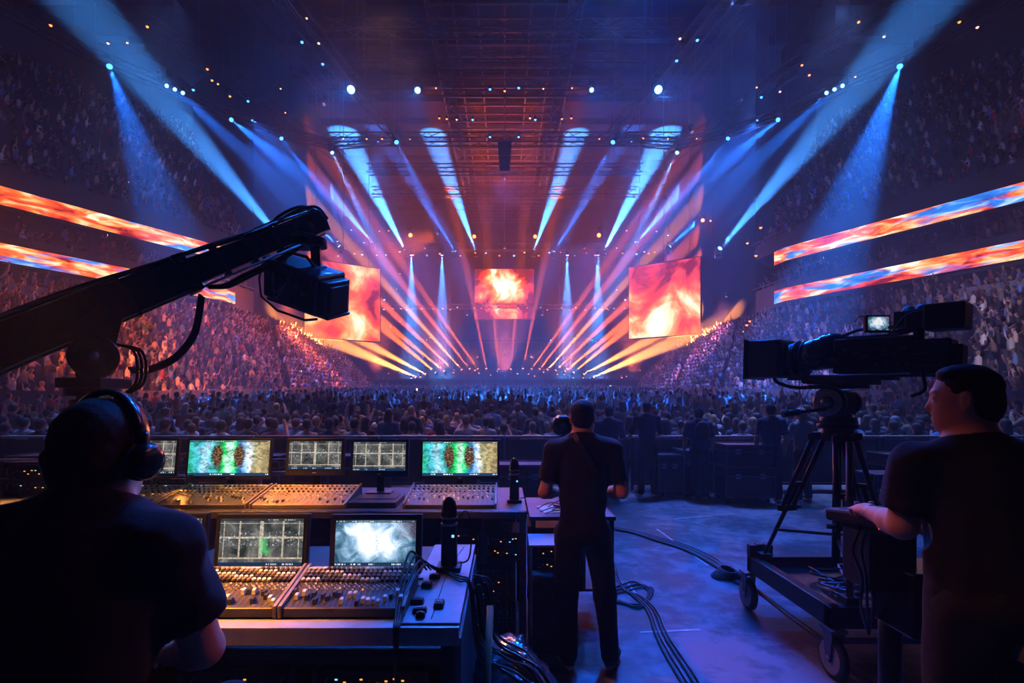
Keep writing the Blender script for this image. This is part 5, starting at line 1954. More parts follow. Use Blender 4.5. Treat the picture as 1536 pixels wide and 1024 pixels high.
def rack_case(loc, size, label, seed=0, units=6, rz=0.0, name='equipment_rack', lit=True):
    """a black equipment rack: case, unit fronts with handles and little lamps"""
    r_ = random.Random(seed)
    w_, d_, h_ = size
    root = empty(name, loc, rz, label, 'equipment rack', 'equipment racks under and beside the desks')
    m = MB()
    t = 0.018
    m.box((0, 0, t / 2), (w_, d_, t)).box((0, 0, h_ - t / 2), (w_, d_, t)).box((-w_ / 2 + t / 2, 0, h_ / 2), (t, d_, h_)).box((w_ / 2 - t / 2, 0, h_ / 2), (t, d_, h_)).box((0, d_ / 2 - t / 2, h_ / 2), (w_, t, h_))
    m.build('case', 'satin_black', root, bevel=0.003)
    for s in (-1, 1):
        m = MB()
        for z in (0, h_):
            m.bar((s * w_ / 2, -d_ / 2, z), (s * w_ / 2, d_ / 2, z), 0.022)
        m.bar((s * w_ / 2, -d_ / 2, 0), (s * w_ / 2, -d_ / 2, h_), 0.022)
        m.build('edge_trim', 'dull_steel', root)
    uh = (h_ - 2 * t) / units
    for k in range(units):
        z = t + uh * (k + 0.5)
        f = MB()
        f.mat(0).box((0, -d_ / 2 + 0.03, 0), (w_ - 2 * t - 0.01, 0.02, uh * 0.9))
        for s in (-1, 1):
            f.mat(1).tube([(s * w_ * 0.40, -d_ / 2 + 0.02, -uh * 0.25), (s * w_ * 0.40, -d_ / 2 - 0.005, -uh * 0.2), (s * w_ * 0.40, -d_ / 2 - 0.005, uh * 0.2), (s * w_ * 0.40, -d_ / 2 + 0.02, uh * 0.25)], 0.004, 5)
        for j in range(9):
            q = r_.random()
            f.mat(2 if (q < 0.22 and lit) else (3 if (q < 0.3 and lit) else 1)).box((w_ * (-0.32 + 0.075 * j), -d_ / 2 + 0.019, r_.uniform(-0.2, 0.2) * uh), (0.012, 0.004, 0.006))
        f.build('rack_unit', ['satin_black', 'steel', 'amber_led', 'cyan_led'], root, (0, 0, z))
    return root


rack_case((-1.20, 2.50, 0), (0.50, 0.42, 0.58), 'equipment rack with small amber lamps under the near desk, left one', 1)
rack_case((-0.60, 2.50, 0), (0.50, 0.42, 0.58), 'equipment rack with small amber lamps under the near desk, right one', 2)
rack_case((-0.20, 4.2, 0), (0.55, 0.5, 0.52), 'equipment rack under the right end of the rear desk', 3)
rack_case((-0.95, 4.2, 0), (0.55, 0.5, 0.52), 'equipment rack under the middle of the rear desk', 4)
for k, (x, h_) in enumerate(((-0.32, 0.16), (0.0, 0.12))):
    rack_case((x, 4.02, 0.5735), (0.30, 0.34, h_ + 0.1), f"small receiver box on the rear desk shelf, {('left', 'right')[k]} one", 8 + k, 2, name='receiver_box')


# handset microphones / talkback units with arched heads
def talkback(loc, h_, label, rz=0.0):
    root = empty('talkback_unit', loc, rz, label, 'talkback unit')
    s = h_ / 0.33
    MB().box((0, 0, 0.012 * s), (0.11 * s, 0.11 * s, 0.024 * s)).build('base', 'satin_black', root, bevel=0.006)
    m = MB()
    m.box((0, 0, 0.12 * s), (0.075 * s, 0.06 * s, 0.20 * s), taper=(0.85, 0.9))
    m.build('body', 'satin_black', root, bevel=0.012)
    m = MB()
    m.lathe((0, 0, 0.21 * s), (0, 0, 1), [(0, 0.032 * s), (0.02 * s, 0.037 * s), (0.06 * s, 0.036 * s), (0.10 * s, 0.030 * s), (0.12 * s, 0.014 * s), (0.125 * s, 0.002)], 18)
    m.build('head', 'gloss_black', root)
    m = MB()
    for z in (0.205, 0.235):
        m.lathe((0, 0, z * s), (0, 0, 1), [(0, 0.036 * s), (0.002 * s, 0.039 * s), (0.008 * s, 0.039 * s), (0.010 * s, 0.036 * s)], 18)
    m.build('ring', 'steel', root)
    m = MB()
    m.tube(curve_pts([(0.036 * s, 0, 0.22 * s), (0.075 * s, 0, 0.27 * s), (0.10 * s, 0.01, 0.20 * s), (0.09 * s, 0.01, 0.05 * s), (0.03 * s, 0.02, 0.02 * s)], 6), 0.004, 6)
    m.build('cord', 'rubber', root)
    m = MB()
    m.box((0.02 * s, -0.0305 * s, 0.16 * s), (0.012, 0.003, 0.012))
    m.build('button', 'cyan_led', root)
    return root


talkback((-0.262, 2.42, DZ + 0.0105), 0.34, 'tall black talkback unit with arched head on the grey panel of the near desk')
talkback((0.075, 3.98, RZ_), 0.34, 'tall black talkback unit at the right end of the rear desk')

# ---------------------------------------------------------------- table behind the standing man
tb = empty('side_table', (0.52, 4.30, 0), 0, 'dark table with papers and cables behind the standing man', 'table')
MB().box((0, 0, 0.885), (0.66, 0.78, 0.03)).build('tabletop', 'desk_black', tb, bevel=0.003)
for x in (-0.30, 0.30):
    for y_ in (-0.36, 0.36):
        MB().box((x, y_, 0.435), (0.035, 0.035, 0.87)).build('leg', 'black_metal', tb)
MB().box((0, 0.1, 0.25), (0.58, 0.5, 0.02)).build('shelf', 'desk_black', tb)
rack_case((0.42, 4.35, 0.261), (0.44, 0.45, 0.50), 'dark equipment case on the lower shelf of the side table', 14, 4)
paper(0.40, 4.18, 0.90, 0.21, 0.29, 0.2, 'white paper sheet on the side table, left one')
paper(0.70, 4.30, 0.90, 0.21, 0.29, -0.15, 'white paper sheet on the side table edge right of the standing man')
stl = empty('low_stand', (0.29, 3.62, 0), 0, 'low stand with a shiny blue top left of the standing man legs', 'stand')
MB().box((0, 0, 0.80), (0.25, 0.30, 0.016)).build('top_plate', 'panel_grey', stl, bevel=0.003)
for x in (-0.11, 0.11):
    for y_ in (-0.13, 0.13):
        MB().bar((x, y_, 0), (x, y_, 0.79), 0.018).build('leg', 'steel', stl)
MB().box((0, 0, 0.30), (0.22, 0.26, 0.50)).build('lower_box', 'satin_black', stl, bevel=0.005)


def cable(pts, r, label, mat='rubber', name='cable', n=8, group=None, cat='cable'):
    pts = [Vector(p) for p in pts]
    o = pts[0].copy()
    m = MB()
    m.tube([p - o for p in curve_pts(pts, n)], r, 6)
    ob = m.build(name, mat, None, o)
    tag(ob, label, cat, group)
    return ob


# cables on the side table
for k in range(5):
    a = rng.uniform(0.25, 0.45)
    cable([(a, 4.0 + 0.06 * k, 0.906), (a + 0.12, 4.08 + 0.05 * k, 0.915 + 0.01 * k), (a + 0.28, 4.0 + 0.08 * k, 0.906), (a + 0.33, 4.25, 0.912)], 0.004, f"loose cable lying on the side table among papers, {ordinal(k + 1)} from the front", group='loose cables on the side table')

# ---------------------------------------------------------------- tables of gear on the far left
lt = empty('gear_table', (-3.35, 3.78, 0), 0, 'table of gear with a pale top at the left edge, behind the seated operator', 'table')
MB().box((0, 0, 0.985), (2.0, 1.15, 0.035)).build('tabletop', 'desk_trim', lt, bevel=0.004)
for x in (-0.95, 0.95):
    for y_ in (-0.5, 0.5):
        MB().box((x, y_, 0.48), (0.05, 0.05, 0.96)).build('leg', 'black_metal', lt)
for k, (x, y_, rz) in enumerate(((-3.0, 3.42, 0.3), (-2.75, 3.5, -0.2), (-3.25, 3.38, 0.1), (-2.55, 3.62, 0.5))):
    paper(x, y_, 1.004, 0.21, 0.29, rz, f"paper sheet lying on the pale gear table, {ordinal(k + 1)} of the four by its front edge")
mixer((-3.05, 3.72, 1.003), 0.95, 0.45, 20, 'mixing console on the gear table at the left edge of the photo', seed=13, nk=3)
for k, (x, y_, w_, h_) in enumerate(((-3.9, 4.25, 0.4, 0.28), (-3.45, 4.25, 0.34, 0.20), (-2.75, 4.28, 0.30, 0.16))):
    rack_case((x, y_, 1.003), (w_, 0.14, h_), f"small rack of receivers on the left gear table, {ordinal(k + 1)} from the left", 20 + k, 2, name='receiver_box')
# steel tube frame behind it
fr = empty('tube_frame', (-3.4, 5.2, 0), 0, 'low steel tube frame with clamps behind the left gear table', 'frame')
m = MB()
for z in (0.75, 1.05, 1.18):
    m.cyl((-2.2, 0, z), (1.3, 0, z), 0.018, n=8)
m.build('rail', 'steel', fr)
for x in (-2.0, -1.2, -0.5, 0.2, 0.9):
    MB().cyl((x, 0.03, 0), (x, 0.03, 1.32), 0.02, n=8).build('upright', 'steel', fr)
    MB().box((x, 0, 1.18), (0.07, 0.09, 0.07)).build('clamp', 'dull_steel', fr, bevel=0.006)
for k in range(4):
    console_lamp((-3.9 + 0.45 * k, 4.12, 1.003), (-3.87 + 0.45 * k, 3.95, 1.18), f"small warm gooseneck lamp on the left gear table, {ordinal(k + 1)} from the left", 2.2)

# ---------------------------------------------------------------- cases and tables along the rail
def flight_case(loc, size, label, rz=0.0, lid=True, wheels=True):
    w_, d_, h_ = size
    root = empty('flight_case', loc, rz, label, 'flight case', 'black flight cases by the rail')
    z0 = 0.11 if wheels else 0.0
    MB().box((0, 0, z0 + h_ / 2), (w_ - 0.02, d_ - 0.02, h_ - 0.01)).build('body', 'satin_black', root)
    m = MB()
    for z in (z0, z0 + h_ * 0.7, z0 + h_):
        for s in (-1, 1):
            m.bar((-w_ / 2, s * d_ / 2, z), (w_ / 2, s * d_ / 2, z), 0.028)
            m.bar((s * w_ / 2, -d_ / 2, z), (s * w_ / 2, d_ / 2, z), 0.028)
    for sx in (-1, 1):
        for sy in (-1, 1):
            m.bar((sx * w_ / 2, sy * d_ / 2, z0), (sx * w_ / 2, sy * d_ / 2, z0 + h_), 0.028)
    m.build('edge_trim', 'dull_steel', root)
    for s in (-1, 1):
        MB().box((s * w_ * 0.25, -d_ / 2 - 0.004, z0 + h_ * 0.70), (0.09, 0.012, 0.09)).build('latch', 'steel', root, bevel=0.003)
    if wheels:
        for sx in (-1, 1):
            for sy in (-1, 1):
                MB().cyl((sx * (w_ / 2 - 0.09) - 0.02, sy * (d_ / 2 - 0.09), 0.05), (sx * (w_ / 2 - 0.09) + 0.02, sy * (d_ / 2 - 0.09), 0.05), 0.05, n=14).box((sx * (w_ / 2 - 0.09), sy * (d_ / 2 - 0.09), 0.095), (0.07, 0.07, 0.025)).build('caster', 'rubber', root)
    return root


flight_case((4.25, 9.2, 0), (0.85, 0.7, 0.52), 'large flight case on casters left of the crewman in the blue shirt')
flight_case((4.25, 9.2, 0.645), (0.80, 0.65, 0.36), 'shallow flight case stacked on the large case left of the blue shirted crewman', wheels=False)
flight_case((3.55, 9.65, 0), (0.55, 0.6, 0.75), 'narrow flight case between the rail and the stacked cases')
flight_case((1.55, 9.55, 0), (0.70, 0.55, 0.80), 'flight case by the rail behind the standing man, right side')
flight_case((2.05, 9.75, 0), (0.35, 0.35, 0.62), 'small flight case just left of the tall crewman by the rail')
flight_case((3.05, 9.70, 0), (0.40, 0.45, 0.66), 'small flight case between the two middle crewmen')
flight_case((0.30, 8.6, 0), (0.8, 0.6, 0.62), 'flight case beyond the side table, behind the standing man')
flight_case((-0.9, 8.8, 0), (0.9, 0.6, 0.75), 'flight case behind the rear desk monitors, near the rail')
flight_case((7.3, 9.4, 0), (0.9, 0.6, 0.70), 'flight case by the rail behind the camera tripod')
flight_case((8.9, 9.3, 0), (0.9, 0.6, 0.75), 'flight case by the rail far right behind the cameraman')
for k, x in enumerate((-2.6, -4.4, -6.3, -8.2)):
    flight_case((x, 9.2, 0), (0.95, 0.6, 0.70), f"flight case standing along the rail on the left, {ordinal(k + 1)} from the rear desk")

# cables on the floor
def fl_(px, py, z=0.012):
    return atz(px, py, z)


for k in range(5):
    o_ = (k - 2)
    cable([fl_(916 + 2 * k, 792 + 3 * o_ * 0.4), fl_(945 + k, 797 + o_ * 1.0), fl_(985, 808 + o_ * 1.4), fl_(1030, 822 + o_ * 1.9), fl_(1075, 845 + o_ * 2.8), fl_(1092, 862 + o_ * 2.5), fl_(1130, 880 + 3 * o_)], 0.013,
          f"thick black cable of the bundle curving across the floor to the dolly, {ordinal(k + 1)} strand", 'dull_steel' if k % 2 else 'rubber', group='cable bundle running to the camera dolly')
m = MB()
for k in range(7):
    a = rng.uniform(0, 6)
    m.tube([(0.16 * math.cos(a + t) * (1 - 0.1 * k % 3), 0.12 * math.sin(a + t), 0.015 + 0.011 * k) for t in [i * 0.45 for i in range(15)]], 0.010, 6)
tag(m.build('cable_coil', 'rubber', None, fl_(1092, 866, 0.0)), 'tangled coil of black cable lying beside the front dolly wheel', 'cable coil')
for k in range(4):
    o_ = k - 1.5
    cable([fl_(922, 845 + 6 * k), fl_(930 + 3 * k, 880 + 4 * o_), fl_(955 + 4 * o_, 893), fl_(978 + 5 * o_, 915), fl_(992 + 6 * o_, 950), fl_(1012 + 8 * o_, 985), fl_(1040 + 9 * o_, 1030), fl_(1062 + 10 * o_, 1080)], 0.008,
          f"thin cable trailing over the blue floor right of the standing man, {ordinal(k + 1)} strand", 'dull_steel' if k % 2 else 'rubber', group='thin cables trailing to the bottom edge')
for k in range(3):
    cable([fl_(925, 880 + 5 * k), fl_(950 + 8 * k, 872 + 4 * k), fl_(972 + 4 * k, 886), fl_(960, 905 + 3 * k), fl_(925 + 4 * k, 902), fl_(915, 890 + 4 * k)], 0.008,
          f"looped thin cable beside the standing man right foot, {ordinal(k + 1)} loop outwards", group='looped cables by the standing man')
for k, (a, b) in enumerate((((985, 793), (1062, 848)), ((1010, 778), (1100, 770)), ((940, 872), (972, 915)), ((960, 948), (1050, 944)))):
    p, q = fl_(*a, 0.002), fl_(*b, 0.002)
    d_ = (q - p).normalized()
    nn = Vector((-d_.y, d_.x, 0)) * 0.012
    mm_ = MB()
    mm_.rings([[p - nn, q - nn, q + nn, p + nn], [v + Vector((0, 0, 0.0012)) for v in (p - nn, q - nn, q + nn, p + nn)]], True, False)
    tag(mm_.build('floor_tape', 'white_line'), f"thin pale tape line stuck on the floor, {('diagonal one by the cable bundle', 'far one near the rail', 'short one by the thin cables', 'nearest level one')[k]}", 'tape')

# covered heap of cable at the foot of the near desk
F = Field((-0.28, 1.95, -0.02), (0.42, 3.0, 0.66), 0.014)
F.ell((0.07, 2.5, 0.20), (0.24, 0.34, 0.32), None, 0.08)
F.ell((0.17, 2.35, 0.12), (0.20, 0.26, 0.24), None, 0.08)
F.ell((0.0, 2.65, 0.30), (0.16, 0.22, 0.26), None, 0.08)
F.wobble(0.030, 20, 4)
F.wobble(0.012, 55, 6)
F.half((0, 0, 0.004), (0, 0, -1), 0.01)
tag(F.build('covered_cable_heap', 'plastic_sheet'), 'heap under shiny dark plastic sheet on the floor right of the near desk', 'covered heap')
for k in range(9):
    a = rng.uniform(-0.08, 0.08)
    b = rng.uniform(-0.06, 0.06)
    cable([(-0.19, 2.55 + a, 0.93 - 0.02 * k), (-0.13 + b, 2.56 + a, 0.88), (-0.09 + b, 2.55 + a, 0.62), (0.0 + b * 2, 2.48 + a, 0.56), (0.14 + b, 2.36 + a, 0.47 + 0.01 * k), (0.30 + b, 2.26 + a, 0.26), (0.36 + b, 2.2 + a, 0.02)], 0.006 + 0.002 * (k % 2),
          f"black cable spilling from the near desk over the covered heap, {ordinal(k + 1)} strand", 'gloss_black' if k % 2 else 'rubber', group='cables spilling over the covered heap')
for k in range(4):
    cable([(-0.30 - 0.02 * k, 2.36, DZ + 0.03), (-0.345 - 0.02 * k, 2.2, DZ + 0.10 + 0.02 * k), (-0.375 - 0.012 * k, 2.0, DZ + 0.07), (-0.372 - 0.008 * k, 1.86, DZ + 0.02), (-0.374 - 0.004 * k, 1.79, DZ - 0.03), (-0.372, 1.79, DZ - 0.4), (-0.36, 1.80, 0.03)], 0.005,
          f"black cable running over the near desk between console and grey panel, {ordinal(k + 1)} strand", group='cables crossing the near desk edge')
for k in range(3):
    cable([(-0.27, 2.35, DZ + 0.025), (-0.20, 2.30 - 0.03 * k, DZ + 0.02), (-0.155, 2.3 - 0.03 * k, DZ - 0.01), (-0.13, 2.3, DZ - 0.2 - 0.05 * k), (-0.10, 2.4, 0.55)], 0.004,
          f"thin cable from the talkback unit dropping off the near desk, {ordinal(k + 1)} strand", group='cables from the talkback unit')
pp = MB()
pp.cyl((0, 0, 0), (0.035, 0.30, 0.86), 0.016, n=10)
o = pp.build('leaning_pole', 'wood', None, (-0.10, 2.02, 0.0))
tag(o, 'bare pole leaning upright beside the right side of the near desk', 'pole')
# ---------------------------------------------------------------- the crew
# seated operator at the lower left, seen from behind
J = dict(pelvis=(-0.90, 0.98, 1.00), neck=(-0.905, 1.13, 1.585), head=(-0.903, 1.17, 1.695), face=(0.10, 1, -0.10), up=(0.02, 0.12, 1),
         sl=(-1.115, 1.10, 1.515), sr=(-0.728, 1.12, 1.505), el=(-1.20, 1.26, 1.25), er=(-0.715, 1.235, 1.225),
         wl=(-1.10, 1.50, 1.13), wr=(-0.90, 1.40, 1.13), hl=(-1.04, 1.62, 1.10), hr=(-0.97, 1.47, 1.10),
         pl=(-0.99, 0.98, 0.98), pr=(-0.81, 0.98, 0.98), kl=(-1.06, 1.40, 0.96), kr=(-0.74, 1.40, 0.96),
         al=(-1.04, 1.42, 0.50), ar=(-0.76, 1.42, 0.50), tl=(-1.04, 1.56, 0.44), tr=(-0.76, 1.56, 0.44))
for k_ in J:
    if k_ not in ('face', 'up'):
        J[k_] = (J[k_][0] - 0.012, J[k_][1], J[k_][2] - 0.032)
op, V, H, TR = person('person', J, h=0.0068, hair='brown_hair', label='seated person in a dark t-shirt wearing headphones, seen from behind at the near desk',
                      hair_style='full', sleeve=0.62, bulk=1.07, curl=0.7, folds=0.0065, sleeve_w=1.15)
hp = empty('headphones', H(0, -0.01, 0.02), 0, 'large black over-ear headphones on the seated person', 'headphones')
m = MB()
rs = []
for k in range(25):
    a = PI * (k / 24)
    c = H(math.cos(a) * 0.098, -0.004 + 0.0 * math.sin(a), 0.01 + math.sin(a) * 0.135) - hp.location
    rr = H(math.cos(a), 0, math.sin(a)) - H(0, 0, 0)
    f_ = (H(0, 1, 0) - H(0, 0, 0))
    w_ = 0.017 + 0.007 * math.sin(a)
    rs.append([c + f_ * w_ - rr * 0.005, c + f_ * w_ * 0.7 + rr * 0.006, c - f_ * w_ * 0.7 + rr * 0.006, c - f_ * w_ - rr * 0.005])
m.rings(rs, True, True)
m.build('headband', 'gloss_black', hp)
for s in (-1, 1):
    c0 = H(s * 0.082, -0.002, -0.010) - hp.location
    ax = (H(s, -0.05, 0) - H(0, 0, 0))
    m = MB()
    m.lathe(c0, ax, [(0, 0.035), (0.002, 0.043), (0.014, 0.045), (0.018, 0.041)], 24)
    cu = m.build('ear_cushion', 'rubber', hp)
    m = MB()
    m.lathe(c0 + ax.normalized() * 0.017, ax, [(0, 0.040), (0.012, 0.043), (0.024, 0.037), (0.030, 0.022), (0.031, 0.004)], 24)
    m.build('ear_cup', 'gloss_black', hp)
    m = MB()
    m.tube([c0 + ax * 0.018 + Vector((0, 0, 0.03)), c0 + ax * 0.024 + Vector((0, 0, 0.06)), H(s * 0.100, -0.004, 0.055) - hp.location], 0.006, 6)
    m.build('yoke', 'dull_steel', hp)
# tall operator chair
chr_ = empty('operator_chair', (-0.90, 0.98, 0), 0, 'tall black operator chair under the seated person', 'chair')
F = Field((-0.30, -0.30, 0.78), (0.30, 0.32, 0.93), 0.012)
F.ell((0, 0.02, 0.85), (0.25, 0.25, 0.045), None, 0.02)
F.build('seat', 'black_cloth', chr_)
F = Field((-0.30, -0.36, 0.94), (0.30, -0.08, 1.40), 0.012)
F.ell((0, -0.225, 1.165), (0.235, 0.035, 0.175), None, 0.02)
F.wobble(0.002, 20, 1)
F.build('backrest', 'black_cloth', chr_)
MB().cyl((0, 0, 0.10), (0, 0, 0.81), 0.028, n=14).build('column', 'steel', chr_)
MB().tube([(0, -0.10, 0.82), (0, -0.26, 0.85), (0, -0.262, 1.12)], 0.016, 8).build('back_support', 'black_metal', chr_)
m = MB()
m.tube([(0.2 * math.cos(a), 0.2 * math.sin(a), 0.36) for a in [i * PI / 12 for i in range(25)]], 0.011, 8)
m.bar((-0.2, 0, 0.36), (0.2, 0, 0.36), 0.015)
m.build('foot_ring', 'steel', chr_)
for k in range(5):
    a = 2 * PI * k / 5 + 0.3
    lg = MB()
    lg.bar((0, 0, 0.10), (0.30 * math.cos(a), 0.30 * math.sin(a), 0.065), 0.04, 0.03)
    l_ = lg.build('leg', 'black_metal', chr_)
    MB().ball((0.30 * math.cos(a), 0.30 * math.sin(a), 0.03), 0.03, 10, 8).build('caster', 'rubber', l_)

# standing man in the middle
J = dict(pelvis=(0.525, 3.42, 0.93), neck=(0.525, 3.46, 1.535), head=(0.528, 3.49, 1.665), face=(0.05, 1, -0.22), up=(0.0, 0.16, 1),
         sl=(0.335, 3.45, 1.455), sr=(0.722, 3.45, 1.455), el=(0.268, 3.42, 1.175), er=(0.782, 3.42, 1.175),
         wl=(0.40, 3.63, 1.14), wr=(0.655, 3.63, 1.14), hl=(0.46, 3.71, 1.15), hr=(0.60, 3.71, 1.15),
         pl=(0.435, 3.43, 0.90), pr=(0.615, 3.43, 0.90), kl=(0.415, 3.45, 0.49), kr=(0.675, 3.45, 0.49),
         al=(0.425, 3.42, 0.09), ar=(0.705, 3.42, 0.09), tl=(0.40, 3.54, 0.04), tr=(0.755, 3.54, 0.04))
man, V, H, TR = person('person', J, h=0.0075, hair='brown_hair', label='man in black t-shirt and jeans standing with his back turned right of the desks',
                       hair_style='short', sleeve=0.70, hem=-0.10, folds=0.006, collar=True, sleeve_w=1.12, bulk=1.02)
strap = MB()
rs = []
for k in range(20):
    f = k / 19
    p = Vector((0.455, 3.335, 1.565)).lerp(Vector((0.60, 3.295, 1.31)), f)
    p.y = 3.46 - math.sqrt(max(0.0001, 1 - ((p.x - 0.525) / 0.26) ** 2)) * (0.125 + 0.015 * math.sin(f * PI)) + (0.035 if f < 0.12 else 0) * (1 - f / 0.12)
    d_ = Vector((0.55, 0, 0.8)).normalized() * 0.017
    rs.append([p + d_, p + d_ + Vector((0, -0.004, 0)), p - d_ + Vector((0, -0.004, 0)), p - d_])
strap.rings(rs, True, False)
s_o = strap.build('camera_strap', 'satin_black', None)
tag(s_o, 'slim black camera strap across the back of the standing man', 'strap')
cm = empty('handheld_controller', (0.53, 3.745, 1.13), 0, 'small black controller in both hands of the standing man', 'controller')
MB().box((0, 0, 0.02), (0.17, 0.06, 0.09)).build('body', 'satin_black', cm, bevel=0.008)
MB().cyl((0.05, 0, 0.06), (0.05, 0, 0.085), 0.008, n=8).build('knob', 'steel', cm)


def crew(x, d, hgt, label, shirt, hair='hair', skin='skin', pose='rail', hair_style='short', turn=0.0, sleeve=0.8, bulk=1.0):
    """a standing crew member of the given height, back to the camera, hands forward"""
    s = hgt / 1.78
    c, sn = math.cos(turn), math.sin(turn)
    Q = lambda X, Y, Z: (x + (X * c - Y * sn) * s, d + (X * sn + Y * c) * s, Z * s)
    A = {'rail': dict(el=(-0.27, 0.08, 1.18), er=(0.27, 0.08, 1.18), wl=(-0.24, 0.30, 1.10), wr=(0.24, 0.30, 1.10), hl=(-0.24, 0.38, 1.08), hr=(0.24, 0.38, 1.08)),
         'down': dict(el=(-0.26, -0.01, 1.16), er=(0.26, -0.01, 1.16), wl=(-0.27, 0.06, 0.93), wr=(0.27, 0.06, 0.93), hl=(-0.27, 0.09, 0.84), hr=(0.27, 0.09, 0.84))}[pose]
    J = dict(pelvis=Q(0, 0, 0.95), neck=Q(0, 0.03, 1.50), head=Q(0, 0.06, 1.64), sl=Q(-0.19, 0.02, 1.43), sr=Q(0.19, 0.02, 1.43),
             pl=Q(-0.09, 0, 0.91), pr=Q(0.09, 0, 0.91), kl=Q(-0.11, 0.02, 0.50), kr=Q(0.11, 0.02, 0.50), al=Q(-0.12, -0.02, 0.09), ar=Q(0.12, -0.02, 0.09), tl=Q(-0.14, 0.11, 0.04), tr=Q(0.14, 0.11, 0.04))
    J.update({k: Q(*v) for k, v in A.items()})
    J['face'] = (-sn, c, -0.1)
    return person('person', J, h=0.014, hair=hair, skin=skin, label=label, shirt=shirt, hair_style=hair_style, sleeve=sleeve, bulk=bulk, folds=0.0065)


M['navy_cloth'] = pbr('navy_cloth', (0.015, 0.022, 0.055), 0.85, 0.0, 0.3, 8)
M['beige_cloth'] = pbr('beige_cloth', (0.30, 0.22, 0.18), 0.85, 0.0, 0.2, 8)
M['blond_hair'] = pbr('blond_hair', (0.35, 0.22, 0.11), 0.6, 0.0, 0.3, 40)
crew(2.66, 9.55, 1.78, 'tall person in a black long-sleeved top leaning on the rail, middle of the bare floor', 'black_cloth', pose='rail', sleeve=1.0)
bp_, *_ = crew(3.55, 9.35, 1.66, 'person in a dark top with a backpack, second crew member along the rail', 'navy_cloth', pose='down', turn=-0.15)
bk = empty('backpack', (3.55, 9.35 - 0.13, 1.22), 0, 'small dark backpack on the crew member second along the rail', 'backpack')
F = Field((-0.22, -0.16, -0.28), (0.22, 0.12, 0.28), 0.014)
F.ell((0, -0.035, 0), (0.14, 0.065, 0.20), None, 0.03)
F.ell((0, -0.08, -0.06), (0.11, 0.04, 0.10), None, 0.02)
F.build('bag', 'satin_black', bk)
MB().tube([(-0.08, 0.02, 0.16), (-0.10, 0.04, 0.22), (-0.09, 0.10, 0.24)], 0.012, 6).build('strap', 'rubber', bk)
MB().tube([(0.08, 0.02, 0.16), (0.10, 0.04, 0.22), (0.09, 0.10, 0.24)], 0.012, 6).build('strap', 'rubber', bk)
crew(4.72, 9.05, 1.74, 'person in a dark blue t-shirt standing right of the stacked flight cases', 'navy_cloth', hair='brown_hair', pose='down', bulk=1.05)
crew(5.30, 9.1, 1.66, 'fair haired person in a beige top left of the camera tripod', 'beige_cloth', hair='blond_hair', pose='rail', hair_style='long', turn=0.3)
crew(1.88, 9.2, 1.70, 'person in a dark jacket by the rail, half hidden behind the standing man', 'navy_cloth', pose='rail', sleeve=1.0)

# the dark camera beside the standing man's head: a small video camera on a stand further back
sc_ = empty('video_camera_on_stand', (0.475, 4.25, 0), 0, 'small rounded black camera on a stand, just left of the standing man head', 'video camera')
m = MB()
m.lathe((0, -0.11, 1.58), (0, 1, 0), [(0, 0.03), (0.01, 0.075), (0.06, 0.088), (0.16, 0.085), (0.22, 0.06), (0.26, 0.045)], 20)
m.build('camera_body', 'gloss_black', sc_)
MB().box((0.02, -0.125, 1.50), (0.05, 0.03, 0.05)).build('battery', 'dull_steel', sc_, bevel=0.004)
MB().cyl((0, 0.05, 0.90), (0, 0.02, 1.51), 0.014, n=10).build('post', 'black_metal', sc_)
MB().cyl((0, 0.05, 0.90), (0, 0.05, 0.92), 0.07, n=16).build('foot_plate', 'black_metal', sc_)

# cameraman at the right
J = dict(pelvis=(1.690, 1.78, 1.10), neck=(1.685, 1.84, 1.628), head=(1.672, 1.865, 1.790), face=(-0.80, 0.60, 0.0), up=(0.0, 0.05, 1),
         sl=(1.485, 1.86, 1.555), sr=(1.905, 1.78, 1.555), el=(1.475, 1.90, 1.325), er=(1.99, 1.86, 1.32),
         wl=(1.52, 2.13, 1.325), wr=(1.86, 2.10, 1.28), hl=(1.545, 2.24, 1.33), hr=(1.84, 2.19, 1.26),
         pl=(1.60, 1.78, 1.05), pr=(1.78, 1.78, 1.05), kl=(1.58, 1.82, 0.60), kr=(1.80, 1.84, 0.60),
         al=(1.57, 1.78, 0.10), ar=(1.81, 1.80, 0.10), tl=(1.54, 1.90, 0.04), tr=(1.82, 1.93, 0.04))
cmn, V, H, TR = person('person', J, h=0.0068, hair='hair', label='cameraman in a black t-shirt at the right edge, one hand on the dolly control box',
                       hair_style='full', sleeve=0.62, hem=-0.10, collar=True, bulk=1.18, curl=1.0, folds=0.0065, sleeve_w=1.15, palm={'l': (0.25, 0, -1), 'r': (0, 0, -1)})
m = MB()
wv, hv = V['wl'], (V['hl'] - V['wl']).normalized()
_, u_, v_ = ortho(hv)
m.rings([[wv + hv * t + (u_ * math.cos(2 * PI * i / 20) + v_ * math.sin(2 * PI * i / 20)) * r_ for i in range(20)] for t, r_ in ((-0.024, 0.028), (-0.024, 0.0325), (-0.012, 0.0325), (-0.012, 0.028))], False)
m.ball(wv - hv * 0.018 + Vector((0, 0, 0.033)), 0.012, 12, 8, (1, 1, 0.5))
tag(m.build('wristwatch', 'steel'), 'thin steel watch on the cameraman left wrist', 'watch')
# ---------------------------------------------------------------- camera crane (jib)
jib = empty('camera_crane', (-2.08, 2.60, 0), 0, 'long black camera crane arm crossing the upper left, with its column behind the seated person', 'camera crane')
JO = jib.location
piv = Vector((-2.085, 2.60, 2.01))
c0 = Vector((-2.09, 2.60, 2.245))
tip = Vector((-1.20, 3.30, 2.93))
ad = (tip - c0).normalized()
rear = c0 - ad * 0.95
_, ju, jv = ortho(ad)
jv = jv if jv.z > 0 else -jv


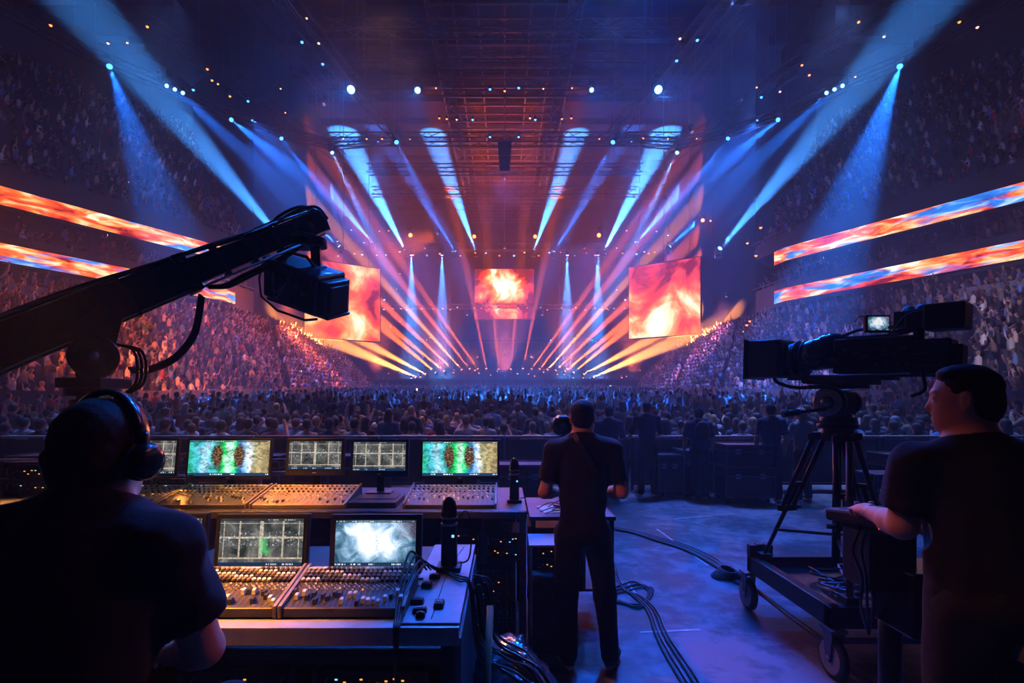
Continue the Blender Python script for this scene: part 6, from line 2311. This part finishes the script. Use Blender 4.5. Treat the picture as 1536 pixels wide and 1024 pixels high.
def box_beam(mb, a, b, w0, h0_, w1, h1_):
    r = []
    for p, w_, h_ in ((a, w0, h0_), (b, w1, h1_)):
        r.append([p - JO + ju * sx * w_ / 2 + jv * sz * h_ / 2 for sx, sz in ((-1, -1), (1, -1), (1, 1), (-1, 1))])
    mb.rings(r, True, False)


mid = c0.lerp(tip, 0.36)
m = MB()
box_beam(m, rear, mid, 0.11, 0.21, 0.10, 0.175)
m.build('rear_arm_section', 'black_metal', jib, bevel=0.008)
m = MB()
box_beam(m, mid - ad * 0.02, tip, 0.085, 0.145, 0.075, 0.105)
m.build('front_arm_section', 'black_metal', jib, bevel=0.006)
m = MB()
box_beam(m, mid - ad * 0.035, mid + ad * 0.03, 0.135, 0.215, 0.135, 0.21)
for s in (-1, 1):
    m.cyl(mid - JO + ju * 0.075 * s + jv * 0.07, mid - JO + ju * 0.09 * s + jv * 0.07, 0.015, n=10)
    m.cyl(mid - JO + ju * 0.075 * s - jv * 0.07, mid - JO + ju * 0.09 * s - jv * 0.07, 0.015, n=10)
m.build('section_clamp', 'black_metal', jib, bevel=0.004)
# steel rods and cables along the top and bottom
for s, z, rr, mt in ((-0.04, 0.135, 0.006, 'steel'), (0.04, 0.135, 0.006, 'dull_steel'), (0.045, -0.125, 0.007, 'dull_steel')):
    m = MB()
    a, b = rear - JO + ju * s + jv * z, tip - JO + ju * s * 0.7 + jv * z * 0.62
    m.cyl(a, b, rr, n=8)
    m.build('levelling_rod', mt, jib)
for k in range(4):
    pts = []
    for i in range(10):
        f = i / 9
        p = rear.lerp(tip, f) - JO
        h_ = 0.125 - 0.055 * f
        pts.append(p + ju * (0.02 * (k - 1.5)) + jv * (h_ + 0.012 * math.sin(i * 1.3 + k) + 0.004 * k))
    m = MB()
    m.tube(curve_pts(pts, 5), 0.0065, 6)
    m.build('control_cable', 'rubber' if k % 2 else 'gloss_black', jib)
for k in range(3):
    pts = []
    for f, sag in ((0.36, 0.02), (0.30, 0.12), (0.24, 0.20), (0.14, 0.26), (0.04, 0.26), (-0.02, 0.22)):
        p = c0.lerp(tip, f) - JO
        pts.append(p - jv * (0.10 + sag + 0.012 * k) + ju * 0.02 * k)
    m = MB()
    m.tube(curve_pts(pts, 6), 0.009, 6)
    m.build('hanging_cable_loop', 'gloss_black' if k else 'rubber', jib)
for k in range(3):
    pts = []
    for f, sag in ((0.40, 0.02), (0.47, 0.055), (0.55, 0.05), (0.62, 0.045), (0.72, 0.04), (0.85, 0.02), (0.95, 0.01)):
        p = c0.lerp(tip, f) - JO
        pts.append(p - jv * (0.085 - 0.03 * f + sag + 0.010 * k + 0.006 * math.sin(9 * f + k)) + ju * (0.02 * k - 0.02))
    m = MB()
    m.tube(curve_pts(pts, 5), 0.008, 6)
    m.build('slung_cable', 'gloss_black' if k else 'rubber', jib)
for f in (0.12, 0.5, 0.63, 0.76, 0.88):
    m = MB()
    p = c0.lerp(tip, f)
    hh = 0.23 - 0.10 * f
    box_beam(m, p, p + ad * 0.015, 0.125 - 0.02 * f, hh, 0.125 - 0.02 * f, hh)
    m.build('cable_band', 'rubber', jib)
# pivot: side plates with round hub, tilt cradle, column
m = MB()
for s in (-1, 1):
    for a, w_ in ((0.0, 0.10),):
        q = piv - JO + ju * s * 0.085
        m.rings([[q + ju * s * t + Vector(ad) * x + Vector((0, 0, z)) for x, z in ((-0.10, 0.20), (0.12, 0.28), (0.14, 0.14), (0.07, -0.10), (-0.07, -0.10), (-0.10, 0.02))] for t in (0, 0.014)], True, False)
m.build('pivot_plate', 'black_metal', jib, bevel=0.004)
hub = MB()
q = piv - JO + Vector((0, 0, -0.005))
for s in (-1, 1):
    hub.lathe(q + ju * s * 0.085, ju * s, [(0, 0.105), (0.035, 0.105), (0.045, 0.098), (0.05, 0.07), (0.052, 0.045), (0.07, 0.042), (0.075, 0.03), (0.085, 0.018), (0.088, 0.002)], 28)
hub.build('hub_disc', 'black_metal', jib)
m = MB()
for s in (-1, 1):
    m.ball(q + ju * s * 0.175, 0.022, 12, 8)
m.build('hub_bolt', 'steel', jib)
zq = piv.z - 0.115
m = MB()
m.box((0, 0, zq - 0.02), (0.22, 0.22, 0.05))
m.cyl((0, 0, zq - 0.045), (0, 0, zq - 0.085), 0.125, n=28)
m.cyl((0, 0, zq - 0.085), (0, 0, zq - 0.10), 0.075, n=24)
m.cyl((0, 0, zq - 0.10), (0, 0, zq - 0.14), 0.105, n=28)
m.build('turntable', 'black_metal', jib, bevel=0.003)
m = MB()
m.cyl((0, 0, 0.55), (0, 0, zq - 0.14), 0.062, n=20)
m.cyl((0, 0, zq - 0.30), (0, 0, zq - 0.24), 0.078, n=20)
m.build('column', 'black_metal', jib)
for k in range(3):
    a = 2 * PI * k / 3 + 0.5
    d_ = Vector((math.cos(a), math.sin(a), 0))
    lg = MB()
    lg.bar(d_ * 0.05 + Vector((0, 0, 1.0)), d_ * 0.52 + Vector((0, 0, 0.07)), 0.05)
    lg.bar(Vector((0, 0, 0.56)), d_ * 0.40 + Vector((0, 0, 0.30)), 0.03)
    l_ = lg.build('leg', 'black_metal', jib)
    MB().cyl(d_ * 0.52 + Vector((-0.02, 0, 0.055)), d_ * 0.52 + Vector((0.02, 0, 0.055)), 0.055, n=16).build('wheel', 'rubber', l_)
for k in range(3):
    m = MB()
    m.tube(curve_pts([(0.10, 0.0, zq + 0.18), (0.20 + 0.02 * k, 0, zq + 0.14), (0.22 + 0.02 * k, -0.02, zq - 0.02), (0.12, -0.03, zq - 0.10)], 6), 0.007, 6)
    m.build('pivot_cable', 'gloss_black', jib)
# weights box behind the frame edge is out of view; head at the tip
m = MB()
tq = tip - JO
box_beam(m, tip - ad * 0.18, tip + ad * 0.03, 0.115, 0.135, 0.11, 0.125)
for k in range(5):
    m.cyl(tq + ju * 0.03 * (k - 2) + jv * 0.065, tq + ju * 0.03 * (k - 2) + jv * 0.085 - ad * 0.02, 0.010, n=8)
m.build('arm_nose', 'dull_steel', jib, bevel=0.005)
m = MB()
m.tube(curve_pts([tq - ad * 0.30 + jv * 0.08, tq - ad * 0.2 + jv * 0.12, tq - ad * 0.05 + jv * 0.125, tq + ad * 0.05 + jv * 0.05, tq + ad * 0.045 - jv * 0.06], 6), 0.010, 6)
m.tube(curve_pts([tq - ad * 0.28 + jv * 0.07 + ju * 0.03, tq - ad * 0.15 + jv * 0.105 + ju * 0.03, tq + ad * 0.02 + jv * 0.095 + ju * 0.03, tq + ad * 0.06 + ju * 0.03], 6), 0.008, 6)
m.build('nose_cable', 'rubber', jib)

# remote head with the camera slung under the nose
rh = empty('crane_camera', (-1.285, 3.25, 2.78), 0, 'boxy covered camera hanging from the remote head at the crane arm tip', 'video camera')
m = MB()
m.cyl((0, 0, 0.12), (0, 0, 0.05), 0.085, n=24)
m.cyl((0, 0, 0.05), (0, 0, 0.03), 0.105, n=24)
m.cyl((0, 0, 0.03), (0, 0, -0.02), 0.085, n=24)
m.build('pan_motor', 'satin_black', rh)
MB().cyl((0.08, 0.02, 0.04), (0.08, 0.02, -0.015), 0.07, n=24).build('slip_ring', 'satin_black', rh, bevel=0.004)
m = MB()
m.bar((0.085, 0.0, 0.0), (0.095, 0.0, -0.20), 0.035, 0.06)
m.bar((-0.10, 0.0, -0.01), (-0.115, 0.0, -0.12), 0.022, 0.04)
m.build('hanging_fork', 'black_metal', rh, bevel=0.003)
B = Euler((R(20), R(19), R(-16))).to_matrix() * 1.08
cb = Vector((0.02, 0.0, -0.265))
m = MB()
m.box(cb + B @ Vector((-0.07, 0, 0.015)), (0.26, 0.24, 0.22), B)
m.build('camera_body', 'satin_black', rh, bevel=0.014)
m = MB()
m.box(cb + B @ Vector((0.11, 0, 0.0)), (0.15, 0.25, 0.235), B)
m.build('padded_cover', 'plastic_sheet', rh, bevel=0.016)
m = MB()
m.box(cb + B @ Vector((0.205, 0, -0.01)), (0.06, 0.22, 0.20), B, (1, 0.9))
m.box(cb + B @ Vector((0.238, 0.0, -0.01)), (0.018, 0.16, 0.15), B)
m.build('lens_hood', 'satin_black', rh, bevel=0.008)
m = MB()
for k in range(6):
    m.box(cb + B @ Vector((-0.16 + 0.05 * k, -0.122, 0.05 - 0.03 * (k % 3))), (0.028, 0.012, 0.022), B)
m.build('connector', 'dull_steel', rh, bevel=0.002)
m = MB()
m.box(cb + B @ Vector((0.03, 0, -0.112)), (0.44, 0.20, 0.02), B)
m.build('base_plate', 'dull_steel', rh, bevel=0.004)
m = MB()
for s in (-1, 1):
    m.tube([cb + B @ Vector((x, s * 0.13, z)) for x, z in ((-0.19, 0.10), (-0.215, 0.0), (-0.20, -0.10), (-0.08, -0.150), (0.12, -0.150), (0.20, -0.12))], 0.008, 6)
m.tube([cb + B @ Vector((x, 0.0, z)) for x, z in ((-0.15, 0.12), (-0.12, 0.165), (0.0, 0.17), (0.06, 0.13))], 0.011, 6)
m.build('cage_bar', 'dull_steel', rh)
for k in range(4):
    m = MB()
    m.tube(curve_pts([(-0.10 + 0.02 * k, -0.03, 0.03), (-0.17 - 0.015 * k, -0.08, -0.06), (-0.16, -0.10, -0.16), cb + B @ Vector((-0.14 + 0.05 * k, -0.125, 0.05))], 6), 0.005, 6)
    m.build('cable', 'gloss_black', rh)
m = MB()
for k, s in enumerate((0.02, 0.05)):
    m.tube(curve_pts([cb + B @ Vector((-0.12, -0.125, 0.06)), cb + B @ Vector((-0.08, -0.15, -0.02 - s)), cb + B @ Vector((-0.02, -0.128, 0.03))], 6), 0.003, 5)
m.build('loop_wire', 'steel', rh)
m = MB()
for (x, z, w_, h_) in ((0.085, 0.05, 0.035, 0.006), (0.085, 0.036, 0.028, 0.004), (0.15, 0.05, 0.02, 0.006)):
    m.box(cb + B @ Vector((x, -0.1265, z)), (w_, 0.002, h_), B)
m.build('label_strip', 'dull_steel', rh)

# ---------------------------------------------------------------- camera dolly
dl = empty('camera_dolly', (2.72, 3.86, 0), 0, 'black wheeled camera dolly platform left of the cameraman, under the tripod', 'camera dolly')
X0, X1, Y0, Y1, DZT = 2.09 - 2.72, 3.35 - 2.72, 3.28 - 3.86, 4.42 - 3.86, 0.46
m = MB()
for x in (X0 + 0.04, X1 - 0.04):
    m.box((x, (Y0 + Y1) / 2, DZT - 0.07), (0.08, Y1 - Y0, 0.14))
for y_ in (Y0 + 0.04, Y1 - 0.04):
    m.box(((X0 + X1) / 2, y_, DZT - 0.07), (X1 - X0, 0.08, 0.14))
m.build('frame', 'black_metal', dl, bevel=0.008)
m = MB()
m.box(((X0 + X1) / 2, (Y0 + Y1) / 2, DZT - 0.085), (X1 - X0 - 0.12, Y1 - Y0 - 0.12, 0.02))
m.build('deck', 'gloss_black', dl)
m = MB()
m.tube([(X0 + 0.02, Y0 + 0.1, 0.20), (X0 + 0.05, 0, 0.17), (X0 + 0.02, Y1 - 0.1, 0.20)], 0.018, 8)
m.bar((X0 + 0.05, Y0, 0.25), (X1 - 0.05, Y0, 0.25), 0.03)
m.build('lower_rod', 'dull_steel', dl)


def wheel(x, y_, side, rad=0.135):
    cs = MB()
    cs.box((x, y_, 0.315), (0.11, 0.12, 0.02))
    for s in (-1, 1):
        cs.rings([[Vector((x + s * 0.037 + dx, y_ + a, b)) for a, b in ((-0.05, 0.31), (0.05, 0.31), (0.022, 0.11), (-0.022, 0.11))] for dx in (-0.004, 0.004)], True, False)
    k_ = cs.build('caster_fork', 'dull_steel', dl, bevel=0.002)
    t = MB()
    t.lathe((x - 0.026, y_, rad), (1, 0, 0), [(0, rad - 0.035), (0.002, rad - 0.012), (0.010, rad), (0.042, rad), (0.050, rad - 0.012), (0.052, rad - 0.035)], 32)
    w_ = t.build('wheel', 'rubber', dl)
    r_ = MB()
    r_.lathe((x - 0.0275, y_, rad), (1, 0, 0), [(0, 0.028), (0.001, rad - 0.045), (0.0, rad - 0.040), (0.0005, rad - 0.030), (0.0535, rad - 0.030), (0.055, rad - 0.040), (0.053, 0.028)], 32)
    r_.build('rim', 'tire_grey', w_)
    h_ = MB()
    h_.cyl((x - 0.042, y_, rad), (x + 0.042, y_, rad), 0.016, n=12)
    h_.build('axle', 'steel', w_)


for x, y_ in ((X0 - 0.0, Y1 - 0.03), (X0 + 0.03, Y0 + 0.02), (X1 - 0.02, Y1 - 0.03), (X1 - 0.05, Y0 + 0.02)):
    wheel(x, y_, 1)
for k in range(6):
    a = rng.uniform(-0.2, 0.3)
    m = MB()
    pts = [(rng.uniform(-0.35, 0.25), rng.uniform(-0.30, 0.35), DZT - 0.058 + rng.uniform(0, 0.05)) for _ in range(6)]
    m.tube(curve_pts(pts, 6), 0.009, 6)
    m.build('deck_cable', 'gloss_black' if k % 2 else 'dull_steel', dl)
for k, (x, y_) in enumerate(((X0 + 0.09, Y1 - 0.02), (X0 + 0.16, Y1 - 0.04), (X0 + 0.02, Y1 - 0.05))):
    MB().box((x, y_, DZT + 0.05), (0.06, 0.07, 0.10)).build('clamp_block', 'black_metal', dl, bevel=0.008)

# dolly steering post with control box
cbx = empty('dolly_control_post', (1.84, 2.50, 0), 0, 'black control post and panel under the cameraman hand, beside the dolly', 'control post')
m = MB()
m.box((-0.07, -0.10, 1.245), (0.32, 0.34, 0.06), Euler((R(-6), 0, R(8))).to_matrix())
m.box((-0.05, -0.08, 1.20), (0.24, 0.26, 0.05), Euler((R(-6), 0, R(8))).to_matrix())
m.build('control_panel', 'satin_black', cbx, bevel=0.014)
for k in range(3):
    MB().cyl((-0.12 + 0.07 * k, 0.0, 1.27), (-0.12 + 0.07 * k, 0.0, 1.295), 0.012, n=12).build('dial', 'dull_steel', cbx)
MB().cyl((-0.20, -0.26, 1.23), (-0.20, -0.275, 1.23), 0.006, n=10).build('lamp', 'red_led', cbx)['label'] = 'tiny red lamp'
MB().box((0.02, 0.05, 1.02), (0.22, 0.22, 0.30)).build('battery_box', 'satin_black', cbx, bevel=0.012)
MB().box((0.12, -0.08, 0.86), (0.26, 0.26, 0.30)).build('monitor_box', 'gloss_black', cbx, bevel=0.012)
MB().cyl((0.08, 0.05, 0.05), (0.08, 0.05, 0.90), 0.05, n=20).build('post', 'black_metal', cbx)
MB().box((0.10, 0.03, 0.03), (0.40, 0.36, 0.06)).build('foot', 'black_metal', cbx, bevel=0.006)
for k in range(3):
    m = MB()
    m.tube(curve_pts([(-0.17 + 0.03 * k, -0.1, 1.20), (-0.20 + 0.04 * k, -0.09, 1.08), (-0.13 + 0.02 * k, -0.05, 0.94), (-0.10 + 0.03 * k, 0, 0.78), (-0.02, 0.06, 0.62)], 6), 0.007, 8)
    m.build('cable', 'gloss_black', cbx)

# ---------------------------------------------------------------- tripod with fluid head
TC = Vector((2.38, 3.66, 0))
tp = empty('camera_tripod', TC, 0, 'heavy black tripod standing on the dolly under the studio camera', 'tripod')
spz = 1.56
m = MB()
m.cyl((0, 0, spz - 0.06), (0, 0, spz + 0.03), 0.10, n=24)
m.cyl((0, 0, spz + 0.03), (0, 0, spz + 0.06), 0.13, n=24)
for k in range(3):
    a = (R(128), R(8), R(250))[k]
    d_ = Vector((math.cos(a), math.sin(a), 0))
    m.bar(Vector((0, 0, spz - 0.02)), d_ * 0.16 + Vector((0, 0, spz - 0.03)), 0.09, 0.05)
m.build('spider', 'black_metal', tp, bevel=0.004)
for k, (foot, spread) in enumerate(((Vector((-0.20, 0.64, DZT)), 0.055), (Vector((0.72, 0.48, DZT)), 0.05), (Vector((-0.12, -0.30, DZT)), 0.045))):
    hd_ = Vector((foot.x, foot.y, 0)).normalized()
    top = hd_ * 0.15 + Vector((0, 0, spz - 0.04))
    sd = hd_.cross(Vector((0, 0, 1)))
    lg = MB()
    knee = top.lerp(foot, 0.55)
    for s in (-1, 1):
        lg.cyl(top + sd * s * spread, knee + sd * s * spread, 0.019, n=10)
    lg.cyl(top.lerp(foot, 0.36), foot + Vector((0, 0, 0.03)), 0.017, n=10)
    lg.bar(knee + sd * spread * 1.4, knee - sd * spread * 1.4, 0.045)
    lg.bar(top + sd * spread * 1.4, top - sd * spread * 1.4, 0.05)
    lg.bar(top.lerp(foot, 0.36) + sd * spread * 1.2, top.lerp(foot, 0.36) - sd * spread * 1.2, 0.035)
    l_ = lg.build('leg', 'black_metal', tp)
    ftm = MB()
    ftm.box(foot + Vector((0, 0, 0.025)), (0.09, 0.09, 0.05))
    ftm.build('foot', 'rubber', l_, bevel=0.006)
    MB().cyl(knee + sd * spread * 1.4, knee + sd * (spread * 1.4 + 0.05), 0.018, n=10).build('lock_knob', 'dull_steel', l_)
m = MB()
for foot in ((-0.16, 0.50), (0.56, 0.38), (-0.10, -0.24)):
    m.bar((0.06, 0.12, 0.80), (foot[0], foot[1], 0.74), 0.022)
m.build('spreader', 'dull_steel', tp)
MB().cyl((0.0, 0.0, spz - 0.06), (0.02, 0.05, 0.62), 0.028, n=14).build('centre_column', 'black_metal', tp)
m = MB()
m.cyl((-0.13, -0.32, DZT), (-0.13, -0.32, 1.52), 0.021, n=14)
m.cyl((-0.13, -0.32, 1.10), (-0.13, -0.32, 1.16), 0.027, n=14)
m.build('vertical_pole', 'dull_steel', tp)

TH = Vector((2.36, 3.62, 0))
hdm = empty('fluid_head', TH + Vector((0, 0, spz + 0.06)), 0, 'black fluid head with a round side drum between tripod and studio camera', 'fluid head')
m = MB()
m.cyl((0, 0, 0), (0, 0, 0.05), 0.115, n=26)
m.cyl((0, 0, 0.05), (0, 0, 0.075), 0.085, n=26)
m.build('pan_base', 'black_metal', hdm)
ha = Vector((-0.80, -0.55, 0)).normalized()      # axis of the drums
m = MB()
m.box((0, 0, 0.15), (0.20, 0.15, 0.17), Euler((0, 0, math.atan2(ha.y, ha.x))).to_matrix())
m.build('tilt_body', 'black_metal', hdm, bevel=0.012)
m = MB()
for s, rr in ((1, 0.105), (-1, 0.095)):
    m.lathe(ha * 0.10 * s + Vector((0, 0, 0.155)), ha * s, [(0, rr - 0.01), (0.012, rr), (0.05, rr), (0.062, rr - 0.012), (0.064, rr - 0.03), (0.052, rr - 0.036), (0.05, 0.05), (0.066, 0.046), (0.08, 0.03), (0.084, 0.003)], 30)
m.build('drag_drum', 'satin_black', hdm)
m = MB()
m.lathe(ha * 0.163 + Vector((0, 0, 0.155)), ha, [(0, 0.088), (0.003, 0.092), (0.006, 0.088)], 30)
m.ball(ha * 0.19 + Vector((0, 0, 0.155)), 0.032, 16, 10)
m.build('drum_ring', 'steel', hdm)
MB().box((0, 0, 0.265), (0.36, 0.12, 0.03), Euler((0, 0, R(-38))).to_matrix()).build('camera_plate', 'dull_steel', hdm, bevel=0.003)
m = MB()
m.cyl(ha * 0.10 + Vector((0, 0, 0.11)), ha * 0.26 + Vector((-0.16, -0.02, 0.09)), 0.011, n=8)
m.cyl(ha * 0.26 + Vector((-0.16, -0.02, 0.09)), ha * 0.26 + Vector((-0.27, -0.02, 0.075)), 0.022, n=12)
m.build('pan_handle', 'rubber', hdm)

# ---------------------------------------------------------------- studio camera with box lens
ca = Vector((-0.60, 0.80, 0.028)).normalized()   # towards the lens
LF = Vector((1.985, 3.95, 2.055))
CL_ = Vector((2.40, 3.62, 2.075))
bc = empty('studio_camera', CL_, 0, 'large black broadcast camera with long box lens and lit viewfinder, on the tripod at right', 'studio camera')
sd = Vector((ca.y, -ca.x, 0)).normalized()     # camera's right
upv = sd.cross(ca).normalized()
CR = Matrix((sd, ca, upv)).transposed()
W = lambda a, b, c: sd * a + ca * b + upv * c
front = 0.60
m = MB()
m.box(W(0, front - 0.10, 0.02), (0.29, 0.25, 0.29), CR)
m.build('matte_box', 'satin_black', bc, bevel=0.02)
m = MB()
r = [[W(sx * (0.145 + g), front + t, 0.02 + sz * (0.145 + g)) for sx, sz in ((-1, -1), (1, -1), (1, 1), (-1, 1))] for t, g in ((0.0, -0.012), (0.035, 0.01), (0.05, 0.012), (0.05, -0.008), (0.01, -0.03))]
m.rings(r, False, False)
m.build('sun_shade', 'satin_black', bc)
m = MB()
m.lathe(W(0, front + 0.012, 0.02), ca, [(0, 0.115), (0.004, 0.11), (0.012, 0.06), (0.014, 0.003)], 24)
m.build('front_glass', 'glass_dark', bc)
m = MB()
m.lathe(W(0, front - 0.20, 0.02), -ca, [(0, 0.125), (0.03, 0.128), (0.035, 0.115), (0.07, 0.115), (0.075, 0.122), (0.11, 0.122), (0.115, 0.105), (0.17, 0.10), (0.20, 0.09), (0.24, 0.085)], 28)
m.build('lens_barrel', 'satin_black', bc)
m = MB()
for t in (0.22, 0.285, 0.34):
    m.lathe(W(0, front - t, 0.02), -ca, [(0, 0.124), (0.004, 0.131), (0.016, 0.131), (0.020, 0.124)], 28)
m.build('focus_ring', 'rubber', bc)
m = MB()
F = Field(*bounds([W(-0.15, 0.30, -0.14), W(0.15, -0.10, 0.20), W(0.15, 0.3, 0.2), W(-0.15, -0.1, 0.2)], 0.06), h=0.010)
F.ell(W(0, 0.16, 0.045), (0.125, 0.19, 0.115), CR, 0.03)
F.ell(W(0, 0.07, 0.115), (0.10, 0.13, 0.075), CR, 0.03)
F.wobble(0.007, 34, 12)
F.build('rain_cover', 'plastic_sheet', bc)
m = MB()
m.box(W(0, -0.19, 0.02), (0.19, 0.46, 0.24), CR)
m.box(W(0, -0.17, 0.145), (0.12, 0.30, 0.03), CR)
m.build('camera_body', 'satin_black', bc, bevel=0.012)
m = MB()
m.box(W(0, -0.50, 0.0), (0.17, 0.20, 0.22), CR)
m.box(W(0, -0.62, -0.01), (0.13, 0.06, 0.17), CR)
m.build('battery_pack', 'satin_black', bc, bevel=0.010)
m = MB()
for k in range(7):
    m.box(W(-0.098, -0.04 - 0.055 * k, 0.06 - 0.02 * (k % 3)), (0.006, 0.030, 0.022), CR)
    m.cyl(W(-0.095, -0.06 - 0.055 * k, -0.04), W(-0.112, -0.06 - 0.055 * k, -0.04), 0.009, n=8)
m.build('side_control', 'dull_steel', bc)
m = MB()
for z in (0.09, 0.02, -0.06):
    m.box(W(-0.0965, -0.50 + 0.0, z), (0.02, 0.16, 0.012), CR)
m.build('vent_strip', 'dull_steel', bc)
m = MB()
m.box(W(0, 0.02, -0.13), (0.14, 0.66, 0.030), CR)
m.box(W(0, 0.0, -0.16), (0.18, 0.40, 0.030), CR)
m.build('base_plate', 'dull_steel', bc, bevel=0.004)
m = MB()
for s in (-1, 1):
    m.cyl(W(s * 0.05, 0.42, -0.115), W(s * 0.05, -0.62, -0.115), 0.009, n=8)
m.tube([W(-0.05, -0.42, 0.16), W(-0.05, -0.40, 0.20), W(-0.05, -0.10, 0.20), W(-0.05, 0.0, 0.165)], 0.012, 8)
m.build('support_rod', 'dull_steel', bc)
m = MB()
m.tube(curve_pts([W(-0.10, 0.44, -0.09), W(-0.12, 0.40, -0.16), W(-0.08, 0.28, -0.20), W(-0.07, 0.1, -0.185)], 6), 0.013, 8)
m.cyl(W(-0.14, 0.20, -0.15), W(-0.06, 0.20, -0.15), 0.022, n=12)
m.build('zoom_demand_arm', 'satin_black', bc)
for k in range(6):
    m = MB()
    a = rng.uniform(-0.05, 0.1)
    m.tube(curve_pts([W(-0.10, 0.30 - 0.05 * k, 0.05), W(-0.135 - 0.005 * k, 0.20 - 0.06 * k, -0.04 + a * 0.4), W(-0.13, 0.10 - 0.07 * k, 0.0 + a), W(-0.10, -0.06 - 0.06 * k, 0.05)], 6), 0.006, 6)
    m.build('cable', 'gloss_black' if k % 2 else 'rubber', bc)
# viewfinder
vz = 0.245
m = MB()
m.box(W(0.0, -0.56, vz), (0.20, 0.20, 0.16), CR)
m.build('viewfinder_hood', 'satin_black', bc, bevel=0.010)
m = MB()
m.box(W(0, -0.43, vz + 0.0), (0.13, 0.14, 0.12), CR)
m.box(W(0, -0.34, vz + 0.01), (0.11, 0.09, 0.09), CR)
m.ball(W(0.02, -0.36, vz + 0.05), 0.045, 12, 8)
m.ball(W(-0.02, -0.44, vz + 0.055), 0.04, 12, 8)
m.cyl(W(0, -0.42, 0.10), W(0, -0.42, vz - 0.03), 0.03, n=12)
m.bar(W(0, -0.26, 0.155), W(0, -0.40, 0.19), 0.04)
m.build('viewfinder_mount', 'satin_black', bc, bevel=0.006)
vf = Euler((0, 0, 0)).to_matrix()
vc = W(-0.10, -0.22, vz - 0.02)
m = MB()
m.box(vc, (0.165, 0.03, 0.115))
m.build('side_monitor', 'satin_black', bc, bevel=0.006)
m = MB()
a = vc + Vector((-0.070, -0.0165, -0.045))
m.quad(a, a + Vector((0.14, 0, 0)), a + Vector((0.14, 0, 0.09)), a + Vector((0, 0, 0.09)), uv=[(0, 0), (1, 0), (1, 1), (0, 1)])
m.build('side_screen', screen_mat('cloud', 6.0, 0.8), bc)
m = MB()
m.tube(curve_pts([vc + Vector((-0.07, 0, 0.05)), vc + Vector((-0.12, 0, 0.045)), vc + Vector((-0.15, -0.01, 0.01))], 5), 0.004, 6)
m.tube(curve_pts([W(-0.07, -0.50, vz + 0.05), W(-0.10, -0.38, vz + 0.02), W(-0.09, -0.3, 0.16)], 6), 0.006, 6)
m.build('viewfinder_cable', 'rubber', bc)
m = MB()
m.tube(curve_pts([W(-0.06, -0.45, -0.06), W(-0.16, -0.5, -0.20), W(-0.22, -0.45, -0.25)], 6), 0.010, 8)
m.build('rear_grip', 'rubber', bc)

# ---------------------------------------------------------------- gear at the right edge
gt = empty('gear_cart', (2.02, 1.62, 0), R(12), 'low black gear cart at the bottom right corner, in front of the cameraman legs', 'cart')
gz = 0.985
MB().box((0, 0, gz), (0.62, 0.62, 0.03)).build('top', 'satin_black', gt, bevel=0.004)
MB().box((-0.315, 0, gz - 0.02), (0.015, 0.64, 0.06)).build('edge_trim', 'console_tan', gt, bevel=0.003)
for x in (-0.28, 0.28):
    for y_ in (-0.28, 0.28):
        MB().box((x, y_, 0.48), (0.035, 0.035, 0.96)).build('leg', 'black_metal', gt)
MB().box((0, 0, 0.35), (0.56, 0.56, 0.02)).build('shelf', 'desk_black', gt)
for k in range(4):
    MB().box((-0.325, -0.2 + 0.13 * k, gz - 0.05), (0.02, 0.03, 0.03)).build('latch', 'steel', gt, bevel=0.003)
ctr = gt.location
for k in range(5):
    x, y_ = ctr.x - 0.16 + 0.07 * k, ctr.y + 0.12 - 0.05 * k
    o = MB().cyl((0, 0, 0), (0, 0, 0.05 + 0.008 * k), 0.022, 0.018, 12).cyl((0, 0, 0.05), (0, 0, 0.07 + 0.008 * k), 0.012, n=10).build('cable_connector', 'dull_steel' if k % 2 else 'satin_black', None, (x, y_, gz + 0.0155))
    tag(o, f"upright metal cable connector on the bottom right gear cart, {ordinal(k + 1)} from the left", 'connector', 'connectors on the gear cart')
for k in range(4):
    cable([(ctr.x - 0.25, ctr.y + 0.2 - 0.06 * k, gz + 0.022), (ctr.x - 0.1, ctr.y + 0.02 - 0.06 * k, gz + 0.03), (ctr.x + 0.08, ctr.y + 0.05 - 0.07 * k, gz + 0.024), (ctr.x + 0.27, ctr.y - 0.05 - 0.05 * k, gz + 0.03)], 0.007,
          f"black cable lying on the bottom right gear cart, {ordinal(k + 1)} from the back", 'gloss_black', group='cables on the gear cart')
rt = empty('work_table', (3.15, 2.75, 0), 0, 'wooden work table with papers behind the cameraman at the right edge', 'table')
MB().box((0, 0, 1.075), (0.80, 0.62, 0.035)).build('tabletop', 'wood', rt, bevel=0.004)
for x in (-0.36, 0.36):
    for y_ in (-0.27, 0.27):
        MB().box((x, y_, 0.53), (0.05, 0.05, 1.06)).build('leg', 'black_metal', rt)
paper(2.93, 2.68, 1.0935, 0.21, 0.29, 0.2, 'paper sheet on the wooden work table, left of two')
paper(3.16, 2.62, 1.0935, 0.21, 0.29, -0.3, 'paper sheet on the wooden work table, right of two')
rack_case((3.4, 2.9, 1.093), (0.22, 0.2, 0.14), 'small box with lamps on the wooden work table', 31, 2, name='receiver_box')
for k in range(4):
    flx = 5.6 + 0.75 * k
    rack_case((flx, 7.6, 0), (0.6, 0.5, 0.72 + 0.1 * (k % 2)), f"equipment rack with small lamps beyond the tripod, {ordinal(k + 1)} from the left", 40 + k, 5)
for k in range(5):
    cable([(4.6 + 0.3 * k, 7.0, 0.015), (4.9 + 0.3 * k, 6.7 + 0.1 * k, 0.03), (5.4 + 0.3 * k, 7.1, 0.02), (5.9 + 0.2 * k, 6.8, 0.015)], 0.013, f"cable lying on the floor beyond the tripod, {ordinal(k + 1)} from the left", 'dull_steel', group='floor cables beyond the tripod')
